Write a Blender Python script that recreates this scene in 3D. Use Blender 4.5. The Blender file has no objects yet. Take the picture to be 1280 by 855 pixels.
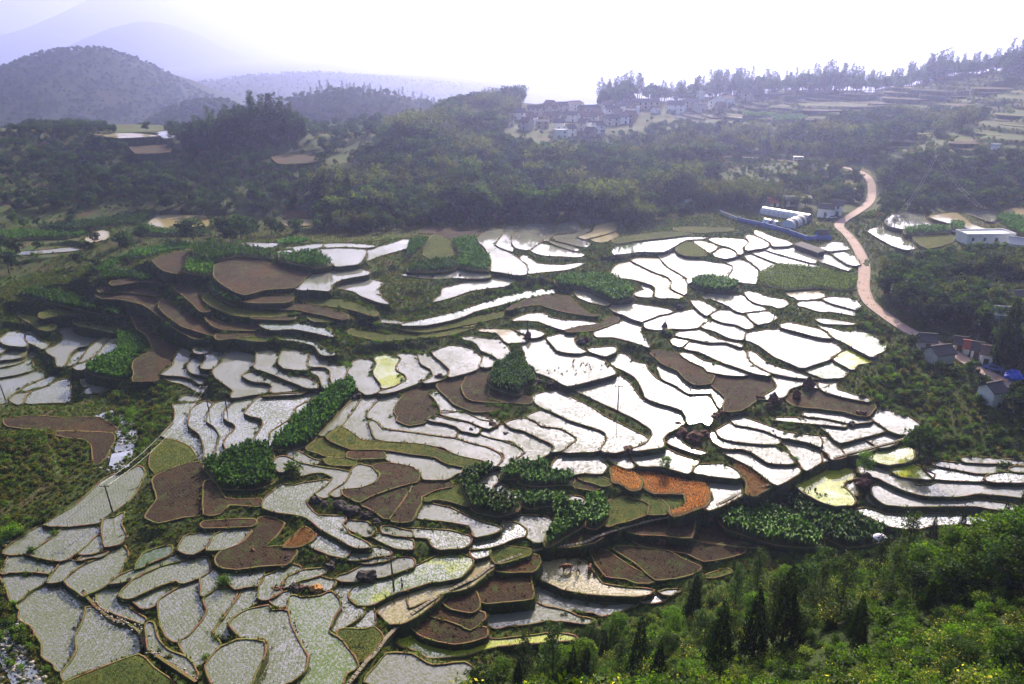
import bpy, bmesh, math, random
import numpy as np
from mathutils import Vector, Matrix

random.seed(7)
RNG = np.random.default_rng(7)
scene = bpy.context.scene
COL = scene.collection

# ---------------------------------------------------------------- camera
CAM = np.array([0.0, 0.0, 100.0])
PITCH = math.radians(21.0)
FPX = 1000.0                       # focal length in photograph pixels (1280 wide)
cam_data = bpy.data.cameras.new("camera")
cam_data.sensor_width = 36.0
cam_data.lens = 36.0 * FPX / 1280.0
cam_data.clip_start = 0.5
cam_data.clip_end = 20000.0
cam = bpy.data.objects.new("camera", cam_data)
cam.location = CAM
cam.rotation_euler = (math.pi / 2 - PITCH, 0, 0)
COL.objects.link(cam)
scene.camera = cam

FWD = np.array([0, math.cos(PITCH), -math.sin(PITCH)])
UP = np.array([0, math.sin(PITCH), math.cos(PITCH)])


def ray(u, v):
    d = FWD + np.array([1.0, 0, 0]) * (u - 640) / FPX + UP * (427.5 - v) / FPX
    return d / np.linalg.norm(d)


def project(x, y, z):
    dx, dy, dz = x - CAM[0], y - CAM[1], z - CAM[2]
    dep = dy * FWD[1] + dz * FWD[2]
    dep = np.where(np.abs(dep) < 1e-3, 1e-3, dep)
    up = dy * UP[1] + dz * UP[2]
    return 640 + FPX * dx / dep, 427.5 - FPX * up / dep, dep


# ---------------------------------------------------------------- sky, sun, exposure
g = ray(874, 524)                  # the water mirrors the sun here
SUN = np.array([g[0], g[1], -g[2]])
SUN_EL = math.asin(SUN[2])
SUN_AZ = math.atan2(SUN[0], SUN[1])
world = bpy.data.worlds.new("World")
scene.world = world
world.use_nodes = True
wn = world.node_tree.nodes
sky = wn.new("ShaderNodeTexSky")
sky.sky_type = 'NISHITA'
sky.sun_disc = False
sky.sun_elevation = SUN_EL
sky.sun_rotation = SUN_AZ
sky.altitude = 300
sky.air_density = 1.0
sky.dust_density = 7.0
sky.ozone_density = 2.0
wn["Background"].inputs[1].default_value = 0.072
world.node_tree.links.new(sky.outputs[0], wn["Background"].inputs[0])

sun_data = bpy.data.lights.new("sun", 'SUN')
sun_data.energy = 5.0
sun_data.angle = math.radians(0.53)
sun_data.color = (1.0, 0.87, 0.68)
sun = bpy.data.objects.new("sun", sun_data)
sun.rotation_euler = Vector(-SUN).to_track_quat('-Z', 'Y').to_euler()
sun.location = (200, 600, 400)
COL.objects.link(sun)

scene.view_settings.view_transform = 'Standard'
scene.view_settings.look = 'None'
scene.view_settings.gamma = 1.0
scene.view_settings.use_curve_mapping = False
scene.view_settings.exposure = 1.35
scene.render.engine = 'CYCLES'
scene.cycles.use_denoising = True
scene.cycles.denoiser = 'OPENIMAGEDENOISE'
scene.cycles.denoising_prefilter = 'ACCURATE'
scene.cycles.max_bounces = 5
scene.cycles.diffuse_bounces = 2
scene.cycles.glossy_bounces = 2
scene.cycles.transmission_bounces = 2
scene.cycles.transparent_max_bounces = 6
scene.cycles.volume_bounces = 1
scene.cycles.caustics_reflective = False
scene.cycles.caustics_refractive = False

HAZE_DENSITY = 0.00023
# ---------------------------------------------------------------- field outlines
# Surveyed outlines: "col row" names a survey sheet, then one outline per line: kind and corner list.
# w flooded  s flooded with seedlings  y yellow-green algae  a flooded, partly algae  m muddy shallow  b ploughed soil
# g rough grass  c tall green crop  o dry orange crop  v vegetable plot with fences  d shallow pond, shade put into its colour
FIELDS = """
@ 0 2
s 5,410 75,358 130,375 150,380 150,415 165,440 150,458 95,455 45,440
s 160,375 205,370 240,410 290,445 265,465 215,445 175,425 155,405
s -20,470 40,460 55,465 0,500 -20,505
s -20,515 60,465 120,460 155,470 160,490 130,520 95,535 0,545 -20,545
s -20,555 95,540 145,550 90,572 0,590 -20,590
s 150,550 170,500 170,458 215,452 240,475 215,520 190,535 195,600 110,630 0,650 -20,650 -20,598 60,585
s -20,665 100,645 200,620 240,610 280,640 200,680 100,740 60,760 55,800 -20,805
w 65,790 105,755 190,740 160,762 145,800 115,812
s 110,738 200,690 330,647 335,657 310,685 220,718 140,736
s 150,805 178,748 280,718 380,670 430,667 435,790 400,803 250,808
w 350,315 400,320 440,345 480,385 560,390 620,390 655,380 600,420 555,452 480,462 430,500 418,540 380,578 360,570 355,525 325,508 300,480 350,455 395,420 400,380 355,340
s 435,530 442,502 490,474 545,464 512,520 478,558 420,573
w 492,556 522,520 562,464 612,424 665,384 690,388 650,436 600,496 545,536
s 465,585 550,550 612,508 662,450 715,400 725,420 720,490 670,515 600,545 515,600
w 470,620 505,620 580,685 545,708 530,700 510,660
w 538,740 545,718 595,688 650,692 680,720 650,735 590,745
b 840,550 900,512 960,482 950,440 935,380 870,345 840,300 812,240 870,245 930,310 1000,400 1010,430 1080,440 1122,470 1080,560 1000,635 960,668 842,668 850,630 832,590
g 105,260 200,275 340,330 300,355 250,345 180,300
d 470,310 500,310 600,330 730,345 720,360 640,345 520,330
b 620,95 700,85 860,90 960,110 1000,130 930,130 800,112 640,110
b 610,140 760,130 920,145 1010,190 1100,250 1240,360 1270,400 1200,400 1100,330 1000,250 900,192 740,155
b 1080,70 1160,80 1280,150 1300,230 1260,230 1200,180 1120,110
c 630,5 760,5 900,20 960,50 900,60 800,40 660,40
c 760,400 880,380 930,440 945,470 880,505 825,545 825,620 795,660 700,655 600,635 540,600 565,572 640,535 700,515 745,485
w 1008,632 1080,577 1095,522 1132,468 1200,492 1203,513 1158,578 1188,627 1268,650 1272,668 1250,686 1200,652 1120,634
w 1177,580 1217,522 1280,532 1245,577 1245,600 1290,614 1290,638 1200,622
w 1222,472 1300,490 1280,503 1222,490
w 1035,656 1080,650 1180,667 1260,712 1285,735 1250,743 1170,698 1100,671
w 1122,800 1165,768 1240,786 1200,800
@ 1 2
w 0,502 20,507 90,487 120,510 90,558 45,588 0,592 -18,588 15,530
w 132,492 230,492 310,522 318,545 285,590 228,630 228,655 280,678 380,688 416,697 398,738 300,752 175,772 190,735 132,690 75,650 60,602 104,560 133,516
w 322,560 332,502 390,482 458,512 428,560 448,602 520,642 640,657 690,692 696,713 620,702 520,658 400,617 350,598 313,578
w 240,640 290,627 340,642 440,682 596,710 500,737 414,742 424,705 392,686 300,676
w 474,560 492,492 560,482 638,507 636,545 612,573 640,598 560,598 500,585
w 657,530 667,502 720,522 770,562 820,577 878,582 878,610 853,650 857,678 812,698 797,660 792,610 762,582 655,572
w 672,607 740,597 773,612 768,650 797,708 770,716 737,688 717,640
s 345,770 480,753 600,746 650,732 600,756 400,768
w 930,552 980,537 1058,557 1062,580 1028,610 1046,650 1090,690 1086,733 1010,748 952,708 898,640 903,610 927,587
y 1062,600 1082,562 1074,534 1100,514 1190,518 1222,537 1193,575 1198,612 1256,650 1246,678 1180,706 1114,716 1108,688 1073,640
w 565,92 620,40 670,-5 750,-30 900,-35 1030,-10 960,15 850,38 786,68 768,106 650,97
w 803,77 870,43 960,28 1108,57 1080,90 1100,150 1148,190 1060,168 980,138 930,108
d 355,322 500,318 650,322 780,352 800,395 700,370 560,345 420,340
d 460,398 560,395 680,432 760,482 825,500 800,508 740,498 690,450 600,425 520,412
b 280,268 420,265 560,272 520,285 320,282
b 0,255 60,290 150,325 330,338 300,350 130,342 60,320
b 100,0 250,-20 360,0 300,60 240,100 280,125 420,150 540,150 500,178 320,180 200,150 100,80
b 390,195 540,195 720,220 880,270 860,285 700,250 560,215 400,210
g 880,215 960,240 1060,285 1280,300 1400,290 1280,312 1060,305 930,260
g 120,395 250,380 420,400 380,420 220,410
g 650,265 760,262 800,290 700,290
c 30,60 90,100 160,160 240,190 170,190 70,130
@ 1 3
s -85,0 -60,-30 0,-48 60,-32 20,-10 10,40 6,72 56,112 86,160 66,228 38,306 2,326 4,240 -16,180 -30,146 -100,94
s 28,0 62,-38 150,-58 196,-66 150,-32 112,0 112,52 148,94 184,102 176,130 141,150 111,200 126,250 98,286 54,306 84,240 104,160 69,103 19,70
s 134,0 164,-28 224,-62 316,-86 298,-60 251,-10 241,27 288,54 351,64 351,100 306,160 256,213 190,248 124,281 139,240 124,207 154,152 199,110 189,76 129,46
s 269,0 303,-46 343,-82 480,-92 600,-106 700,-126 736,-118 734,-92 616,-52 556,-22 541,0 555,33 498,67 406,128 401,178 356,212 284,213 324,165 374,90 364,51 304,31 259,18
s 574,-3 624,-42 736,-78 640,0 570,60 500,120 456,155 426,180 416,216 379,213 414,180 424,137 503,83 569,47
c 610,20 700,-50 780,-120 850,-165 920,-175 940,-135 925,-90 850,0 780,80 700,160 630,215 560,235 435,240 430,205 500,140 560,70
c 0,340 100,295 200,240 330,220 405,245 425,300 415,330 445,390 435,440 380,475 300,495 100,485 70,420 0,370
w 718,155 782,82 852,12 902,-43 956,-58 926,-10 876,60 838,93 800,128 760,152
w 875,93 924,32 954,-8 994,-68 1104,-88 1056,-50 1006,10 996,52 1016,83 1064,168 1056,176 982,172 904,118
w 1034,12 1074,-36 1144,-86 1246,-116 1206,-70 1176,-20 1196,42 1190,72 1290,107 1390,88 1528,103 1576,131 1562,163 1430,148 1290,126 1112,106 1074,58 1034,38
w 1034,72 1078,84 1108,124 1290,148 1400,163 1556,184 1650,214 1756,244 1826,283 1853,315 1820,342 1772,346 1754,308 1700,292 1600,272 1500,227 1400,202 1290,188 1074,178
g 764,165 850,112 938,167 990,204 1280,224 1400,239 1500,274 1600,308 1738,332 1738,343 1600,343 1500,318 1440,283 1290,267 1080,233 922,236 824,198
g 645,238 720,194 780,213 895,257 876,291 780,281 684,258
b 902,267 1108,267 1116,298 1000,298 894,293
w 1129,273 1200,268 1280,292 1400,303 1458,323 1498,353 1598,371 1576,388 1498,426 1400,431 1374,426 1364,388 1302,346 1200,322 1144,299
w 526,272 580,263 678,312 714,321 660,328 582,304
g 755,312 850,312 930,322 926,343 800,337
w 434,330 474,294 518,308 598,348 718,364 878,389 900,402 866,448 796,498 766,528 740,541 706,520 764,480 804,440 804,413 742,386 680,386 604,404 594,356 540,351 488,381 454,362
w 938,366 972,349 1028,359 1080,400 1056,446 978,476 856,491 836,530 786,523 806,500 884,460 914,420
b 860,502 980,494 1084,452 1104,400 1056,353 1150,343 1290,363 1326,400 1316,446 1190,486 1060,526 970,566 904,541
b 985,577 1080,529 1200,484 1286,460 1266,500 1150,676 1080,636 1014,600
b 1164,678 1234,582 1292,514 1324,464 1400,444 1526,453 1536,480 1440,498 1346,538 1336,590 1286,686 1220,698
s 374,600 394,542 482,469 560,474 620,459 756,444 766,455 686,508 626,570 636,602 698,659 856,674 866,692 846,712 896,782 1000,832 1036,858 950,858 834,788 724,727 644,667 562,647 422,627
w 874,712 920,699 1008,704 1056,745 1010,786 942,757
s 674,842 712,799 770,784 868,834 890,870 876,916 790,901 684,858
s 1055,790 1120,784 1290,824 1290,867 1192,856
w 1114,733 1180,739 1290,759 1290,793 1202,777 1124,758
b 74,930 114,892 204,852 294,762 344,684 400,674 486,712 438,782 368,862 480,858 555,862 558,900 500,957 350,972 200,991 94,967
o 492,858 562,792 620,734 666,767 676,790 618,838 558,856
s 44,850 64,793 130,759 266,749 286,762 238,818 178,846 100,866 26,868
b 0,460 40,440 120,560 340,565 330,598 150,588 90,645 0,645
b 0,700 300,692 290,718 0,728
@ 0 3
s 1018,158 1092,82 1099,0 1094,-28 1150,-43 1246,-43 1193,-10 1177,60 1167,90 1236,152 1266,202 1271,288 1246,318 1198,233 1122,183
b 918,660 992,552 973,490 963,442 1002,408 1150,349 1240,334 1286,354 1306,430 1286,480 1286,636 1140,666 990,701 933,677
s 284,715 482,594 642,444 720,404 800,384 870,354 896,395 846,498 796,566 718,621 637,666 608,701 440,722
s 664,848 654,780 664,693 720,674 771,644 747,720 781,788 738,827
s 64,848 242,733 386,738 308,798 220,866 150,896 34,888
s 244,858 334,802 412,734 606,719 616,750 537,846 450,896 380,936 164,898
s 545,850 612,794 641,804 636,850 598,886 505,896
b 30,60 200,40 420,55 620,50 720,120 690,140 500,128 320,125 60,100
b 330,140 500,138 690,145 700,200 650,300 600,345 590,300 580,220 540,180 420,160
g 960,250 1060,190 1180,230 1220,300 1100,340 980,390 940,340
@ 0 4
s 14,158 63,64 140,64 240,79 364,98 336,138 306,161 200,151 62,156
s 19,190 62,169 180,164 304,173 266,228 188,267 102,336 74,326 54,260
s 304,220 353,153 393,104 470,94 586,74 498,118 398,197 370,211
s 410,210 532,114 632,79 702,4 768,4 790,50 736,168 678,217 600,266 540,291 514,286
s 484,90 522,64 640,44 686,14 650,48 580,61
s 119,350 202,274 280,239 370,229 438,263 535,342 535,370 515,448 465,560 475,640 426,727 381,770 344,727 274,677 274,600 224,528 204,488 125,447 134,390
s 545,382 600,394 688,484 798,514 860,557 865,620 846,666 600,766 422,835 396,790 475,690 495,640 485,560 535,452
g 420,855 600,780 860,685 950,762 1080,860 900,900 420,900
s 614,340 624,274 700,249 784,224 756,258 716,308 786,353 806,393 894,452 889,470 850,456 722,411 644,377
s 695,228 762,184 960,99 1108,54 1190,67 1000,111 862,176
s 765,300 804,253 873,189 1000,134 1200,79 1290,74 1290,166 1150,216 1100,201 1000,226 832,306
s 839,330 882,304 1056,239 1074,260 977,346 928,376 882,376
s 994,340 1062,294 1238,209 1260,290 1236,330 1286,372 1286,428 1217,517 1110,586 1053,557 1014,488
s 924,490 949,486 966,562 1026,643 1148,704 1196,753 1224,814 1180,804 1082,736 992,676 934,627
d 848,138 903,43 1000,9 1066,-5 1046,43 958,86
s 1120,10 1163,-66 1250,-81 1324,-86 1276,0 1208,36
@ 1 4
s -20,200 0,189 80,144 134,152 106,178 56,256 0,296 -20,300
s 9,330 62,274 186,269 166,338 96,438 46,508 41,560 86,618 0,696 -58,744 -152,600 -96,562 -6,452 24,400
s 145,157 250,144 356,129 346,198 326,236 240,241 197,251 134,190
s 134,570 66,530 114,472 204,354 252,264 326,259 316,336 248,376 156,446 126,498 166,556
s 165,477 272,404 388,374 412,404 506,414 526,502 576,612 621,690 611,768 536,836 420,870 320,870 314,830 405,720 405,602 372,561 242,556
s 15,745 114,634 202,594 356,604 360,680 296,798 256,870 74,870
a 540,312 600,324 720,314 786,294 826,342 835,380 796,438 765,538 846,603 944,740 876,787 836,870 595,870 655,720 635,640 585,560 535,448 530,380
s 369,200 442,164 540,119 594,141 496,178 466,248 428,256 466,278 398,317 349,311
s 494,250 532,194 620,154 736,139 745,157 640,191 562,211
s 584,230 642,213 720,199 796,218 795,238 758,261 702,246
s 414,330 526,284 516,358 470,366
s 805,270 832,239 944,234 895,270 895,322 946,378 984,402 974,428 878,486 818,506 798,541 780,533 815,440 855,380 855,328
s 900,500 1002,424 1046,389 1055,468 1018,496 940,506
g 845,540 882,529 1000,534 1058,519 1104,562 1036,657 968,714 922,646 864,578
w 824,195 902,169 1000,119 1110,104 1170,79 1290,74 1290,118 1120,181 1062,176 1032,146 978,166 958,206
a 909,290 953,244 1062,234 1120,194 1290,144 1440,69 1598,49 1655,77 1665,110 1598,186 1500,201 1400,211 1290,251 1180,286 1062,346 962,356 914,318
s 909,80 1000,89 1100,64 1174,68 1118,87 1000,97
s 894,80 944,22 934,2 1040,4 1145,32 1144,46 1050,56 978,81
m 1074,350 1180,304 1290,269 1400,239 1556,219 1554,230 1478,296 1368,396 1250,466 1162,476 1104,420
w 1004,840 1083,743 1142,674 1290,679 1380,736 1440,751 1620,731 1676,770 1626,880 1200,880
@ 2 4
y -80,600 0,524 60,564 130,594 280,614 400,604 450,584 560,584 750,564 900,544 1026,562 1034,576 900,586 600,606 450,636 350,666 200,686 120,686 52,646
m 794,180 833,94 890,74 1050,74 1108,113 1146,170 1198,233 1290,254 1400,264 1516,272 1430,296 1290,301 1100,286 952,256 852,211
w 774,252 800,249 900,294 1000,324 1150,354 1290,364 1426,353 1350,381 1290,406 1200,426 1152,406 1000,391 882,361 804,328
w 474,410 513,369 620,359 758,349 838,389 950,404 1048,443 1146,457 1100,476 950,456 850,456 700,481 620,486 542,506 504,488
b 415,240 482,174 620,164 736,169 746,240 755,316 620,331 482,341 434,318
b 535,143 620,99 760,64 796,64 796,108 757,146 650,161
b 219,350 302,294 388,274 416,312 425,368 388,406 312,396 242,376
b 125,420 212,359 260,399 390,419 456,424 456,448 380,511 302,466 202,441
b 25,490 112,444 250,484 370,529 466,514 461,558 380,586 280,606 182,586 64,538
m 284,220 402,104 508,64 526,110 448,188 348,246 200,286 80,336 5,375 5,302 150,244
g 505,50 522,14 620,4 746,22 736,48 620,86 542,101
s 384,22 486,14 486,48 420,61
b 1145,42 1210,24 1290,74 1378,132 1514,215 1420,221 1352,196 1234,181 1174,108
@ 3 4
b 0,14 60,4 200,24 330,44 448,94 534,130 478,166 380,191 262,196 124,88
b 110,-46 300,-56 480,-31 814,12 738,56 560,88 452,36 342,11 202,-12
s 164,335 250,314 324,320 240,346
w 294,280 414,267 350,287
g 555,188 700,144 724,158 620,186
b 1060,190 1160,180 1250,250 1120,250
@ 2 3
w 204,3 330,9 438,19 498,43 545,70 526,93 498,116 442,86 372,56 204,26
w 114,57 170,49 250,74 378,94 425,120 416,146 332,126 302,91 202,66
w 455,132 500,119 598,94 618,124 698,144 798,184 899,240 828,286 720,326 630,342 654,318 725,270 714,231 642,186 522,161 464,147
w 304,142 340,139 438,159 468,179 558,204 678,244 709,270 638,316 580,346 556,342 605,300 594,266 502,216 402,201 314,168
w 606,77 700,54 798,94 828,114 928,129 1016,168 1030,190 958,236 892,260 886,258 915,235 904,206 822,166 722,116 644,101
w 745,37 810,9 878,19 998,84 1098,114 1206,158 1220,180 1177,246 1080,256 968,261 1055,190 1044,156 952,101 832,91 794,58
w 775,-83 850,-111 930,-121 1008,-77 1128,-17 1218,43 1290,78 1398,133 1489,185 1438,231 1340,246 1280,256 1202,247 1245,190 1240,138 1192,106 1002,51 882,-9 804,-42
w 35,660 54,614 120,594 250,614 368,674 478,714 562,741 520,766 422,786 404,758 372,716 270,696 152,681 84,676
s -85,748 0,744 100,749 250,759 365,792 365,830 320,851 200,866 154,848 122,796 0,786
s 375,850 422,804 530,779 594,734 594,714 658,714 715,752 706,782 620,806 500,851 430,866 358,866
w 645,682 700,664 848,674 894,711 876,748 836,797 826,816 782,821 740,788 745,738 704,698
w 435,460 502,404 540,374 571,382 556,438 518,466 508,506 464,478
w 515,490 560,464 620,504 704,531 650,541 572,536
w 975,547 1058,549 1095,571 1077,596 1024,596
w 904,330 962,279 1080,274 1200,284 1244,301 1186,315 1225,350 1198,386 1100,381 1000,396 932,381 900,358
w 1242,302 1290,294 1290,328 1260,322
c 325,480 344,404 402,374 498,359 526,388 436,438 426,490 498,534 600,564 674,592 666,626 560,664 422,636 364,560
c 562,430 594,374 660,344 736,349 716,398 650,426
c 694,450 714,394 800,344 856,354 868,404 1000,424 1025,440 1000,461 860,471 762,476
c 665,570 722,544 850,534 950,544 1005,580 958,611 860,596 752,616
c 854,850 865,782 914,712 896,632 950,604 1086,604 1105,640 1076,716 978,786 900,836
c 1105,567 1200,574 1245,620 1236,676 1160,736 1114,726 1125,660
g 105,560 142,514 308,474 336,532 365,596 250,566 152,546
b 905,850 982,794 1080,759 1196,759 1214,775 1148,826 1000,851
g 1055,412 1150,414 1254,450 1198,471 1102,441
b 1035,452 1090,454 1194,480 1148,496 1042,478
@ 2 2
w 644,292 740,254 830,249 900,284 1000,299 1184,311 1050,326 962,348 882,326 802,296 700,291
y 334,335 370,321 406,322 370,335
m 434,352 540,349 638,354 716,392 716,421 622,426 562,376 482,361
w 665,354 780,354 834,375 770,391 738,378
w 325,401 380,394 430,404 538,414 588,444 616,480 606,508 580,540 522,496 452,476 424,438 372,416
w 445,578 463,532 490,519 538,547 541,558 490,576
w 155,492 250,454 350,464 398,484 436,522 446,550 422,586 380,606 262,640 246,636 260,600 204,538
w 64,512 100,504 168,554 228,594 241,620 218,646 106,680 88,672 155,640 144,598 82,566
w -76,512 -20,504 38,514 51,560 118,604 135,640 98,661 0,696 -100,731 -176,746 -188,738 -90,706 -15,660 -26,628 -76,602 -80,575 -46,532
b 334,702 382,634 460,614 506,604 487,700 476,758 538,796 614,811 402,796 354,768
b 184,702 250,664 336,644 316,720 357,793 554,831 526,851 400,866 282,816 234,758
b 5,717 -36,762 -76,832 -96,870 -66,900 -76,921 0,951 86,931 101,898 186,871 171,830 146,790 106,758 146,728 156,699
w 135,757 170,744 238,794 328,854 448,884 514,918 440,901 330,861 204,871 194,838 164,778
b 505,752 560,744 650,769 764,783 738,811 620,806 512,787
c 505,640 544,582 582,564 612,534 660,524 706,543 726,602 785,652 776,698 698,717 676,760 600,746 542,717 500,690
b 604,230 740,174 860,144 988,149 1036,192 1118,254 1174,266 1120,261 952,236 822,196 702,201
b 980,357 1050,339 1190,319 1278,274 1294,298 1148,346 1000,361
w 1035,102 1100,114 1178,149 1244,186 1200,191 1122,176 1060,148
w 144,178 203,133 214,93 400,54 560,34 680,31 598,77 480,91 380,106 280,141
w -60,4 250,-16 400,-6 495,12 478,21 300,21 100,21
c 915,50 1000,34 1150,19 1280,49 1376,92 1394,148 1290,161 1192,136 1102,96 952,76
w 715,462 762,434 838,414 866,442 908,494 950,514 1100,524 1178,524 1217,562 1274,612 1274,632 1150,666 990,701 902,656 784,606 745,558 730,500
w 866,402 950,384 1034,379 1016,410 1046,458 1092,486 1000,486 932,471 894,430
w 1124,472 1200,464 1278,464 1278,498 1230,515 1163,490
g 60,395 200,365 330,345 420,335 330,355 200,380
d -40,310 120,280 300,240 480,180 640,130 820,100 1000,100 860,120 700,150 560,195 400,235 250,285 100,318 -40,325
g -60,345 120,335 300,300 480,265 640,235 600,262 430,300 260,335 100,362
@ 3 2
w -26,207 0,199 100,194 250,209 362,239 280,256 170,300 62,256 0,231
w -111,372 -60,349 0,324 100,294 161,312 157,370 206,421 211,456 150,436 0,396 -106,396
w -274,713 -130,679 0,639 20,634 97,692 127,740 167,793 238,824 338,844 396,862 435,901 425,938 382,961 316,993 286,1030 296,1075 240,1086 130,1106 106,1098 205,1060 245,1010 235,973 152,916 0,841 -100,796 -246,722
w -36,514 0,504 70,509 108,549 188,569 211,612 267,668 348,704 408,749 478,774 568,774 611,802 635,850 615,900 588,945 540,921 474,940 465,900 434,848 302,806 204,766 170,698 134,646 64,606 0,566
w 280,592 300,584 368,614 427,662 468,704 588,719 657,773 684,792 660,834 645,800 614,746 562,736 472,741 404,696 332,666 299,638
b 229,492 290,484 378,504 427,542 558,604 616,642 598,686 502,686 444,648 404,598 302,556
b 605,690 642,644 760,654 860,644 958,654 1004,690 996,718 878,786 836,826 778,856 694,856 705,770 655,720
w 419,502 480,514 558,549 678,584 778,609 824,635 760,636 584,611 564,583 482,546
w 114,132 189,102 186,79 246,102 241,146
w 385,387 440,364 520,359 638,414 778,444 790,456 700,426 590,426 482,406
m 360,417 400,404 460,421 418,451 372,443
w 435,460 482,424 590,444 700,444 788,479 821,502 836,547 898,599 962,627 956,636 882,616 742,566 602,516 502,476
w 195,302 250,279 400,249 498,229 546,262 574,295 518,331 440,336 340,341 262,351 204,338
w 545,327 600,304 690,329 758,344 805,367 796,406 702,386 602,346
w 484,167 540,179 634,227 580,256 554,243 514,200
w 605,252 640,234 720,244 798,274 864,321 828,336 762,306 682,296 622,272
w 835,247 930,239 968,244 1014,275 958,306 902,311 874,288
w 565,147 640,134 788,144 818,154 848,194 950,226 800,236 722,201 602,156
w 825,117 880,119 958,149 1058,164 1084,190 1030,216 982,196 892,176 842,147
m 1085,122 1180,109 1268,114 1296,127 1305,147 1150,156 1122,137
w 1155,192 1200,184 1290,184 1450,229 1524,256 1500,261 1350,236 1280,236 1182,206
w 825,400 853,374 960,354 1040,359 1150,384 1280,424 1378,449 1413,480 1338,541 1190,585 1102,561 1002,516 904,446 844,418
w 835,492 880,504 958,564 1050,594 1190,644 1274,662 1140,651 982,616 884,566 844,528
w 996,637 1100,659 1280,669 1334,690 1280,716 1180,684 1084,722 1050,766 910,785 1005,728 1025,700
m 1064,312 1100,309 1280,354 1372,401 1340,401 1200,366 1054,328
c 490,60 520,40 600,35 690,48 765,85 755,98 700,106 560,101 500,88
v 889,56 889,9 1010,-51 1100,-46 1280,-21 1398,9 1524,22 1506,96 1400,106 1280,81 1200,91 1062,96
@ 4 2
w 26,157 100,149 180,154 228,168 279,226 200,211 102,187
w -16,287 80,289 225,312 180,318 62,308
a 4,327 60,349 150,364 230,364 320,379 414,432 405,478 350,506 320,509 202,446 104,406 65,388 65,362
y 81,525 180,484 258,509 322,550 240,566 213,594 182,576
a -84,600 0,564 60,554 128,584 169,611 146,646 60,654 22,646 -26,625
w 4,682 60,669 104,664 94,690 112,736 200,766 290,786 304,796 150,766 62,741 4,716
b -204,780 -100,739 0,749 150,789 335,827 326,858 300,886 240,890 152,856 0,836 -150,826
@ 3 3
w 744,57 790,44 898,79 938,94 1088,144 1278,159 1286,231 1202,196 1092,166 1052,161 942,116 852,91 764,83
w 650,127 720,89 758,109 858,129 958,154 1024,190 1000,201 900,201 762,186 684,167
w 1055,197 1120,199 1278,264 1286,327 1200,370 1174,338 1114,258 1074,214
w 604,152 622,144 657,194 758,214 898,229 998,229 1078,274 1114,326 1000,326 952,306 862,246 782,231 682,226 624,199
w 696,266 800,259 878,304 958,349 1080,349 1146,372 1145,393 1020,459 952,416 862,346 762,297
w 325,190 342,154 398,149 416,202 478,239 572,264 520,271 442,246 372,222
w 125,291 200,264 320,249 418,289 514,317 496,348 457,390 382,371 282,346 164,341
w -26,310 0,294 86,304 110,353 60,356 0,331
w 495,370 532,349 680,339 738,374 774,410 758,421 602,401 522,391
w 605,442 680,434 776,444 786,523 738,551 602,614 591,608 630,560 615,490
o 749,322 800,344 868,384 964,460 956,486 880,526 834,518 835,450 794,388
o -16,357 60,374 128,404 165,440 147,486 102,491 32,456 0,441
o 125,377 200,389 330,424 460,449 566,469 585,550 557,596 468,631 372,651 364,642 434,612 465,560 432,516 350,516 252,511 194,478 180,430
g 0,564 60,554 198,594 210,620 187,651 98,686 0,706 -56,716 -56,602
g 94,540 170,514 258,544 298,574 335,610 308,646 214,651 234,590 182,556
g 284,547 350,534 418,564 435,590 398,611 352,616 314,575
b 95,760 202,714 400,694 495,694 476,796 302,776
b 514,694 636,694 657,742 758,784 948,834 1090,858 900,851 702,846 484,808
c 655,640 742,574 820,549 888,564 926,612 1078,664 1128,694 1286,800 1286,856 1002,841 704,738
c 1004,482 1118,474 1148,514 1278,579 1478,684 1690,768 1648,826 1452,856 1292,776 1134,638 1004,538
y 1144,478 1200,444 1280,404 1340,369 1430,359 1486,379 1481,428 1432,447 1416,480 1457,522 1494,568 1478,591 1380,586 1282,561
@ 4 3
w -56,14 0,29 100,19 250,44 324,65 250,71 172,71 0,36 -96,31
w -290,60 -230,49 0,64 70,74 156,88 156,101 80,91 0,81
w 16,102 160,114 250,99 350,89 402,130 270,166 133,200 64,128
w 136,217 270,184 352,233 184,280
w 288,176 420,149 502,185 382,226
w 4,162 60,184 127,243 154,286 84,301 74,268 4,233 -65,198 -56,152
w 4,274 54,299 4,331 -50,344
w 326,40 352,4 460,9 538,29 632,95 600,106 542,151 442,116 374,72
y 276,295 400,264 566,216 585,288 538,321 430,331 362,317
w 246,330 280,319 398,354 425,382 436,412 558,444 600,474 700,474 760,454 850,454 1290,484 1290,546 1180,531 1000,516 860,526 662,521 522,481 392,426 332,411 264,396
y 465,370 502,339 570,339 648,368 714,400 698,426 602,421 504,401
s 656,362 800,374 948,409 1030,422 1030,436 900,431 724,424
s 1050,417 1150,399 1290,404 1290,441 1180,436 1054,436
w 721,340 760,329 850,334 960,354 1080,359 1152,371 1080,381 980,381 852,361
w 905,302 940,294 1100,304 1290,324 1290,331 1100,321 922,313
w 1194,375 1230,364 1290,369 1290,382
w 169,452 208,444 226,490 230,524 202,497
w 335,482 380,469 478,504 638,554 860,564 1000,564 1224,598 1215,626 1100,616 960,596 700,596 520,596 422,586 354,538
w 305,544 328,544 369,581 324,581
s 231,627 300,619 418,654 600,664 700,649 960,664 1074,682 1056,716 900,706 702,716 602,741 502,731 424,716 324,667
@ 1 1
w 190,680 300,664 446,669 446,686 350,686
w 464,700 570,689 732,672 698,702 650,716 592,721 554,693
w 464,722 530,712 566,730 540,738 472,736
w 704,717 740,704 850,699 1000,709 996,738 966,781 900,796 822,811 764,763
w 755,677 850,674 1060,682 1000,687 850,687 734,694
w 1015,712 1100,694 1240,644 1275,655 1250,695 1100,741 1002,775 991,769 1020,740
c 470,742 600,739 698,724 796,799 690,821 562,786 482,767
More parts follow.
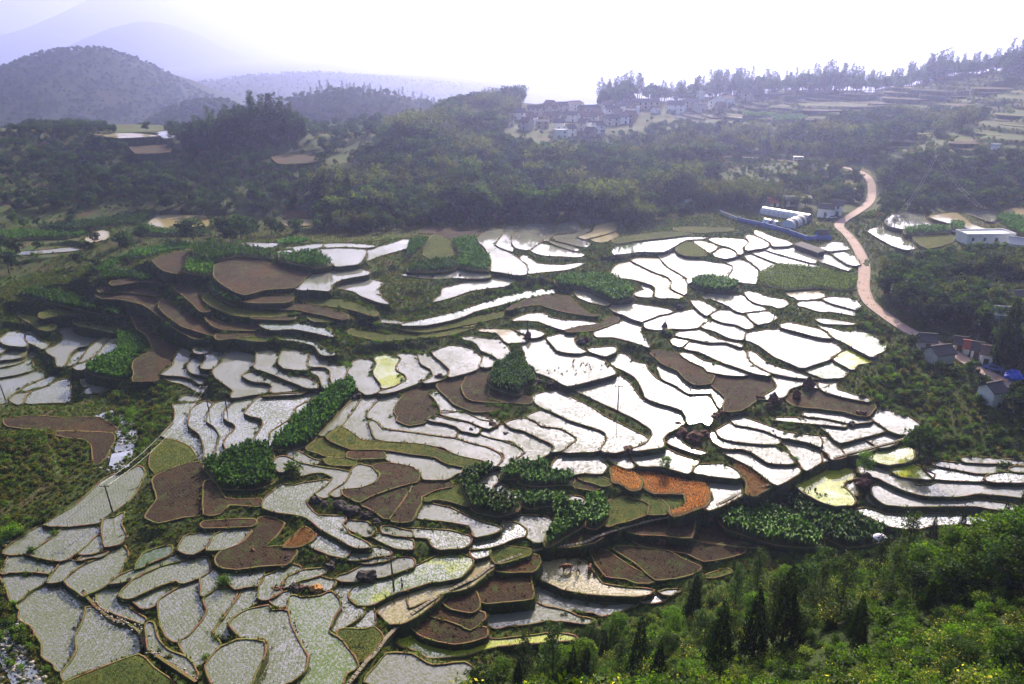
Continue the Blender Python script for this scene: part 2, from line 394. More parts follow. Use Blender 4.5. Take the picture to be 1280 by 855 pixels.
b 65,802 200,759 358,779 400,804 684,832 638,876 558,946 380,956 252,986 94,906 64,860
c 472,688 474,669 560,659 654,663 560,676
@ 0 1
c 545,852 642,802 760,758 790,770 662,846
c 775,752 850,724 1050,694 1190,688 1190,716 1100,716 952,756 800,764
c 1205,688 1290,684 1450,694 1600,714 1712,742 1680,756 1480,746 1350,775 1270,770 1215,735
c 1200,760 1260,780 1340,790 1326,850 1270,865 1160,845
b 955,772 1100,724 1204,724 1147,818 1118,850 1034,838
w 0,745 150,718 250,713 430,694 505,705 400,717 200,732
m 924,550 992,494 1278,494 1296,556 1000,566
c -10,602 300,594 460,594 534,611 400,626 0,646
c 834,600 902,564 1000,594 1286,604 1286,617 1000,617
c 264,562 600,534 700,514 964,494 898,537 700,556 400,586
m 544,640 602,604 676,594 667,638 562,661
@ 2 1
c 264,662 400,649 446,742 496,772 486,836 304,816 324,740
c 4,832 80,804 298,774 296,816 230,846 0,848
c 0,682 60,649 114,661 48,717 0,756
b 64,600 122,564 428,592 434,608 260,646 152,598
g 104,700 152,614 246,652 256,758 152,761 94,738
w 435,640 502,594 576,584 586,600 516,680 598,722 698,784 726,802 721,855 620,846 515,836 525,780 484,700
w 546,675 594,602 622,574 702,564 636,608 631,680 636,709
w 655,602 742,549 850,544 910,553 896,588 818,652 750,700 682,696 645,660
w 841,645 912,599 924,559 1008,534 1072,580 1020,596 900,606 862,646
w 909,621 1022,609 1110,579 1124,583 1036,630 1122,670 1080,676 922,643
w 1045,517 1188,504 1196,528 1170,541 1112,537
m 1154,600 1173,564 1280,534 1290,586 1200,616 1100,636 1058,625
m 1135,641 1290,594 1290,627 1200,651
w 766,711 822,674 950,704 1092,736 1000,746 852,741
w 875,657 920,664 1052,706 1030,711
w 695,761 730,749 798,794 950,804 1092,788 1000,826 820,846 749,851 745,808
@ 3 1
m -10,832 30,794 90,789 130,804 200,844 250,864 330,889 346,912 341,953 420,998 350,1006 259,996 264,948 242,916 102,886 -10,866
m 114,772 200,759 268,769 318,819 368,854 436,902 440,958 434,979 364,946 369,898 332,866 252,836 172,796
w 284,737 350,736 430,759 530,774 640,794 729,817 717,850 688,881 600,876 500,886 465,910 465,878 402,836 342,806
m 624,722 660,714 720,704 772,740 700,756 642,747
w 695,777 760,764 838,794 868,819 895,842 880,917 704,885 745,830 750,800
w 825,747 890,759 996,792 1005,812 986,850 922,846 910,818 874,787
m 595,642 700,634 788,644 829,662 785,690 794,727 772,735 765,708 702,677
m 835,622 900,629 956,662 955,687 900,696 835,701 825,688 850,660 845,640
w 865,717 930,714 1100,764 1280,815 1020,786 902,736
w 940,702 1000,694 1108,699 1236,748 1254,778 1230,785 1002,726
g 405,680 480,669 538,702 564,736 450,736 400,709
m 495,657 560,664 634,690 600,715 573,698
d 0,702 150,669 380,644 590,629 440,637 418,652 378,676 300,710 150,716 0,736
m 885,592 960,624 1110,670 1000,686 984,658 894,618
m 985,322 1050,329 1270,380 1200,386 1102,366
g 380,575 560,572 740,575 720,590 560,592 400,590
g 0,640 120,620 300,600 480,605 300,622 120,640 0,660
@ 4 1
w 4,692 62,659 150,664 185,702 82,711
w 80,726 188,714 253,800 182,791
w 0,768 12,744 60,744 184,817 180,826 62,796
w 419,512 462,484 638,484 656,522 712,568 560,571 520,576 434,543
s 306,590 390,564 438,584 538,644 612,680 550,706 452,676
m 696,500 760,484 850,474 878,494 948,554 1110,588 1000,586 802,536
w 926,475 1000,464 1090,469 1162,500 1080,526 1002,506
m 1169,462 1290,434 1290,516 1222,498
g 586,622 700,619 836,614 826,658 680,696
c 534,582 600,569 778,579 814,598 680,606 552,606
c 1095,512 1200,504 1290,534 1290,616 1202,586
c 814,550 880,544 916,568 850,586
m 135,280 200,264 236,290 218,336 152,318
"""
# hill terraces on the far slope: thin strips (far sheet, metres estimated from the same survey)
FAR_FIELDS = """
w 937,114 970,112 988,117 960,119
w 930,128 945,131 960,137 945,138 932,133
w 940,127 955,126 960,133 948,131
w 975,127 990,125 1010,132 1000,133
w 970,131 1000,136 985,137 965,134
w 995,124 1005,122 1030,130 1015,131
m 1005,121 1015,120 1035,126 1020,126
w 1014,122 1025,120 1060,127 1045,128
m 1030,119 1050,117 1085,123 1060,123
m 1052,117 1075,113 1100,118 1075,120
w 1077,115 1090,111 1100,116 1085,117
w 960,137 985,139 1000,141 970,140
b 1005,136 1060,137 1100,137 1060,139 1010,139
b 1010,132 1060,133 1120,131 1070,135
b 1060,128 1110,126 1150,130 1100,131
w 1008,149 1022,147 1030,148 1012,151
w 957,152 965,152 963,158 956,157
c 965,145 1010,144 1005,152 970,155
c 930,140 960,142 970,147 930,148
m 1110,109 1135,107 1170,110 1140,112
w 1138,111 1165,110 1192,114 1185,116 1160,114
m 1105,112 1140,115 1170,118 1150,119 1110,115
w 1150,117 1200,120 1245,121 1200,122 1160,120
b 1105,119 1160,124 1230,126 1180,127 1110,123
w 1120,121 1160,124 1180,126 1150,126
m 1222,115 1250,114 1275,116 1240,117
b 1215,109 1260,108 1270,112 1225,112
b 1190,131 1250,133 1265,136 1210,136
b 1165,130 1200,129 1240,131 1200,133
g 1245,140 1280,143 1280,147 1250,144
g 1250,153 1280,157 1280,160 1255,156
b 1245,147 1280,151 1280,154 1248,151
g 1220,163 1255,170 1240,171 1222,166
b 1188,176 1230,178 1215,181 1190,180
b 1200,186 1240,185 1245,188 1210,189
g 1200,193 1270,197 1270,200 1205,197
g 1130,166 1180,165 1178,168 1132,169
g 1110,175 1160,176 1155,179 1112,178
g 1110,182 1155,183 1150,186 1110,185
g 1230,215 1280,222 1280,226 1232,220
g 1200,237 1250,240 1245,245 1203,242
w 838,144 852,142 886,153 876,156
w 850,142 862,140 882,146 878,149
w 868,139 890,142 905,147 890,147
w 905,148 930,150 945,152 925,153
m 897,143 925,146 960,148 930,149
w 910,153 940,155 950,159 935,157
y 938,113 950,112 965,114 950,116
g 700,232 760,228 800,233 760,240
b 575,233 610,232 620,239 585,240
b 340,195 390,192 395,203 350,205
m 352,275 395,274 398,281 360,283
b 352,265 395,262 400,270 358,273
m 115,168 165,166 200,170 150,173
w 194,165 218,163 216,172 205,173
b 160,176 210,174 212,190 170,192
"""
# a few more narrow ledges on the spur
LEDGES = """
b 203,375 220,385 237,399 271,413 266,419 230,407 200,384
g 258,368 292,384 339,391 366,393 339,397 290,393 256,376
b 271,419 310,416 346,417 346,421 310,421 275,424
g 51,392 90,384 145,389 145,394 90,391 55,397
c 34,365 70,367 102,377 150,389 148,396 100,387 60,377 32,371
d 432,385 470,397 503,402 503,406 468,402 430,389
b 140,352 175,347 215,350 216,354 175,352 142,356
g 385,372 430,378 470,392 468,396 428,384 386,377
b 300,352 330,360 365,362 364,367 330,366 300,357
g 440,412 480,420 520,417 520,422 478,426 438,418
"""
# ---------------------------------------------------------------- terrain model
# heights (m) read at surveyed points: (u, v, z)
CTRL = [
 (20,830,4),(150,560,9),(140,525,10),(100,700,8),(60,760,6),(0,700,6),(200,800,8),(300,760,11),(400,800,11),(500,845,11.5),
 (60,620,8),(40,560,12),(70,580,12),(20,520,12),(100,530,11),
 (300,650,16),(200,610,14),(420,600,19),(350,540,19),(260,540,16),(230,460,19),(330,480,22),
 (80,470,11),(30,440,12),(90,430,13),(40,500,10.5),(120,480,12),(20,400,16),(60,390,17),
 (180,420,20),(240,380,26),(150,370,22),(120,345,24),(250,330,31),(200,335,29),(340,330,33),(440,320,34),(480,360,31),(560,330,35),(680,300,37),(740,280,38),
 (380,420,26),(320,400,27),(560,400,28),(460,430,25),(560,450,25),(620,400,28),(700,380,31),(650,350,33.5),
 (500,500,22),(600,540,22),(560,600,19),(470,560,21),(640,620,18),(700,570,21),(750,480,25.5),(780,430,28),(840,380,31),(900,340,34),(960,310,36),(1000,300,37),
 (850,490,25),(930,440,29),(1000,420,31),(1050,440,30),(1060,380,33),(1080,340,35),(1050,500,27),
 (880,560,22),(1000,560,23),(1100,540,24),(900,610,20),(1000,640,18.5),(1100,600,20),(1200,600,20.5),(1275,600,21),(1150,640,18.5),
 (700,650,16.5),(560,680,15),(700,715,13.5),(620,760,12),(600,800,11),(850,680,15.5),(850,720,13.5),(950,690,15),
 (1190,440,33),(1240,490,29),(1275,465,31),(1130,400,34),(1150,500,27),(1200,540,24),(1280,540,25),(1240,380,37),(1240,300,41),(1160,310,39.5),(1280,330,40),
 (1060,290,38),(1095,240,41),(1000,200,46),(1040,230,42),(1280,262,43),(1150,262,42),(900,260,38.5),(830,270,37.5),(960,240,40.5),
 (1166,195,54),(1250,180,58),(1280,230,48),(1130,215,48),(1090,200,47),(1270,120,70),(1150,120,65),(1050,130,61),(950,130,58),(1150,150,57),(1050,160,53),(1230,150,62),
 (1280,90,80),(1180,100,71),
 (730,150,47),(870,125,56),(660,150,47),(800,140,51),(700,200,38),(800,190,41),(880,190,43),(700,262,29),(600,260,27),(500,270,25),(600,230,35),(600,180,45),(640,130,53),(760,250,34),
 (100,300,22),(100,275,21),(0,300,20),(0,275,20.5),(300,295,24),(400,280,24),(200,290,23),(100,240,28),(100,200,38),(60,160,46),(0,160,46),(0,220,32),(300,230,32),(300,185,42),(400,200,39),(500,170,46),(250,168,43),
 (330,300,27),(180,315,24),(60,330,19),(10,350,17),
 # near hillside under the viewpoint
 (1285,855,57),(1285,760,52),(1275,690,46),(1100,855,51),(1100,780,43),(1110,715,36),(960,855,43),(960,790,35),(960,745,27),
 (820,855,33),(810,810,25),(800,775,16),(700,855,24),(640,845,15),(1000,705,16),(1130,672,18),(1240,650,26),(900,730,14),
]
NEAR_FROM = [c[:2] for c in CTRL].index((1285, 855))
RELIEF = 0.42                      # terrace steps are low here
WORLD_CTRL = [  # outside the view
 (-60,45,40),(-120,60,18),(0,40,60),(60,20,75),(0,0,90),(0,-60,105),(120,30,75),(-200,60,20),(-260,150,22),(-200,250,18),(-300,300,25),
 (150,90,38),(200,120,24),(260,180,30),(300,260,50),(330,330,62),(420,430,80),(420,560,90),(380,620,90),(500,300,80),
 (-400,450,50),(-420,350,35),(-300,560,48),(-150,560,46),(-20,620,52),(100,680,54),(220,690,66),
 (-300,680,25),(-100,720,22),(50,800,22),(250,800,40),(-500,700,20),(-400,900,-35),(-150,930,-35),(0,950,-30),(300,1000,10),(600,800,90),
 (-900,900,-30),(900,900,60),(-900,300,30),(900,300,90),(-700,1400,-82),(-200,1400,-82),(200,1400,-75),(700,1600,-60),(-500,0,40),(600,0,90),(1500,1600,-40),(-1500,1600,-82),
 (0,3000,-84),(-2000,3000,-84),(2000,3000,-70),(0,6000,-84),(-4000,6000,-84),(4000,6000,-80),
]


def _ss(a, b, x):
    t = min(1, max(0, (x - a) / (b - a))); return t * t * (3 - 2 * t)


def level(z, u=900, v=300):
    r = RELIEF * (1 - 0.45 * _ss(540, 640, v) * _ss(640, 520, u)) + 0.45 * _ss(560, 380, u) * _ss(560, 470, v)
    return 25 + (z - 25) * r if z < 38 else z - 13 * (1 - r)


def ctrl_points():
    P = []
    for k, (u, v, z) in enumerate(CTRL):
        if k < NEAR_FROM: z = level(z, u, v)
        d = ray(u, v)
        t = (z - CAM[2]) / d[2]
        P.append(CAM + d * t)
    P += [np.array([x, y, level(z) if 120 < y < 850 else z], float) for x, y, z in WORLD_CTRL]
    return np.array(P)


_P = ctrl_points()


def _phi(r2):
    return np.sqrt(r2 + 14.0 ** 2)


def _fit():
    n = len(_P)
    d2 = ((_P[:, None, :2] - _P[None, :, :2]) ** 2).sum(-1)
    A = np.zeros((n + 3, n + 3))
    A[:n, :n] = _phi(d2) - np.eye(n) * 1.2
    A[:n, n] = 1; A[:n, n + 1:] = _P[:, :2] / 500
    A[n, :n] = 1; A[n + 1:, :n] = _P[:, :2].T / 500
    b = np.zeros(n + 3); b[:n] = _P[:, 2]
    return np.linalg.lstsq(A, b, rcond=None)[0]


_W = _fit()


def terrain_exact(x, y):
    x = np.asarray(x, float); y = np.asarray(y, float)
    sh = x.shape
    x = x.ravel(); y = y.ravel()
    out = np.empty(len(x))
    n = len(_P)
    for s in range(0, len(x), 20000):
        xs, ys = x[s:s + 20000], y[s:s + 20000]
        d2 = (xs[:, None] - _P[None, :, 0]) ** 2 + (ys[:, None] - _P[None, :, 1]) ** 2
        out[s:s + 20000] = _phi(d2) @ _W[:n] + _W[n] + _W[n + 1] * xs / 500 + _W[n + 2] * ys / 500
    return np.clip(out, -85.0, 105.0).reshape(sh)


def _grow(start, stop, step, ratio):
    a = [start]
    while abs(a[-1] - start) < abs(stop - start):
        a.append(a[-1] + step)
        step *= ratio
    return a[1:]


XS = np.array(_grow(-175, -9000, -1.6, 1.05)[::-1] + list(np.arange(-175, 200, 1.2)) + list(np.arange(200, 440.1, 2.0)) + _grow(440, 9000, 2.4, 1.06))
YS = np.array(_grow(70, -120, -1.6, 1.06)[::-1] + list(np.arange(70, 320, 1.2)) + list(np.arange(320, 640.1, 2.0)) + _grow(640, 12000, 2.4, 1.05))
GX, GY = np.meshgrid(XS, YS)


def vnoise(x, y, scale, seed):
    """smooth value noise in [-1, 1]"""
    r = np.random.default_rng(seed).uniform(-1, 1, (64, 64))
    u = np.asarray(x) / scale; v = np.asarray(y) / scale
    i = np.floor(u).astype(int); j = np.floor(v).astype(int)
    fu = u - i; fv = v - j
    fu = fu * fu * (3 - 2 * fu); fv = fv * fv * (3 - 2 * fv)
    i0, i1, j0, j1 = i % 64, (i + 1) % 64, j % 64, (j + 1) % 64
    return (r[j0, i0] * (1 - fu) + r[j0, i1] * fu) * (1 - fv) + (r[j1, i0] * (1 - fu) + r[j1, i1] * fu) * fv


GZ = terrain_exact(GX, GY)
far_w = np.clip((GY - 320) / 80, 0, 1)
GZ = GZ + far_w * (vnoise(GX, GY, 45, 3) * 3.4 + vnoise(GX, GY, 17, 4) * 1.0)


def contour_steps(Z, step, w):
    q = Z / step; k = np.floor(q); f = q - k
    t = np.clip((f - 0.66) / 0.30, 0, 1); t = t * t * (3 - 2 * t)
    return Z * (1 - w) + w * step * (k + t)


_gu, _gv, _gd = project(GX, GY, GZ)
_vis = (_gd > 20)
w_right = np.clip((GX - 95 - (GY - 330) * 0.12) / 25, 0, 1) * np.clip((GY - 300) / 25, 0, 1) * np.clip((900 - GY) / 100, 0, 1)
GZ = contour_steps(GZ + w_right * 0.5 * vnoise(GX, GY, 30, 31), 2.3, w_right * 0.95)


def sample(Z, x, y):
    x = np.asarray(x, float); y = np.asarray(y, float)
    i = np.clip(np.searchsorted(XS, x) - 1, 0, len(XS) - 2)
    j = np.clip(np.searchsorted(YS, y) - 1, 0, len(YS) - 2)
    fx = np.clip((x - XS[i]) / (XS[i + 1] - XS[i]), 0, 1)
    fy = np.clip((y - YS[j]) / (YS[j + 1] - YS[j]), 0, 1)
    return (Z[j, i] * (1 - fx) + Z[j, i + 1] * fx) * (1 - fy) + (Z[j + 1, i] * (1 - fx) + Z[j + 1, i + 1] * fx) * fy


def hit(u, v, Z=None):
    """where the sight line through a surveyed point meets the terrain"""
    Z = GZ if Z is None else Z
    d = ray(u, v)
    t = np.concatenate([np.arange(25, 700, 0.8), np.arange(700, 3200, 5.0)])
    p = CAM[None] + d[None] * t[:, None]
    below = p[:, 2] < sample(Z, p[:, 0], p[:, 1])
    k = int(np.argmax(below)) if below.any() else len(t) - 1
    if k > 0:
        a, b = t[k - 1], t[k]
        for _ in range(8):
            m = 0.5 * (a + b)
            q = CAM + d * m
            if q[2] < sample(Z, q[0], q[1]): b = m
            else: a = m
        q = CAM + d * b
    else:
        q = p[0]
    return np.array([q[0], q[1], float(sample(Z, q[0], q[1]))])


def on_plane(u, v, z):
    d = ray(u, v)
    return CAM + d * ((z - CAM[2]) / d[2])


def smooth_closed(pts, sub=3):
    P = np.array(pts, float); n = len(P)
    out = []
    for i in range(n):
        p0, p1, p2, p3 = P[i - 1], P[i], P[(i + 1) % n], P[(i + 2) % n]
        for k in range(sub):
            t = k / sub
            q = 0.5 * (2 * p1 + (p2 - p0) * t + (2 * p0 - 5 * p1 + 4 * p2 - p3) * t * t + (3 * p1 - p0 - 3 * p2 + p3) * t ** 3)
            out.append(p1 * (1 - t) + p2 * t if False else 0.45 * q + 0.55 * (p1 * (1 - t) + p2 * t))
    return np.array(out)


def smooth_open(pts, sub=6):
    P = np.array(pts, float)
    P = np.vstack([2 * P[0] - P[1], P, 2 * P[-1] - P[-2]])
    out = []
    for i in range(1, len(P) - 2):
        p0, p1, p2, p3 = P[i - 1], P[i], P[i + 1], P[i + 2]
        for k in range(sub):
            t = k / sub
            out.append(0.5 * (2 * p1 + (p2 - p0) * t + (2 * p0 - 5 * p1 + 4 * p2 - p3) * t * t + (3 * p1 - p0 - 3 * p2 + p3) * t ** 3))
    out.append(P[-2])
    return np.array(out)


def inside(poly, x, y):
    x = np.asarray(x); y = np.asarray(y)
    res = np.zeros(x.shape, bool)
    n = len(poly); j = n - 1
    for i in range(n):
        xi, yi = poly[i][:2]; xj, yj = poly[j][:2]
        if yi != yj:
            res ^= ((yi > y) != (yj > y)) & (x < (xj - xi) * (y - yi) / (yj - yi) + xi)
        j = i
    return res


def area2(poly):
    x, y = poly[:, 0], poly[:, 1]
    return 0.5 * float(np.sum(x * np.roll(y, -1) - np.roll(x, -1) * y))


# ---------------------------------------------------------------- object helpers
def new_mesh(name, verts, faces, mats, smooth=False, mat_index=None):
    me = bpy.data.meshes.new(name)
    me.from_pydata([tuple(v) for v in verts], [], [tuple(f) for f in faces])
    for m in (mats if isinstance(mats, (list, tuple)) else [mats]):
        me.materials.append(m)
    if mat_index is not None:
        me.polygons.foreach_set("material_index", np.asarray(mat_index, dtype=np.int32))
    if smooth:
        me.polygons.foreach_set("use_smooth", np.ones(len(me.polygons), dtype=bool))
    me.update()
    return me


def fast_mesh(name, V, F, mats, smooth=False):
    """F: (n, k) int array, all faces with k corners"""
    me = bpy.data.meshes.new(name)
    V = np.ascontiguousarray(V, dtype=np.float32); F = np.ascontiguousarray(F, dtype=np.int32)
    me.vertices.add(len(V)); me.vertices.foreach_set("co", V.ravel())
    n, k = F.shape
    me.loops.add(n * k); me.loops.foreach_set("vertex_index", F.ravel())
    me.polygons.add(n)
    me.polygons.foreach_set("loop_start", np.arange(0, n * k, k, dtype=np.int32))
    me.polygons.foreach_set("loop_total", np.full(n, k, dtype=np.int32))
    for m in (mats if isinstance(mats, (list, tuple)) else [mats]):
        me.materials.append(m)
    if smooth:
        me.polygons.foreach_set("use_smooth", np.ones(n, dtype=bool))
    me.update(calc_edges=True)
    me.validate()
    return me


def add_obj(name, me, parent=None, loc=None):
    o = bpy.data.objects.new(name, me)
    COL.objects.link(o)
    if parent is not None: o.parent = parent
    if loc is not None: o.location = loc
    return o


def tag(o, label=None, cat=None, group=None, kind=None):
    if label: o["label"] = label
    if cat: o["category"] = cat
    if group: o["group"] = group
    if kind: o["kind"] = kind
    return o


def thing(name, label, cat, loc, rz=0.0, group=None, scale=1.0):
    o = bpy.data.objects.new(name, None)
    COL.objects.link(o)
    o.empty_display_size = 0.5
    o.location = loc
    o.rotation_euler = (0, 0, rz)
    if scale != 1.0: o.scale = (scale,) * 3
    return tag(o, label, cat, group, "thing")


class MB:
    """collects simple shapes into one mesh"""
    def __init__(self): self.V = []; self.F = []; self.M = []
    def add(self, V, F, m=0):
        b = len(self.V)
        self.V += [tuple(v) for v in V]
        self.F += [tuple(i + b for i in f) for f in F]
        self.M += [m] * len(F)
    def box(self, x0, x1, y0, y1, z0, z1, m=0):
        V = [(x, y, z) for z in (z0, z1) for y in (y0, y1) for x in (x0, x1)]
        self.add(V, [(0, 2, 3, 1), (4, 5, 7, 6), (0, 1, 5, 4), (2, 6, 7, 3), (0, 4, 6, 2), (1, 3, 7, 5)], m)
    def tube(self, pts, rad, seg=6, m=0, cap=True):
        pts = [np.array(p, float) for p in pts]
        V = []; F = []
        for i, p in enumerate(pts):
            a = pts[min(i + 1, len(pts) - 1)] - pts[max(i - 1, 0)]
            a /= (np.linalg.norm(a) + 1e-9)
            s = np.cross(a, [0, 0, 1.0]) if abs(a[2]) < 0.95 else np.cross(a, [1.0, 0, 0])
            s /= np.linalg.norm(s); t = np.cross(a, s)
            r = rad[i] if hasattr(rad, '__len__') else rad
            for k in range(seg):
                an = 2 * math.pi * k / seg
                V.append(p + (s * math.cos(an) + t * math.sin(an)) * r)
        for i in range(len(pts) - 1):
            for k in range(seg):
                k2 = (k + 1) % seg
                F.append((i * seg + k, i * seg + k2, (i + 1) * seg + k2, (i + 1) * seg + k))
        if cap:
            F.append(tuple(range(seg))[::-1]); F.append(tuple((len(pts) - 1) * seg + k for k in range(seg)))
        self.add(V, F, m)
    def build(self, name, mats, parent=None, smooth=False):
        me = new_mesh(name, self.V, self.F, mats, smooth, self.M)
        return add_obj(name, me, parent)


# ---------------------------------------------------------------- materials
def mat(name):
    m = bpy.data.materials.new(name)
    m.use_nodes = True
    nt = m.node_tree
    for n in list(nt.nodes): nt.nodes.remove(n)
    return m, nt, nt.nodes, nt.links


def N(nt, kind, **kw):
    n = nt.nodes.new(kind)
    for k, v in kw.items():
        if k in n.inputs: n.inputs[k].default_value = v
        else: setattr(n, k, v)
    return n


def noise(nt, scale, detail=4.0, rough=0.6, coord=None, dims='3D'):
    n = nt.nodes.new("ShaderNodeTexNoise")
    n.noise_dimensions = dims
    n.inputs["Scale"].default_value = scale
    n.inputs["Detail"].default_value = detail
    n.inputs["Roughness"].default_value = rough
    if coord is not None: nt.links.new(coord, n.inputs["Vector"])
    return n.outputs["Fac"]


def ramp(nt, fac, stops, interp='LINEAR'):
    r = nt.nodes.new("ShaderNodeValToRGB")
    r.color_ramp.interpolation = interp
    el = r.color_ramp.elements
    while len(el) < len(stops): el.new(0.5)
    for e, (p, c) in zip(el, stops):
        e.position = p
        e.color = (c[0], c[1], c[2], 1) if hasattr(c, '__len__') else (c, c, c, 1)
    nt.links.new(fac, r.inputs[0])
    return r.outputs[0]


def mixc(nt, fac, a, b, mode='MIX'):
    n = nt.nodes.new("ShaderNodeMix")
    n.data_type = 'RGBA'; n.blend_type = mode
    for i, v in ((0, fac), (6, a), (7, b)):
        if isinstance(v, bpy.types.NodeSocket): nt.links.new(v, n.inputs[i])
        elif i == 0: n.inputs[0].default_value = v
        else: n.inputs[i].default_value = (v[0], v[1], v[2], 1)
    return n.outputs[2]


def math_(nt, op, a, b=None, c=None, clamp=False):
    n = nt.nodes.new("ShaderNodeMath"); n.operation = op; n.use_clamp = clamp
    for i, v in enumerate((a, b, c)):
        if v is None: continue
        if isinstance(v, bpy.types.NodeSocket): nt.links.new(v, n.inputs[i])
        else: n.inputs[i].default_value = v
    return n.outputs[0]


def wpos(nt):
    return nt.nodes.new("ShaderNodeNewGeometry").outputs["Position"]


def bump(nt, h, strength=0.5, dist=0.1):
    b = nt.nodes.new("ShaderNodeBump")
    b.inputs["Strength"].default_value = strength
    b.inputs["Distance"].default_value = dist
    nt.links.new(h, b.inputs["Height"])
    return b.outputs[0]


def principled(nt, col, rough=0.9, spec=0.2, normal=None):
    p = nt.nodes.new("ShaderNodeBsdfPrincipled")
    if isinstance(col, bpy.types.NodeSocket): nt.links.new(col, p.inputs["Base Color"])
    else: p.inputs["Base Color"].default_value = (*col[:3], 1)
    p.inputs["Roughness"].default_value = rough
    p.inputs["Specular IOR Level"].default_value = spec
    if normal is not None: nt.links.new(normal, p.inputs["Normal"])
    o = nt.nodes.new("ShaderNodeOutputMaterial")
    nt.links.new(p.outputs[0], o.inputs[0])
    return p


def plain(name, col, rough=0.8, var=0.25, scale=2.0, spec=0.2, metal=0.0, bmp=0.0):
    m, nt, _, _ = mat(name)
    pos = nt.nodes.new("ShaderNodeTexCoord").outputs["Object"]
    f = noise(nt, scale, 5, 0.65, pos)
    c = ramp(nt, f, [(0.25, [v * (1 - var) for v in col]), (0.75, [min(1, v * (1 + var)) for v in col])])
    p = principled(nt, c, rough, spec, bump(nt, f, bmp, 0.05) if bmp else None)
    p.inputs["Metallic"].default_value = metal
    return m


def water_mat(name, mud, refl, rough, plants=0.0, plant_col=(0.1, 0.16, 0.05), patch=None, patch_col=(0.3, 0.32, 0.03)):
    """shallow paddy water over mud; seedlings as fine specks set in rows"""
    m, nt, nodes, links = mat(name)
    pos = wpos(nt)
    big = noise(nt, 0.09, 4, 0.6, pos)
    fine = noise(nt, 2.6, 3, 0.8, pos)
    mudc = mixc(nt, big, [c * 0.7 for c in mud], [c * 1.3 for c in mud])
    col = mudc
    cover = None
    if patch:
        pf = noise(nt, 0.11, 5, 0.65, pos)
        oi = nt.nodes.new("ShaderNodeObjectInfo").outputs["Random"]
        pf = math_(nt, 'ADD', pf, math_(nt, 'MULTIPLY_ADD', oi, 0.1, -0.05))
        pm = ramp(nt, pf, [(patch, 0.0), (patch + 0.07, 1.0)])
        col = mixc(nt, pm, col, mixc(nt, fine, [c * 0.7 for c in patch_col], [c * 1.25 for c in patch_col]))
        cover = math_(nt, 'MULTIPLY', pm, 0.62)
    if plants:
        wv = nt.nodes.new("ShaderNodeTexWave")
        wv.wave_type = 'BANDS'; wv.bands_direction = 'DIAGONAL'
        wv.inputs["Scale"].default_value = 0.9
        wv.inputs["Distortion"].default_value = 3.0
        wv.inputs["Detail"].default_value = 1.0
        wv.inputs["Detail Scale"].default_value = 0.15
        links.new(pos, wv.inputs["Vector"])
        rows = math_(nt, 'MULTIPLY_ADD', wv.outputs["Fac"], 0.05, 0.145)
        speck = math_(nt, 'ADD', rows, fine)
        dens = math_(nt, 'MULTIPLY_ADD', big, 0.3, -0.15)
        speck = math_(nt, 'ADD', speck, dens)
        pl = ramp(nt, speck, [(0.725 - 0.2 * plants, 0.0), (0.80 - 0.2 * plants, 1.0)])
        col = mixc(nt, pl, col, plant_col)
        pc = math_(nt, 'MULTIPLY', pl, 0.85)
        cover = pc if cover is None else math_(nt, 'MAXIMUM', cover, pc)
    dif = nt.nodes.new("ShaderNodeBsdfDiffuse"); links.new(col, dif.inputs[0])
    gl = nt.nodes.new("ShaderNodeBsdfGlossy")
    gl.inputs["Roughness"].default_value = rough
    gl.inputs["Color"].default_value = (0.97, 0.98, 1.0, 1)
    rip = math_(nt, 'ADD', math_(nt, 'MULTIPLY', fine, 0.5), noise(nt, 0.7, 2, 0.5, pos))
    links.new(bump(nt, rip, 0.10, 0.05), gl.inputs["Normal"])
    fr = nt.nodes.new("ShaderNodeFresnel"); fr.inputs["IOR"].default_value = 1.45
    fac = math_(nt, 'MULTIPLY_ADD', fr.outputs[0], 0.95, refl, clamp=True)
    if cover is not None:
        fac = math_(nt, 'MULTIPLY', fac, math_(nt, 'SUBTRACT', 1.0, cover))
    mx = nt.nodes.new("ShaderNodeMixShader")
    links.new(fac, mx.inputs[0]); links.new(dif.outputs[0], mx.inputs[1]); links.new(gl.outputs[0], mx.inputs[2])
    o = nt.nodes.new("ShaderNodeOutputMaterial"); links.new(mx.outputs[0], o.inputs[0])
    return m


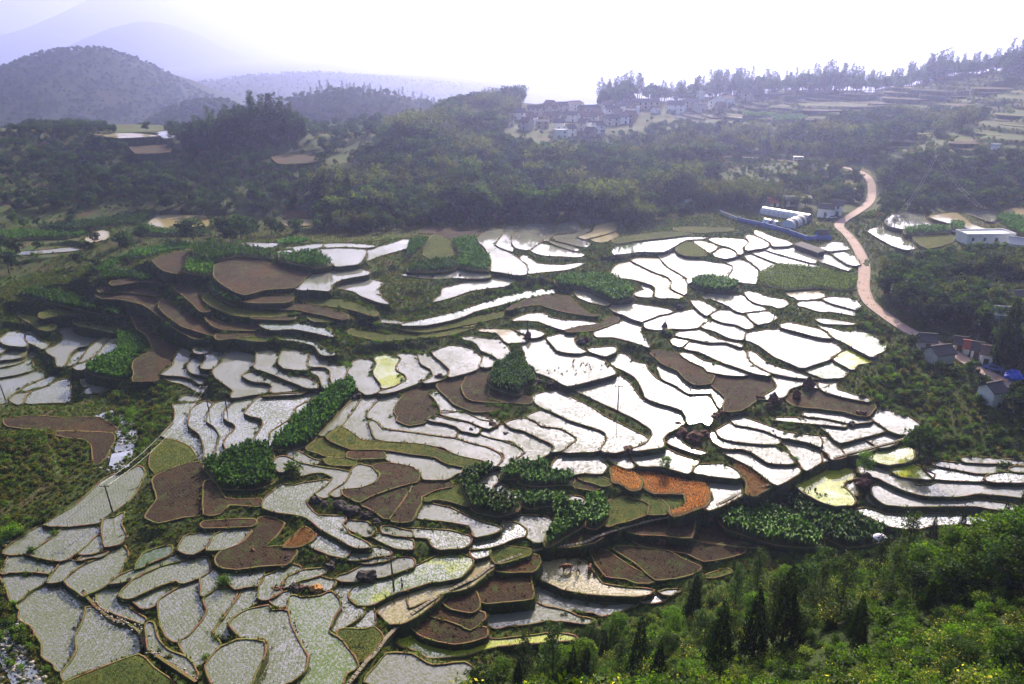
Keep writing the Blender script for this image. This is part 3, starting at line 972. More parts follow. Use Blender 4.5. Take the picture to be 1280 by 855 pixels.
def soil_mat(name, c1, c2, c3, furrow=True, weeds=0.0):
    m, nt, nodes, links = mat(name)
    pos = wpos(nt)
    oi = nt.nodes.new("ShaderNodeObjectInfo").outputs["Random"]
    big = noise(nt, 0.12, 5, 0.6, pos)
    fine = noise(nt, 3.0, 6, 0.75, pos)
    c = mixc(nt, ramp(nt, big, [(0.36, 0.0), (0.64, 1.0)]), c1, c2)
    rust = noise(nt, 0.045, 4, 0.6, pos)
    c = mixc(nt, ramp(nt, rust, [(0.5, 0.0), (0.66, 0.85)]), c, [c2[0] * 1.7, c2[1] * 1.15, c2[2] * 0.75])
    clod = noise(nt, 1.1, 6, 0.8, pos)
    c = mixc(nt, ramp(nt, fine, [(0.45, 0.0), (0.7, 1.0)]), c, c3)
    c = mixc(nt, ramp(nt, clod, [(0.50, 0.0), (0.66, 0.75)]), c, [v * 0.45 for v in c1])
    if weeds:
        wd = noise(nt, 0.5, 6, 0.75, pos)
        c = mixc(nt, ramp(nt, wd, [(0.62 - weeds * 0.25, 0.0), (0.72 - weeds * 0.2, 1.0)]), c, (0.055, 0.085, 0.02))
    c = mixc(nt, math_(nt, 'MULTIPLY', oi, 0.45), c, [v * 0.55 for v in c2])
    h = fine
    if furrow:
        wv = nt.nodes.new("ShaderNodeTexWave")
        wv.wave_type = 'BANDS'; wv.bands_direction = 'DIAGONAL'
        wv.inputs["Scale"].default_value = 0.8; wv.inputs["Distortion"].default_value = 14.0
        wv.inputs["Detail"].default_value = 2.0; wv.inputs["Detail Scale"].default_value = 0.12
        links.new(pos, wv.inputs["Vector"])
        h = math_(nt, 'ADD', fine, math_(nt, 'MULTIPLY', wv.outputs["Fac"], 0.05))
    principled(nt, c, 0.95, 0.1, bump(nt, h, 0.9, 0.25))
    return m


def leaf_mat(name, dark, light, trans=0.45, tip=None):
    """leaves: per-leaf and per-plant colour spread, light passing through the blade"""
    m, nt, nodes, links = mat(name)
    geo = nt.nodes.new("ShaderNodeNewGeometry")
    oi = nt.nodes.new("ShaderNodeObjectInfo").outputs["Random"]
    rnd = geo.outputs["Random Per Island"]
    c = mixc(nt, rnd, dark, light)
    c = mixc(nt, math_(nt, 'MULTIPLY', oi, 0.8), c, mixc(nt, rnd, [v * 0.5 for v in dark], [light[0] * 1.2, light[1] * 0.85, light[2] * 0.7]))
    oi2 = math_(nt, 'FRACT', math_(nt, 'MULTIPLY', oi, 7.31))
    c = mixc(nt, 1.0, c, ramp(nt, oi2, [(0.0, 0.5), (1.0, 1.45)]), 'MULTIPLY')
    if tip:
        c = mixc(nt, ramp(nt, rnd, [(0.86, 0.0), (0.88, 1.0)]), c, tip)
    dif = nt.nodes.new("ShaderNodeBsdfDiffuse"); links.new(c, dif.inputs[0])
    tr = nt.nodes.new("ShaderNodeBsdfTranslucent")
    links.new(mixc(nt, 1.0, c, (1.7, 1.75, 0.5), 'MULTIPLY'), tr.inputs[0])
    mx = nt.nodes.new("ShaderNodeMixShader"); mx.inputs[0].default_value = trans
    links.new(dif.outputs[0], mx.inputs[1]); links.new(tr.outputs[0], mx.inputs[2])
    gl = nt.nodes.new("ShaderNodeBsdfGlossy"); gl.inputs["Roughness"].default_value = 0.45
    gl.inputs["Color"].default_value = (1, 1, 1, 1)
    mx2 = nt.nodes.new("ShaderNodeMixShader"); mx2.inputs[0].default_value = 0.008
    links.new(mx.outputs[0], mx2.inputs[1]); links.new(gl.outputs[0], mx2.inputs[2])
    o = nt.nodes.new("ShaderNodeOutputMaterial"); links.new(mx2.outputs[0], o.inputs[0])
    return m


M = {}
M['w'] = water_mat("paddy_water", (0.17, 0.165, 0.145), 0.055, 0.05, 0.42, (0.15, 0.16, 0.10))
M['s'] = water_mat("paddy_water_seedlings", (0.19, 0.175, 0.14), 0.28, 0.06, 0.50, (0.15, 0.17, 0.09))
M['t'] = water_mat("paddy_water_dulled_seedlings", (0.19, 0.165, 0.14), 0.21, 0.07, 0.62, (0.14, 0.16, 0.09))  # duller copy of the seedling water, dimmer sky reflection toned in
M['y'] = water_mat("paddy_water_algae", (0.25, 0.27, 0.05), 0.12, 0.08, 0.3, (0.2, 0.25, 0.03), 0.42, (0.40, 0.42, 0.03))
M['a'] = water_mat("paddy_water_part_algae", (0.17, 0.165, 0.12), 0.16, 0.06, 0.5, (0.12, 0.17, 0.05), 0.56, (0.36, 0.38, 0.03))
M['m'] = water_mat("muddy_shallows", (0.34, 0.27, 0.15), 0.05, 0.12, 0.42, (0.2, 0.19, 0.08), 0.52, (0.26, 0.17, 0.08))
M['d'] = water_mat("shade_tinted_pond", (0.07, 0.085, 0.04), 0.10, 0.05, 0.3, (0.06, 0.10, 0.03))  # shade over the water is put into its mud colour
M['b'] = soil_mat("ploughed_soil", (0.026, 0.018, 0.012), (0.055, 0.034, 0.019), (0.085, 0.056, 0.034), True, 0.4)
M['g'] = soil_mat("rough_grass_soil", (0.045, 0.07, 0.015), (0.12, 0.15, 0.025), (0.11, 0.085, 0.035), False, 0.7)
M['c'] = soil_mat("crop_soil", (0.05, 0.05, 0.03), (0.07, 0.06, 0.035), (0.08, 0.07, 0.04), False, 0.8)
M['o'] = soil_mat("straw_soil", (0.16, 0.10, 0.04), (0.2, 0.12, 0.05), (0.25, 0.15, 0.06), False)
M['v'] = soil_mat("vegetable_soil", (0.07, 0.10, 0.03), (0.10, 0.13, 0.04), (0.09, 0.08, 0.05), False, 0.9)


def bund_mat():
    m, nt, nodes, links = mat("bund_earth")
    geo = nt.nodes.new("ShaderNodeNewGeometry")
    pos = geo.outputs["Position"]
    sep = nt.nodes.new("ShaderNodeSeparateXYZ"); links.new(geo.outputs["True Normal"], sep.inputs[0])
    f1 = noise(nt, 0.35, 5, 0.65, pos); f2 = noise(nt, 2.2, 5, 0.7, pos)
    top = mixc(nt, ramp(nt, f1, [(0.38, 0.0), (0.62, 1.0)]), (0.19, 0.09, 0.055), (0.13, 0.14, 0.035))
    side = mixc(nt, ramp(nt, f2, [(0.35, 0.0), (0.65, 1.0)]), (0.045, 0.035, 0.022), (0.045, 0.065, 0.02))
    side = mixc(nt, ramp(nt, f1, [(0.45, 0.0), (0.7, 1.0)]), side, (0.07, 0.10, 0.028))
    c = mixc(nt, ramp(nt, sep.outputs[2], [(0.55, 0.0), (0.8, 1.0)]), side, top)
    principled(nt, c, 0.95, 0.1, bump(nt, f2, 0.8, 0.2))
    return m


def ground_mat():
    m, nt, nodes, links = mat("hillside_ground")
    pos = wpos(nt)
    f0 = noise(nt, 0.018, 5, 0.6, pos)
    f1 = noise(nt, 0.13, 6, 0.65, pos); f2 = noise(nt, 1.3, 6, 0.75, pos)
    c = mixc(nt, ramp(nt, f2, [(0.35, 0.0), (0.62, 1.0)]), (0.022, 0.042, 0.008), (0.075, 0.115, 0.018))
    c = mixc(nt, ramp(nt, f1, [(0.50, 0.0), (0.60, 1.0)]), c, mixc(nt, f2, (0.05, 0.035, 0.02), (0.13, 0.085, 0.05)))
    c = mixc(nt, ramp(nt, f0, [(0.45, 0.0), (0.62, 1.0)]), c, mixc(nt, f2, (0.02, 0.036, 0.010), (0.07, 0.085, 0.022)))
    sp_ = nt.nodes.new("ShaderNodeSeparateXYZ"); links.new(pos, sp_.inputs[0])
    farf = ramp(nt, math_(nt, 'MULTIPLY_ADD', sp_.outputs[1], 0.002, -1.15), [(0.0, 0.0), (0.3, 1.0)])
    f3 = noise(nt, 0.006, 6, 0.7, pos)
    c = mixc(nt, farf, c, mixc(nt, ramp(nt, f3, [(0.42, 0.0), (0.6, 1.0)]), (0.018, 0.03, 0.012), (0.05, 0.055, 0.03)))
    shade_litter = math_(nt, 'MULTIPLY', ramp(nt, math_(nt, 'MULTIPLY_ADD', sp_.outputs[2], 0.05, -1.05), [(0.0, 0.0), (0.3, 1.0)]), ramp(nt, math_(nt, 'MULTIPLY_ADD', sp_.outputs[1], -0.02, 2.9), [(0.0, 0.0), (0.3, 1.0)]))
    c = mixc(nt, shade_litter, c, mixc(nt, ramp(nt, f2, [(0.4, 0.0), (0.65, 1.0)]), (0.008, 0.007, 0.005), (0.026, 0.022, 0.013)))  # forest litter coloured near black to deepen the shade under the trees
    sep = nt.nodes.new("ShaderNodeSeparateXYZ"); links.new(nt.nodes.new("ShaderNodeNewGeometry").outputs["True Normal"], sep.inputs[0])
    c = mixc(nt, ramp(nt, sep.outputs[2], [(0.80, 1.0), (0.93, 0.0)]), c, mixc(nt, f2, (0.018, 0.034, 0.009), (0.055, 0.075, 0.018)))
    principled(nt, c, 0.95, 0.1, bump(nt, f2, 0.9, 0.4))
    return m


M['bund'] = bund_mat()
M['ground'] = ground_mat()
M['bark'] = plain("bark", (0.10, 0.075, 0.055), 0.95, 0.4, 4)
M['culm'] = plain("bamboo_culm", (0.16, 0.18, 0.06), 0.6, 0.3, 3)
M['stone'] = plain("weathered_stone", (0.26, 0.24, 0.21), 0.9, 0.4, 2.5, bmp=0.6)
M['paving'] = plain("path_stone", (0.22, 0.19, 0.14), 0.9, 0.35, 2.5, bmp=0.4)
M['hay'] = plain("dark_hay", (0.11, 0.055, 0.035), 1.0, 0.5, 5, bmp=1.0)
M['rock'] = plain("dark_rock", (0.05, 0.04, 0.035), 0.9, 0.5, 3, bmp=0.9)
M['wood'] = plain("pole_wood", (0.10, 0.085, 0.07), 0.85, 0.3, 3)
M['concrete_pole'] = plain("pole_concrete", (0.33, 0.32, 0.30), 0.85, 0.2, 3)
M['porcelain'] = plain("insulator", (0.5, 0.45, 0.4), 0.3, 0.1, 3, spec=0.5)
M['wire'] = plain("wire", (0.35, 0.36, 0.35), 0.45, 0.1, 3, spec=0.5)
M['road'] = plain("pink_concrete_road", (0.36, 0.25, 0.215), 0.9, 0.18, 0.4)
M['track'] = plain("village_road", (0.40, 0.36, 0.33), 0.9, 0.2, 0.5)
M['kerb'] = plain("road_kerb", (0.30, 0.24, 0.2), 0.9, 0.25, 1.5)
M['white_wall'] = plain("limewash", (0.84, 0.83, 0.82), 0.9, 0.14, 0.6)
M['grey_wall'] = plain("old_render", (0.50, 0.47, 0.44), 0.95, 0.25, 0.7)
M['brown_wall'] = plain("rammed_earth", (0.34, 0.26, 0.20), 0.95, 0.25, 0.7)
M['roof_dark'] = plain("dark_tile", (0.085, 0.08, 0.085), 0.85, 0.35, 1.8, bmp=0.7)
M['roof_brown'] = plain("brown_tile", (0.16, 0.10, 0.085), 0.85, 0.35, 1.8, bmp=0.7)
M['roof_red'] = plain("red_sheet", (0.42, 0.12, 0.08), 0.7, 0.2, 1.5)
M['roof_white'] = plain("pale_sheet", (0.70, 0.70, 0.72), 0.5, 0.12, 1.0)
M['roof_grey'] = plain("grey_sheet", (0.36, 0.37, 0.42), 0.55, 0.15, 1.0)
M['glass'] = plain("dark_glass", (0.03, 0.035, 0.04), 0.15, 0.2, 2, spec=0.6)
M['door'] = plain("door_wood", (0.12, 0.075, 0.05), 0.7, 0.3, 3)
M['blue'] = plain("blue_wall_paint", (0.10, 0.19, 0.52), 0.7, 0.2, 0.6)
M['film'] = plain("tunnel_film", (0.62, 0.65, 0.70), 0.35, 0.15, 0.5, spec=0.5)
M['film_dark'] = plain("tunnel_dark_sheet", (0.16, 0.13, 0.13), 0.8, 0.3, 0.8)  # dark sheet filling the gap sections of the torn tunnels
M['tarp'] = plain("blue_tarpaulin", (0.03, 0.09, 0.62), 0.5, 0.3, 1.2, spec=0.4, bmp=0.7)
M['rust'] = plain("rusty_frame", (0.22, 0.10, 0.07), 0.8, 0.3, 2)
M['stream'] = water_mat("stream_water", (0.13, 0.13, 0.12), 0.3, 0.15)
# ---------------------------------------------------------------- fields: read outlines, give each its level
def read_fields():
    out = []
    c = r = 0
    for ln in FIELDS.strip().splitlines():
        p = ln.split()
        if p[0] == '@':
            c, r = int(p[1]), int(p[2]); continue
        pts = np.array([[float(a) for a in q.split(',')] for q in p[1:]])
        out.append((p[0], np.stack([c * 256 + pts[:, 0] / 5, r * 171 + pts[:, 1] / 5], 1), False))
    for ln in LEDGES.strip().splitlines():
        p = ln.split()
        out.append((p[0], np.array([[float(a) for a in q.split(',')] for q in p[1:]]), False))
    for ln in FAR_FIELDS.strip().splitlines():
        p = ln.split()
        out.append((p[0], np.array([[float(a) for a in q.split(',')] for q in p[1:]]), True))
    return out


def poly_centroid(P):
    x, y = P[:, 0], P[:, 1]
    cr = x * np.roll(y, -1) - np.roll(x, -1) * y
    A = cr.sum() / 2
    if abs(A) < 1e-6: return P.mean(0)
    return np.array([((x + np.roll(x, -1)) * cr).sum() / (6 * A), ((y + np.roll(y, -1)) * cr).sum() / (6 * A)])


FLD = []
GT = GZ.copy()                     # terrain as built: cut to the field levels
own = np.full(GZ.shape, -1, int)
RAW = [(k, smooth_closed(p, 3), far) for k, p, far in read_fields()]
for i, (k, P, far) in enumerate(RAW):
    if area2(P) < 0: RAW[i] = (k, P[::-1], far)
DENSE = []
for i, (k, P, far) in enumerate(RAW):
    Q = np.roll(P, -1, 0); DENSE.append(np.concatenate([P * (1 - t) + Q * t for t in (0, .25, .5, .75)]))
GROWN = []
for i, (k, P, far) in enumerate(RAW):     # outlines reach out to their neighbours, leaving room for the bund
    lo, hi = P.min(0) - 9, P.max(0) + 9
    oth = [D for j, D in enumerate(DENSE) if j != i and (D.max(0) > lo).all() and (D.min(0) < hi).all()]
    e = np.roll(P, -1, 0) - P; nn = np.stack([e[:, 1], -e[:, 0]], 1); nn /= np.linalg.norm(nn, axis=1)[:, None] + 1e-9
    vn = nn + np.roll(nn, 1, 0); vn /= np.linalg.norm(vn, axis=1)[:, None] + 1e-9
    d = np.full(len(P), 9.0)
    if oth:
        O = np.concatenate(oth)
        d = np.minimum(d, np.sqrt(((P[:, None] - O[None]) ** 2).sum(-1)).min(1))
    keep_gap = 2.0 if P[:, 1].mean() > 420 else 1.5
    g_ = np.where(d < 8.5, np.clip((d - keep_gap) / 2, -0.6, 2.6), 0.6)
    if far: g_ = np.zeros(len(P)); P = np.stack([P[:, 0], P[:, 1].mean() + (P[:, 1] - P[:, 1].mean()) * 0.62], 1) if P[:, 0].mean() > 900 and P[:, 1].mean() > 105 else P
    g_ = 0.25 * np.roll(g_, 1) + 0.5 * g_ + 0.25 * np.roll(g_, -1)
    GROWN.append((k, P + vn * g_[:, None], far))
for kind, px, far in GROWN:
    c = poly_centroid(px)
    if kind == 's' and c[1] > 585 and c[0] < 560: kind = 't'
    if not inside(px, c[0:1], c[1:2])[0]:
        c = px[np.argmin(((px - c) ** 2).sum(1))] * 0.6 + c * 0.4
    z = float(hit(c[0], c[1])[2]) + 0.15 + RNG.uniform(-0.03, 0.03)
    if c[0] > 1085 and 250 < c[1] < 340: z += 0.7
    W = np.array([on_plane(u, v, z)[:2] for u, v in px])
    if area2(W) < 0: W = W[::-1]; px = px[::-1]
    # drop bunched corners
    keep = [0]
    for i in range(1, len(W)):
        if np.linalg.norm(W[i] - W[keep[-1]]) > 0.25: keep.append(i)
    W = W[keep]; px = px[keep]
    if len(W) < 4: continue
    FLD.append(dict(kind=kind, px=px, c=c, z=z, W=W, area=abs(area2(W)), far=far))

order = sorted(range(len(FLD)), key=lambda i: FLD[i]['z'])
for i in order:                    # lower fields first, higher ones win where outlines overlap
    f = FLD[i]; W = f['W']
    x0, x1, y0, y1 = W[:, 0].min() - 1, W[:, 0].max() + 1, W[:, 1].min() - 1, W[:, 1].max() + 1
    ix = np.where((XS >= x0) & (XS <= x1))[0]; iy = np.where((YS >= y0) & (YS <= y1))[0]
    if len(ix) == 0 or len(iy) == 0: continue
    sx, sy = np.meshgrid(XS[ix], YS[iy])
    m = inside(W, sx, sy)
    sub = own[np.ix_(iy, ix)]; sub[m] = i; own[np.ix_(iy, ix)] = sub
lev = np.array([f['z'] for f in FLD])
cut = np.where(own >= 0, lev[np.clip(own, 0, None)] - 0.45, np.nan)
known = cut.copy()
for it in range(4):                # ground beside a field follows the lower field
    P = np.pad(known, 1, constant_values=np.nan)
    nb = np.stack([P[1 + a:P.shape[0] - 1 + a, 1 + b:P.shape[1] - 1 + b] for a in (-1, 0, 1) for b in (-1, 0, 1)])
    with np.errstate(all='ignore'):
        import warnings; warnings.simplefilter('ignore')
        mn = np.nanmin(nb, 0)
    near = np.isnan(known) & ~np.isnan(mn) & (GY < 360)
    known = np.where(near, np.minimum(mn + 0.28 * (it == 0), GZ + 0.8), known)
GT = np.where(np.isnan(known), GZ, known)

# stepped banks on the dark spur
_u, _v, _d = project(GX, GY, GZ)
sp = inside(np.array([(60,345),(120,322),(240,318),(330,335),(450,352),(560,372),(640,352),(760,352),(680,385),(560,405),(440,452),(330,435),(240,430),(190,505),(130,480),(150,420),(80,390)], float), _u, _v) & (_d > 30) & (GY < 330)
spw = sp.astype(float)
for _ in range(3):
    Pp = np.pad(spw, 1, mode='edge'); spw = (Pp[:-2, 1:-1] + Pp[2:, 1:-1] + Pp[1:-1, :-2] + Pp[1:-1, 2:] + 4 * spw) / 8
free = np.isnan(known)
GT = np.where(free, contour_steps(GT, 1.5, spw), GT)

# roads cut into the ground as well
ROAD_PX = [(898,195),(940,197.5),(975,200.5),(1030,206),(1068,212.5),(1086,223),(1090,240),(1086,254),(1070,266),(1052,277),(1049,284),(1060,294),(1072,311),(1080,330),(1080,346),(1079,360),(1086,378),(1104,393),(1132,412),(1172,431),(1200,446),(1216,457),(1240,470),(1266,484)]


def lay_strip(px, width, sub=6, lift=0.12, cutter=True):
    global GT
    P = smooth_open(px, sub)
    C = np.array([hit(u, v) for u, v in P])
    # resample evenly and smooth the long profile
    for _ in range(3):
        C[1:-1] = 0.25 * C[:-2] + 0.5 * C[1:-1] + 0.25 * C[2:]
    T = np.gradient(C[:, :2], axis=0); T /= np.linalg.norm(T, axis=1)[:, None] + 1e-9
    S = np.stack([-T[:, 1], T[:, 0]], 1)
    L = np.column_stack([C[:, :2] + S * width / 2, C[:, 2] + lift]); R = np.column_stack([C[:, :2] - S * width / 2, C[:, 2] + lift])
    if cutter:
        for k in range(len(C)):
            ix = np.where(np.abs(XS - C[k, 0]) < width * 1.6 + 1.5)[0]; iy = np.where(np.abs(YS - C[k, 1]) < width * 1.6 + 1.5)[0]
            if len(ix) == 0 or len(iy) == 0: continue
            sx, sy = np.meshgrid(XS[ix], YS[iy])
            d = np.hypot(sx - C[k, 0], sy - C[k, 1])
            w = np.clip((width * 1.5 + 1.0 - d) / (width * 0.5 + 0.5), 0, 1)
            sub_ = GT[np.ix_(iy, ix)]
            tgt = np.minimum(sub_, C[k, 2] - 0.05)
            sub_ = np.where(w > 0.5, C[k, 2] - 0.10, sub_ * (1 - w) + tgt * w)
            GT[np.ix_(iy, ix)] = sub_
    return C, L, R


ROAD = lay_strip(ROAD_PX, 3.0)
LANE = lay_strip([(1088,329),(1104,325),(1124,321)], 2.6)

# ---------------------------------------------------------------- ground sheet
ny, nx = GX.shape
V = np.stack([GX, GY, GT], -1).reshape(-1, 3)
idx = np.arange(ny * nx).reshape(ny, nx)
F = np.stack([idx[:-1, :-1], idx[:-1, 1:], idx[1:, 1:], idx[1:, :-1]], -1).reshape(-1, 4)
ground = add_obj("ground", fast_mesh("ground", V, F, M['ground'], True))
tag(ground, "green and brown hillside ground between the terraces", None, None, "structure")


def ground_z(x, y):
    return sample(GT, x, y)


def strip_obj(name, L, R, thick, m, label):
    n = len(L)
    V = np.vstack([L, R, L - [0, 0, thick], R - [0, 0, thick]])
    F = []
    for i in range(n - 1):
        F += [(i, n + i, n + i + 1, i + 1), (i, i + 1, 2 * n + i + 1, 2 * n + i), (n + i, 3 * n + i, 3 * n + i + 1, n + i + 1)]
    o = add_obj(name, new_mesh(name, V, F, m))
    return tag(o, label, None, None, "structure")


road = strip_obj("road", ROAD[1], ROAD[2], 0.6, M['road'], "pinkish concrete road winding past the paddies")
strip_obj("lane", LANE[1], LANE[2], 0.5, M['track'], "short grey lane leaving the pinkish road")
for side, nm in ((ROAD[1], 'a'), (ROAD[2], 'b')):
    C = ROAD[0]
    out = side[:, :2] - C[:, :2]; out /= np.linalg.norm(out, axis=1)[:, None]
    A = side.copy(); A[:, :2] += out * 0.02; A[:, 2] += 0.1
    B = side.copy(); B[:, :2] += out * 0.28; B[:, 2] += 0.1
    if nm == 'a': A, B = B, A
    k = strip_obj("kerb", A, B, 0.5, M['kerb'], "low earth-brown kerb along the pinkish road")
    k.parent = road

# ---------------------------------------------------------------- build the fields
LOOK = {'w': ("rice_paddy", "flooded bright rice paddy", "rice paddy"),
        's': ("rice_paddy", "flooded rice paddy dotted with seedlings", "rice paddy"),
        't': ("rice_paddy", "flooded rice paddy toned down with denser seedlings", "rice paddy"),
        'y': ("rice_paddy", "yellow-green algae-covered rice paddy", "rice paddy"),
        'a': ("rice_paddy", "rice paddy with yellow-green algae patch", "rice paddy"),
        'm': ("rice_paddy", "shallow muddy tan rice paddy", "rice paddy"),
        'd': ("rice_paddy", "dark shaded strip of standing water", "rice paddy"),
        'b': ("ploughed_field", "brown ploughed dry field", "field"),
        'g': ("grass_terrace", "dull green grassy fallow terrace", "field"),
        'c': ("crop_field", "dense green crop field", "crop field"),
        'o': ("straw_field", "dry orange straw-coloured crop field", "crop field"),
        'v': ("vegetable_plot", "green vegetable plot divided by thin fences", "vegetable plot")}


def where(u, v, far):
    if v < 212 and u > 820: return "on the far hillside terraces beyond the village"
    if v < 212: return "among the wooded hills below the village"
    if u < 300 and v < 345 and u < 115: return "on the hazy valley floor below the wooded hill"
    if u > 1085 and v < 340: return "between the road and white-roofed building"
    if u > 930 and v < 330: return "by the blue wall and the pinkish road"
    if u < 150 and v > 390 and v < 515: return "across the gully from the rocky stream"
    if u < 240 and v < 640 and v > 512: return "by the rocky stream"
    if u < 250 and v > 600: return "on the flat beside the leaning pole"
    if v < 345 and u < 420: return "on the spur crest by the curved crop strip"
    if v < 365 and u < 640: return "on the saddle around the round crop mound"
    if v < 380 and u < 820 and u > 640: return "in the topmost terraces below the forest edge"
    if v < 440 and u < 440: return "on the dark banked terraces of the spur"
    if v < 520 and u < 450: return "in the winding terraces below the dark spur"
    if u < 620 and v < 520: return "around the long dark terrace banks"
    if u > 1100 and v > 560: return "in the broad steps above the maize slope"
    if u > 920 and v > 480: return "below the two pointed hay stacks"
    if u > 920: return "in the terraces beside the pinkish road"
    if u > 760 and v < 560: return "in the terraces around the sun glint"
    if u > 740 and v < 640: return "around the dry orange crop strips"
    if u > 740: return "above the wooded near slope"
    if u > 500 and v < 580: return "below the paddy with the bent worker"
    if u > 500 and v < 690: return "around the winding green crop"
    if u > 520: return "by the paddy with the ploughing ox"
    if u > 380 and v < 690: return "on the stony steps above the haystacks"
    if v < 600: return "between the two tall crop blocks"
    if v > 690 and u > 250: return "among the boulders beside the stone path"
    return "below the brown soil and crop block"


CROP_V, CROP_F = {}, {}


def crop_plants(W, z, spacing, h, spread, nleaf, jitter=0.35, orient=0.0):
    """rows of arching leaf blades inside an outline"""
    x0, x1, y0, y1 = W[:, 0].min(), W[:, 0].max(), W[:, 1].min(), W[:, 1].max()
    ca, sa = math.cos(orient), math.sin(orient)
    R = max(x1 - x0, y1 - y0) * 0.75
    gx, gy = np.meshgrid(np.arange(-R, R, spacing), np.arange(-R, R, spacing * 0.85))
    gx = gx.ravel() + RNG.normal(0, spacing * jitter, gx.size); gy = gy.ravel() + RNG.normal(0, spacing * jitter * 0.5, gy.size)
    px = (x0 + x1) / 2 + gx * ca - gy * sa; py = (y0 + y1) / 2 + gx * sa + gy * ca
    m = inside(W, px, py)
    px, py = px[m], py[m]; n = len(px)
    if n == 0: return None
    hh = h * RNG.uniform(0.7, 1.25, n) * (1 + 0.22 * vnoise(px, py, 4.0, 11))
    Vs, Fs = [], []
    for k in range(nleaf):
        a = RNG.uniform(0, 2 * math.pi, n); sp = spread * RNG.uniform(0.6, 1.2, n)
        dx, dy = np.cos(a), np.sin(a); wx, wy = -dy, dx
        w = 0.11 * h * RNG.uniform(0.7, 1.3, n)
        t0 = hh * RNG.uniform(0.0, 0.35, n); t1 = hh * RNG.uniform(0.75, 1.05, n); t2 = t1 - hh * RNG.uniform(0.0, 0.3, n)
        A = np.stack([px, py, z + t0], 1)
        B1 = np.stack([px + dx * sp * .5 + wx * w, py + dy * sp * .5 + wy * w, z + t1], 1)
        B2 = np.stack([px + dx * sp * .5 - wx * w, py + dy * sp * .5 - wy * w, z + t1], 1)
        Cc = np.stack([px + dx * sp * 1.15, py + dy * sp * 1.15, z + t2], 1)
        b = sum(len(v) for v in Vs)
        Vs.append(np.concatenate([A, B1, B2, Cc]))
        i = np.arange(n)
        Fs.append(np.stack([b + i, b + n + i, b + 3 * n + i, b + 2 * n + i], 1))
    return np.concatenate(Vs), np.concatenate(Fs)


def soil_clods(W, z):
    x0, x1, y0, y1 = W[:, 0].min(), W[:, 0].max(), W[:, 1].min(), W[:, 1].max()
    n = int((x1 - x0) * (y1 - y0) * 2.6)
    px, py = RNG.uniform(x0, x1, n), RNG.uniform(y0, y1, n)
    m = inside(W, px, py) & (vnoise(px, py, 2.5, 41) + RNG.uniform(-.6, .6, n) > -0.25)
    px, py = px[m], py[m]; n = len(px)
    if n == 0: return None
    s = RNG.uniform(0.08, 0.30, n); a = RNG.uniform(0, 6.28, n)
    Vs = [np.stack([px + np.cos(a + k * 2.09) * s, py + np.sin(a + k * 2.09) * s, np.full(n, z - 0.03)], 1) for k in range(3)]
    Vs.append(np.stack([px + RNG.normal(0, .03, n), py + RNG.normal(0, .03, n), z + s * RNG.uniform(0.35, 0.9, n)], 1))
    i = np.arange(n)
    Fs = [np.stack([i + k * n, i + ((k + 1) % 3) * n, i + 3 * n], 1) for k in range(3)]
    return np.concatenate(Vs), np.concatenate(Fs)


M['seedling'] = leaf_mat("rice_seedling", (0.05, 0.085, 0.025), (0.10, 0.14, 0.045), 0.35)
M['maize'] = leaf_mat("maize_leaf", (0.025, 0.085, 0.012), (0.06, 0.16, 0.02), 0.4)
M['straw'] = leaf_mat("dry_straw", (0.32, 0.13, 0.03), (0.52, 0.25, 0.06), 0.45)
M['veg'] = leaf_mat("vegetable_leaf", (0.09, 0.17, 0.02), (0.19, 0.30, 0.04), 0.45)
M['tuft'] = leaf_mat("bank_grass", (0.045, 0.08, 0.012), (0.15, 0.175, 0.03), 0.4)

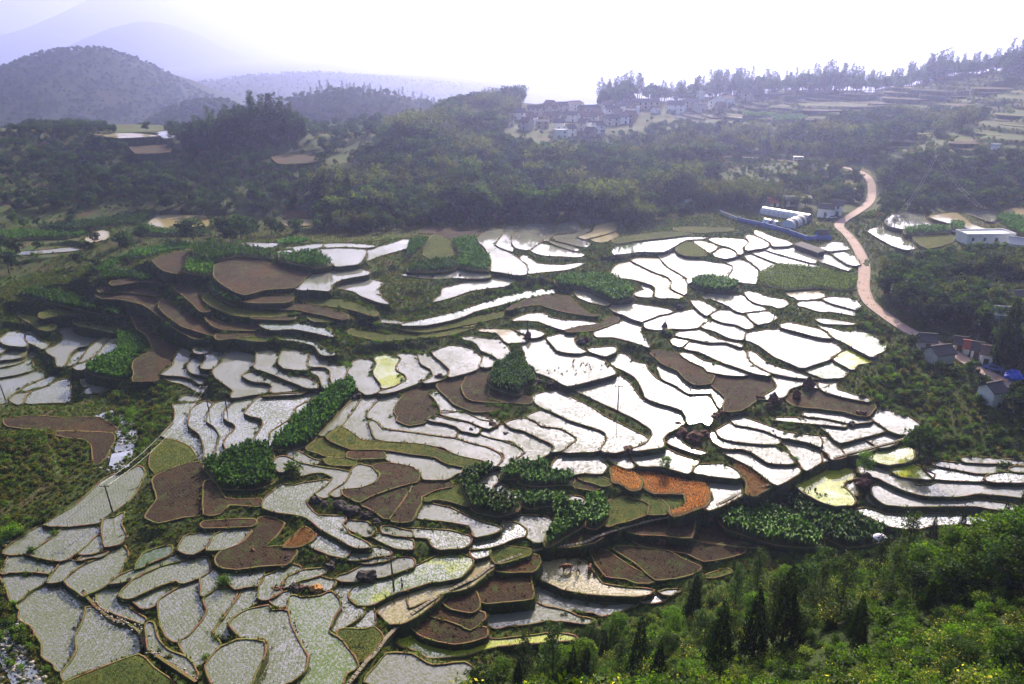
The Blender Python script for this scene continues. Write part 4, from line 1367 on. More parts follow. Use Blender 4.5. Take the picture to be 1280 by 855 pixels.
areas = sorted(f['area'] for f in FLD)
q1, q3 = areas[int(len(areas) * .3)], areas[int(len(areas) * .75)]
TUFT_PTS = []
for f in FLD:
    W, z, kind = f['W'], f['z'], f['kind']
    n = len(W)
    name, look, cat = LOOK[kind]
    per = np.linalg.norm(W - np.roll(W, -1, 0), axis=1).sum()
    slim = per * per / max(f['area'], 1)
    size = "long narrow" if slim > 42 else ("small" if f['area'] < q1 else ("broad" if f['area'] > q3 else "mid-sized"))
    loc = Vector((float(W[:, 0].mean()), float(W[:, 1].mean()), z))
    reg = where(f['c'][0], f['c'][1], f['far'])
    t = thing(name, f"{size} {look} {reg}", cat, loc, 0, f"{size} {look}s {reg}".replace("paddys", "paddies"))
    rel = W - np.array([loc.x, loc.y])
    # outward normals
    e = np.roll(rel, -1, 0) - rel
    nrm = np.stack([e[:, 1], -e[:, 0]], 1); nrm /= np.linalg.norm(nrm, axis=1)[:, None] + 1e-9
    vn = nrm + np.roll(nrm, 1, 0); vn /= np.linalg.norm(vn, axis=1)[:, None] + 1e-9
    sc = 1.0 if not f['far'] else 1.3
    jit = RNG.uniform(0.75, 1.25, n)[:, None]
    lift = 0.0 if kind in 'wstyamd' else 0.12
    surf = "water" if kind in 'wstyamd' else "soil"
    V = np.column_stack([rel + vn * 0.06, np.full(n, lift)])
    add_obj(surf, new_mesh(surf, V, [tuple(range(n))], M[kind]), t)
    # bund: inner lip, crest, bank foot
    top = 0.13 * sc + RNG.uniform(-0.03, 0.05, n)
    if lift: top = top * 0.4 + lift
    wb = 0.26 * sc
    rings = [np.column_stack([rel - vn * 0.02, np.full(n, -0.25)]),
             np.column_stack([rel + vn * 0.12 * sc * jit, top]),
             np.column_stack([rel + vn * (0.12 + wb) * jit, top - 0.02]),
             np.column_stack([rel + vn * (0.22 + wb) * jit, np.full(n, -0.45)]),
             np.column_stack([rel + vn * (0.42 + wb) * jit, np.full(n, -2.2)]),
             np.column_stack([rel + vn * (0.6 + wb) * jit, np.full(n, -4.5)])]
    VV = np.concatenate(rings); FF = []
    for r in range(len(rings) - 1):
        i = np.arange(n); j = (i + 1) % n
        FF.append(np.stack([r * n + i, r * n + j, (r + 1) * n + j, (r + 1) * n + i], 1)[:, ::-1])
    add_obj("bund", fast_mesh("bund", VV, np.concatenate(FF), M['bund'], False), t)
    if not f['far']:
        seg = np.linalg.norm(e, axis=1)
        for i in range(n):
            k = RNG.poisson(seg[i] * 1.6)
            for _ in range(k):
                tt = RNG.uniform(); off = RNG.uniform(0.3, 1.3)
                p = rel[i] * (1 - tt) + rel[(i + 1) % n] * tt + vn[i] * off
                TUFT_PTS.append((p[0] + loc.x, p[1] + loc.y, z + 0.12 - max(0, off - 0.45) * 1.9))
    cp = None
    if kind == 'c':
        fa = f['far'] or f['c'][1] < 345
        cp = crop_plants(rel * 0.985, 0.12, 0.95 if fa else 0.62, 1.7 if not f['far'] else 2.2, 0.62 if not fa else 0.95, 5, orient=RNG.uniform(0, 3))
        mm = M['maize']
    elif kind == 'o':
        cp = crop_plants(rel * 0.97, 0.12, 0.36, 0.42, 0.22, 4, 0.3, orient=0.9); mm = M['straw']
    elif kind == 'v':
        cp = crop_plants(rel * 0.97, 0.12, 0.7, 1.0, 0.5, 5, 0.2, orient=0.4); mm = M['veg']
    elif kind == 'g' and not f['far']:
        cp = crop_plants(rel * 0.97, 0.1, 0.5, 0.32, 0.34, 3, 0.6, orient=0.3); mm = M['tuft']
    elif kind in 'stay' and f['c'][1] > 440:
        cp = crop_plants(rel * 0.985, 0.0, 0.46, 0.24, 0.14, 2, 0.08, orient=RNG.normal(0.25, 0.25)); mm = M['seedling']
    elif kind == 'b' and not f['far']:
        cp = soil_clods(rel * 0.97, 0.11); mm = M['b']
    if cp is not None:
        nm = {'c': "crop", 'o': "straw", 'v': "vegetables", 'g': "grass", 's': "seedlings", 't': "seedlings", 'a': "seedlings", 'y': "seedlings", 'b': "clods"}[kind]
        tag(add_obj(nm, fast_mesh(nm, cp[0], cp[1], mm), t), kind="stuff")
    f['obj'] = t; f['reg'] = reg

# look-alike neighbours: name them by size order where the set is small
ORD = ["largest", "second-largest", "third-largest", "fourth-largest", "fifth-largest", "smallest"]
byl = {}
for f in FLD: byl.setdefault(f['obj']["label"], []).append(f)
for lab, fs in byl.items():
    if 2 <= len(fs) <= 6:
        fs.sort(key=lambda f: -abs(area2(f['px'])))
        for k, f in enumerate(fs):
            w = "smallest" if k == len(fs) - 1 else ORD[k]
            f['obj']["label"] = w + " " + lab.replace("mid-sized ", "").replace("broad ", "broad ") if not lab.startswith("small") else w + " " + lab

# grass on the banks: one mass
q = RNG.uniform(size=(190000, 2)) * [420, 265] + [-175, 75]
iq = np.clip(np.searchsorted(XS, q[:, 0]), 0, len(XS) - 1); jq = np.clip(np.searchsorted(YS, q[:, 1]), 0, len(YS) - 1)
q = q[own[jq, iq] < 0]
zq = ground_z(q[:, 0], q[:, 1]); uq, vq, dq = project(q[:, 0], q[:, 1], zq)
okq = (uq > -30) & (uq < 1310) & (vq > 265) & (vq < 900) & (np.min(np.hypot(q[:, 0, None] - ROAD[0][None, ::3, 0], q[:, 1, None] - ROAD[0][None, ::3, 1]), axis=1) > 2.4)
TUFT_PTS += [tuple(p) for p in np.column_stack([q[okq], zq[okq]])]
T = np.array(TUFT_PTS)
gz = ground_z(T[:, 0], T[:, 1]); T = T[T[:, 2] > gz - 0.1]; n = len(T)
Vs, Fs = [], []
for k in range(3):
    a = RNG.uniform(0, 2 * math.pi, n); s = RNG.uniform(0.2, 0.55, n); h = RNG.uniform(0.15, 0.6, n)
    d = np.stack([np.cos(a), np.sin(a), 0 * a], 1); w = np.stack([-np.sin(a), np.cos(a), 0 * a], 1) * 0.12
    b = len(Vs) * n * 3
    Vs += [T + w, T - w, T + d * s[:, None] + np.stack([0 * a, 0 * a, h], 1)]
    i = np.arange(n); b = (len(Vs) - 3) * n
    Fs.append(np.stack([b + i, b + n + i, b + 2 * n + i], 1))
tag(add_obj("bank_grass", fast_mesh("bank_grass", np.concatenate(Vs), np.concatenate(Fs), M['tuft'])), "short rough grass along the field banks", "grass", None, "stuff")
print("fields", len(FLD), "tufts", n)
# ---------------------------------------------------------------- far hills and mountains
def forest_ground(name, dark, light, sc):
    m, nt, _, _ = mat(name)
    pos = wpos(nt)
    f = noise(nt, sc, 8, 0.75, pos); f2 = noise(nt, sc * 0.12, 5, 0.6, pos)
    c = mixc(nt, ramp(nt, f, [(0.35, 0.0), (0.65, 1.0)]), dark, light)
    c = mixc(nt, ramp(nt, f2, [(0.5, 0.0), (0.7, 1.0)]), c, (0.05, 0.05, 0.028))
    principled(nt, c, 0.95, 0.05, bump(nt, f, 1.0, 6.0))
    return m


M['hill'] = forest_ground("far_forest", (0.012, 0.022, 0.010), (0.035, 0.05, 0.02), 0.09)


def far_point(u, v, dist):
    d = ray(u, v); t = dist / math.hypot(d[0], d[1])
    return CAM + d * t


HILLS = []


def hill(name, label, profile, dist, depth, base=0.0, seed=0, rough=0.05, n=(110, 60), power=None):
    """a ridge whose crest passes through the surveyed skyline points at the given distance"""
    pts = np.array([far_point(u, v, dist) for u, v in profile])
    xs = np.linspace(pts[0, 0], pts[-1, 0], n[0]); ts = np.linspace(-1, 1, n[1])
    cz = np.interp(xs, pts[:, 0], pts[:, 2])
    k = np.ones(7) / 7
    czs = np.convolve(np.pad(cz, 3, mode='edge'), k, 'valid')
    X, Tt = np.meshgrid(xs, ts)
    prof = np.cos(Tt * math.pi / 2) ** 1.15
    if power: prof = np.clip(1 - np.abs(Tt), 0, 1) ** power
    Y = dist + Tt * depth + vnoise(X, Tt * 0 + seed, dist * 0.12, seed) * depth * 0.12
    h = (czs[None, :] - base) * prof
    nz = vnoise(X, Y, dist * 0.05, seed + 1) + 0.5 * vnoise(X, Y, dist * 0.02, seed + 2) + 0.25 * vnoise(X, Y, dist * 0.008, seed + 3)
    Z = base + h * (1 + rough * nz * (0.4 + 0.9 * np.abs(Tt)))
    Z[0] = Z[-1] = base - 6; Z[:, 0] = Z[:, -1] = base - 6
    V = np.stack([X, Y, Z], -1).reshape(-1, 3)
    idx = np.arange(X.size).reshape(X.shape)
    F = np.stack([idx[:-1, :-1], idx[:-1, 1:], idx[1:, 1:], idx[1:, :-1]], -1).reshape(-1, 4)
    o = add_obj(name, fast_mesh(name, V, F, M['hill'], True))
    tag(o, label, None, None, "structure")
    HILLS.append((X, Y, Z))
    return X, Y, Z


LEFT_HILL = hill("hill", "dark rounded hill rising above the hazy valley", [(-230,170),(-120,80),(-40,62),(30,60),(62,66),(90,84),(130,104),(170,122),(230,146),(300,162),(360,178)], 1500, 720, -80, 5, 0.05, power=0.9)
WOOD_HILL = hill("hill", "low wooded hill behind the dark grove", [(285,190),(330,140),(352,128),(385,118),(430,115),(480,118),(520,126),(560,138),(620,155),(700,190)], 950, 210, -35, 6, 0.04, power=0.8)
LOW_HILL = hill("hill", "small pale wooded knoll in the haze", [(120,180),(150,158),(175,144),(215,134),(250,132),(280,142),(320,165),(350,185)], 1150, 230, -55, 7, 0.04, power=0.8)
hill("mountain", "pale cone-shaped mountain behind the dark hill", [(-120,130),(20,92),(70,58),(110,34),(150,24),(190,34),(230,58),(275,88),(330,108),(420,125)], 6000, 1300, -86, 8, 0.03)
hill("mountain", "huge faint mountain filling the upper haze", [(-700,90),(-300,70),(-60,40),(0,18),(40,-4),(110,-22),(190,-10),(260,12),(330,40),(420,75),(600,118)], 9000, 2000, -86, 9, 0.03)
hill("mountain", "faint long ridge beyond the village", [(380,140),(450,112),(520,100),(600,94),(690,100),(760,108),(860,112),(960,118),(1060,130)], 5000, 1000, -86, 10, 0.03)
hill("mountain", "very faint ridge above the far tree line", [(560,110),(700,88),(860,64),(960,52),(1060,40),(1160,26),(1300,14),(1500,20),(1800,90)], 8000, 1500, -86, 11, 0.03)
PALE = hill("hill", "pale hazy slopes beyond the wooded knoll", [(60,140),(140,120),(230,106),(300,97),(370,94),(450,101),(560,112),(660,120),(760,140)], 2700, 1300, -86, 14, 0.05, power=0.9)
# ---------------------------------------------------------------- plants
M['broad'] = leaf_mat("broad_leaf", (0.014, 0.038, 0.012), (0.042, 0.085, 0.02), 0.42)
M['broad_light'] = leaf_mat("young_leaf", (0.028, 0.085, 0.010), (0.09, 0.18, 0.02), 0.5)
M['blossom'] = leaf_mat("flowering_leaf", (0.045, 0.095, 0.018), (0.11, 0.17, 0.04), 0.48, (0.42, 0.36, 0.12))
M['bamboo'] = leaf_mat("bamboo_leaf", (0.035, 0.06, 0.018), (0.10, 0.13, 0.042), 0.45)
M['bushleaf'] = leaf_mat("bush_leaf", (0.025, 0.065, 0.010), (0.085, 0.155, 0.022), 0.42)
M['pine'] = leaf_mat("pine_needle", (0.016, 0.042, 0.016), (0.045, 0.085, 0.022), 0.3)
M['cypress'] = leaf_mat("cypress_scale", (0.009, 0.024, 0.009), (0.024, 0.045, 0.012), 0.15)
M['olive'] = leaf_mat("olive_scrub", (0.055, 0.07, 0.02), (0.13, 0.13, 0.04), 0.4)


def leaf_quads(C, size, up=0.35, aspect=0.55, rng=RNG, dirs=None):
    n = len(C)
    u = rng.normal(size=(n, 3)); u[:, 2] *= 0.7
    if dirs is not None: u = dirs + 0.45 * u
    u /= np.linalg.norm(u, axis=1)[:, None] + 1e-9
    w = rng.normal(size=(n, 3)); w[:, 2] *= (1 - up)
    w -= (w * u).sum(1)[:, None] * u
    w /= np.linalg.norm(w, axis=1)[:, None] + 1e-9
    s = size * rng.uniform(0.6, 1.4, n)[:, None]
    a = C - u * s; b = C + w * s * aspect - u * s * 0.1; c = C + u * s; d = C - w * s * aspect + u * s * 0.1
    V = np.stack([a, b, c, d], 1).reshape(-1, 3)
    return V, np.arange(4 * n).reshape(n, 4)


def join(parts):
    V = []; F = []; b = 0
    for v, f in parts:
        V.append(v); F.append(f + b); b += len(v)
    return np.concatenate(V), np.concatenate(F)


def crown_broad(seed, R=3.2, H=9.0, clumps=22, per=34, leaf=0.42):
    r = np.random.default_rng(seed); out = []
    for k in range(clumps):
        th = r.uniform(0, 2 * math.pi); zz = r.uniform(-0.75, 1.0)
        rad = math.sqrt(max(0, 1 - zz * zz * 0.85)) * r.uniform(0.45, 0.95)
        c = np.array([math.cos(th) * rad * R, math.sin(th) * rad * R, H * 0.60 + zz * H * 0.34])
        cr = R * r.uniform(0.26, 0.46)
        p = r.normal(size=(per, 3)); p /= np.linalg.norm(p, axis=1)[:, None]
        p *= cr * r.uniform(0.35, 1.0, per)[:, None] ** 0.5
        p[:, 2] *= 0.72
        out.append(leaf_quads(c + p, leaf, rng=r))
    return join(out)


def crown_bamboo(seed, H=9.5, culms=16, per=54, leaf=0.5):
    r = np.random.default_rng(seed); out = []
    for k in range(culms):
        a = r.uniform(0, 2 * math.pi); b0 = r.uniform(0, 1.3); h = H * r.uniform(0.75, 1.08); lean = r.uniform(1.2, 3.8)
        t = r.uniform(0.22, 1.0, per) ** 0.85
        ax = np.array([math.cos(a), math.sin(a)])
        x = ax[0] * (b0 + lean * t ** 2.3); y = ax[1] * (b0 + lean * t ** 2.3); z = h * (t - 0.12 * t ** 4)
        sp = 0.25 + 0.75 * np.sin(np.clip(t, 0, 1) * 3.0) 
        p = np.stack([x, y, z], 1) + r.normal(size=(per, 3)) * (0.55 * sp)[:, None]
        dirs = np.stack([np.full(per, ax[0]) * .6, np.full(per, ax[1]) * .6, np.full(per, -0.35)], 1) + r.normal(size=(per, 3)) * 0.5
        out.append(leaf_quads(p, leaf, aspect=0.32, rng=r, dirs=dirs))
    return join(out)


def crown_pine(seed, H=14.0, R=2.8, tiers=8, per=60, leaf=0.4, bare=0.4):
    r = np.random.default_rng(seed); out = []
    for k in range(tiers):
        f = k / (tiers - 1)
        z = H * (bare + (1 - bare) * f)
        rr = R * (1.0 - 0.65 * f) * r.uniform(0.7, 1.15)
        for b in range(4):
            a = r.uniform(0, 2 * math.pi); d = rr * r.uniform(0.35, 0.9)
            c = np.array([math.cos(a) * d, math.sin(a) * d, z + r.uniform(-0.4, 0.4)])
            p = r.normal(size=(per // 4, 3)) * [rr * 0.33, rr * 0.33, 0.34]
            out.append(leaf_quads(c + p, leaf, aspect=0.3, rng=r))
    return join(out)


def crown_cone(seed, H=5.0, R=0.95, n=900, leaf=0.17, base=0.06, power=0.8):
    r = np.random.default_rng(seed)
    t = 1 - np.sqrt(r.uniform(0, 1, n)); t = base + (1 - base) * t
    lump = 1 + 0.18 * np.sin(t * 23 + r.uniform(0, 6)) 
    rad = R * (1 - t) ** power * lump * r.uniform(0.55, 1.05, n)
    a = r.uniform(0, 2 * math.pi, n)
    rad *= 1 + 0.2 * np.sin(3 * a + t * 9)
    p = np.stack([np.cos(a) * rad, np.sin(a) * rad, t * H], 1)
    dirs = np.stack([np.cos(a) * .5, np.sin(a) * .5, np.ones(n)], 1)
    return leaf_quads(p, leaf, aspect=0.4, rng=r, dirs=dirs)


def crown_bush(seed, R=1.0, H=1.2, clumps=9, per=26, leaf=0.16):
    r = np.random.default_rng(seed); out = []
    for k in range(clumps):
        th = r.uniform(0, 2 * math.pi); d = R * r.uniform(0, 0.75)
        c = np.array([math.cos(th) * d, math.sin(th) * d, H * r.uniform(0.25, 0.8) * (1.1 - 0.5 * d / R)])
        p = r.normal(size=(per, 3)) * [R * .23, R * .23, H * .17]
        p[:, 2] = np.maximum(p[:, 2], -c[2] + 0.03)
        out.append(leaf_quads(c + p, leaf, rng=r))
    return join(out)


def trunk_mesh(seed, h, r0, limbs=5, spread=1.6, m=None, lean=0.15, multi=1):
    r = np.random.default_rng(seed); b = MB()
    for q in range(multi):
        a0 = r.uniform(0, 6.28); off = 0.0 if multi == 1 else r.uniform(0.2, 0.9)
        pts = []
        for k in range(5):
            t = k / 4
            pts.append((math.cos(a0) * (off + lean * h * 0.2 * t * t) + r.normal() * 0.02 * h * t, math.sin(a0) * (off + lean * h * 0.2 * t * t) + r.normal() * 0.02 * h * t, h * t - 0.5 * (k == 0)))
        b.tube(pts, [r0 * (1 - 0.8 * k / 4) for k in range(5)], 6)
        for k in range(limbs):
            t = r.uniform(0.45, 0.9); p0 = np.array(pts[int(t * 4)])
            a = r.uniform(0, 6.28)
            p1 = p0 + np.array([math.cos(a) * spread * .5, math.sin(a) * spread * .5, h * 0.12])
            p2 = p0 + np.array([math.cos(a) * spread, math.sin(a) * spread, h * 0.26])
            b.tube([p0, p1, p2], [r0 * 0.4, r0 * 0.28, r0 * 0.08], 5)
    return new_mesh("trunk", b.V, b.F, m or M['bark'], True)


PROTO = {}


def proto(key, crown, m, trunk):
    PROTO.setdefault(key, []).append((fast_mesh("crown", crown[0], crown[1], m), trunk))


for s in range(4):
    proto('broad', crown_broad(100 + s, 3.2 + 0.4 * (s % 2), 7.6, 18, 42, 0.44), M['broad'], trunk_mesh(100 + s, 6.0, 0.22, 5, 1.6))
    proto('bamboo', crown_bamboo(200 + s), M['bamboo'], trunk_mesh(200 + s, 8.5, 0.07, 0, 0, M['culm'], 0.6, 9))
for s in range(3):
    proto('pine', crown_pine(300 + s, 15, 2.9, 8, 68, 0.42, 0.42), M['pine'], trunk_mesh(300 + s, 14.2, 0.22, 7, 1.5))
    proto('fir', crown_cone(320 + s, 13.5, 2.6, 900, 0.5, 0.1, 0.75), M['pine'], trunk_mesh(320 + s, 12.5, 0.24, 0, 0))
    proto('bush', crown_bush(400 + s, 1.0, 1.25, 9, 22, 0.17), M['bushleaf'], trunk_mesh(400 + s, 0.7, 0.05, 3, 0.4))
    proto('olive_bush', crown_bush(420 + s, 1.0, 1.3, 9, 20, 0.18), M['olive'], trunk_mesh(420 + s, 0.7, 0.05, 3, 0.4))
    proto('near_bush', crown_bush(440 + s, 1.0, 1.3, 13, 60, 0.085), M['broad_light'] if s < 2 else M['broad'], trunk_mesh(440 + s, 0.8, 0.05, 4, 0.5))
    proto('flower_bush', crown_bush(460 + s, 1.0, 1.6, 14, 60, 0.085), M['blossom'], trunk_mesh(460 + s, 0.9, 0.05, 4, 0.5))
    proto('near_broad', crown_broad(500 + s, 2.5, 6.5, 34, 95, 0.15), [M['broad_light'], M['broad'], M['broad_light']][s], trunk_mesh(500 + s, 5.0, 0.16, 7, 1.5))
    proto('near_pine', crown_pine(520 + s, 7.0, 1.9, 11, 170, 0.17, 0.15), M['pine'] if s else M['broad'], trunk_mesh(520 + s, 6.6, 0.12, 8, 1.1))
    proto('cypress', crown_cone(540 + s, 5.4, 1.0, 3400, 0.10, 0.03, 0.74), M['cypress'], trunk_mesh(540 + s, 4.4, 0.10, 0, 0))

NAMES = {'broad': ("broadleaf_tree", "tree", "round leafy tree"), 'bamboo': ("bamboo_clump", "bamboo", "feathery pale bamboo clump"),
         'pine': ("pine_tree", "pine tree", "tall dark pine"), 'fir': ("fir_tree", "fir tree", "dark pointed fir"),
         'bush': ("shrub", "shrub", "low green shrub"), 'olive_bush': ("scrub_bush", "shrub", "dull olive scrub bush"),
         'near_bush': ("leafy_shrub", "shrub", "fresh green leafy shrub"), 'flower_bush': ("flowering_shrub", "shrub", "shrub with yellowish blossom"),
         'near_broad': ("leafy_tree", "tree", "bright leafy tree"), 'near_pine': ("young_pine", "pine tree", "bushy young pine"),
         'cypress': ("cypress_tree", "cypress", "dark pointed cypress")}
TREE_OBJ = {}


def plant(key, loc, scale, place, var=None, rz=None, sz=1.0):
    var = random.randrange(len(PROTO[key])) if var is None else var
    cm, tm = PROTO[key][var]
    nm, cat, look = NAMES[key]
    size = "large" if scale > 1.15 else ("small" if scale < 0.85 else "mid-sized")
    t = thing(nm, f"{size} {look} {place}", cat, (loc[0], loc[1], loc[2] - 0.1), random.uniform(0, 6.28) if rz is None else rz, f"{look}s {place}".replace("bushs", "bushes"))
    t.scale = (scale, scale, scale * sz)
    c = add_obj("crown", cm, t); k = add_obj("trunk", tm, t)
    TREE_OBJ.setdefault((key, var), (c, k))
    return t


def mass(name, label, items, trunks=True):
    """items: (key, var, x, y, z, scale). One countless mass of plants, each copy of a full plant."""
    if not items: return
    keys = sorted({(k, v) for k, v, *_ in items})
    me = bpy.data.meshes.new(name)
    me.from_pydata([(x, y, z - 0.1) for _, _, x, y, z, _ in items], [], [])
    a = me.attributes.new("pick", 'INT', 'POINT'); a.data.foreach_set("value", np.array([keys.index((k, v)) for k, v, *_ in items], dtype=np.int32))
    a = me.attributes.new("size", 'FLOAT', 'POINT'); a.data.foreach_set("value", np.array([i[5] for i in items], dtype=np.float32))
    a = me.attributes.new("turn", 'FLOAT', 'POINT'); a.data.foreach_set("value", RNG.uniform(0, 6.28, len(items)).astype(np.float32))
    o = add_obj(name, me)
    ng = bpy.data.node_groups.new(name, 'GeometryNodeTree')
    ng.interface.new_socket("Geometry", in_out='INPUT', socket_type='NodeSocketGeometry')
    ng.interface.new_socket("Geometry", in_out='OUTPUT', socket_type='NodeSocketGeometry')
    nd, lk = ng.nodes, ng.links
    gi = nd.new("NodeGroupInput"); go = nd.new("NodeGroupOutput"); jn = nd.new("GeometryNodeJoinGeometry")

    def attr(nm, dt):
        n = nd.new("GeometryNodeInputNamedAttribute"); n.data_type = dt; n.inputs[0].default_value = nm
        return n.outputs[0]
    pick, size, turn = attr("pick", 'INT'), attr("size", 'FLOAT'), attr("turn", 'FLOAT')
    rot = nd.new("ShaderNodeCombineXYZ"); lk.new(turn, rot.inputs[2])
    for i, kv in enumerate(keys):
        if kv not in TREE_OBJ: continue
        cmp = nd.new("FunctionNodeCompare"); cmp.data_type = 'INT'; cmp.operation = 'EQUAL'
        si = [s for s in cmp.inputs if s.type == 'INT' and s.enabled]
        lk.new(pick, si[0]); si[1].default_value = i
        for ob in TREE_OBJ[kv][:2 if trunks else 1]:
            oi = nd.new("GeometryNodeObjectInfo"); oi.inputs["Object"].default_value = ob; oi.transform_space = 'ORIGINAL'
            oi.inputs["As Instance"].default_value = True
            ip = nd.new("GeometryNodeInstanceOnPoints")
            lk.new(gi.outputs[0], ip.inputs["Points"]); lk.new(cmp.outputs[0], ip.inputs["Selection"])
            lk.new(oi.outputs["Geometry"], ip.inputs["Instance"]); lk.new(rot.outputs[0], ip.inputs["Rotation"]); lk.new(size, ip.inputs["Scale"])
            lk.new(ip.outputs[0], jn.inputs[0])
    lk.new(jn.outputs[0], go.inputs[0])
    md = o.modifiers.new("plants", 'NODES'); md.node_group = ng
    return tag(o, label, "vegetation", None, "stuff")


ROADC = ROAD[0][:, :2]


def scatter(pxpoly, spacing, box, avoid=True, margin=0):
    x0, x1, y0, y1 = box
    gx, gy = np.meshgrid(np.arange(x0, x1, spacing), np.arange(y0, y1, spacing))
    gx = gx.ravel() + RNG.uniform(-.9, .9, gx.size) * spacing; gy = gy.ravel() + RNG.uniform(-.9, .9, gy.size) * spacing
    gz = ground_z(gx, gy)
    u, v, d = project(gx, gy, gz)
    ok = inside(np.array(pxpoly, float), u, v) & (d > 10)
    gx, gy, gz = gx[ok], gy[ok], gz[ok]
    if avoid and len(gx):
        i = np.clip(np.searchsorted(XS, gx), 0, len(XS) - 1); j = np.clip(np.searchsorted(YS, gy), 0, len(YS) - 1)
        ok = own[j, i] < 0
        dr = np.min(np.hypot(gx[:, None] - ROADC[None, :, 0], gy[:, None] - ROADC[None, :, 1]), axis=1) if len(gx) else 0
        ok &= dr > 3.4
        gx, gy, gz = gx[ok], gy[ok], gz[ok]
    return np.stack([gx, gy, gz], 1)


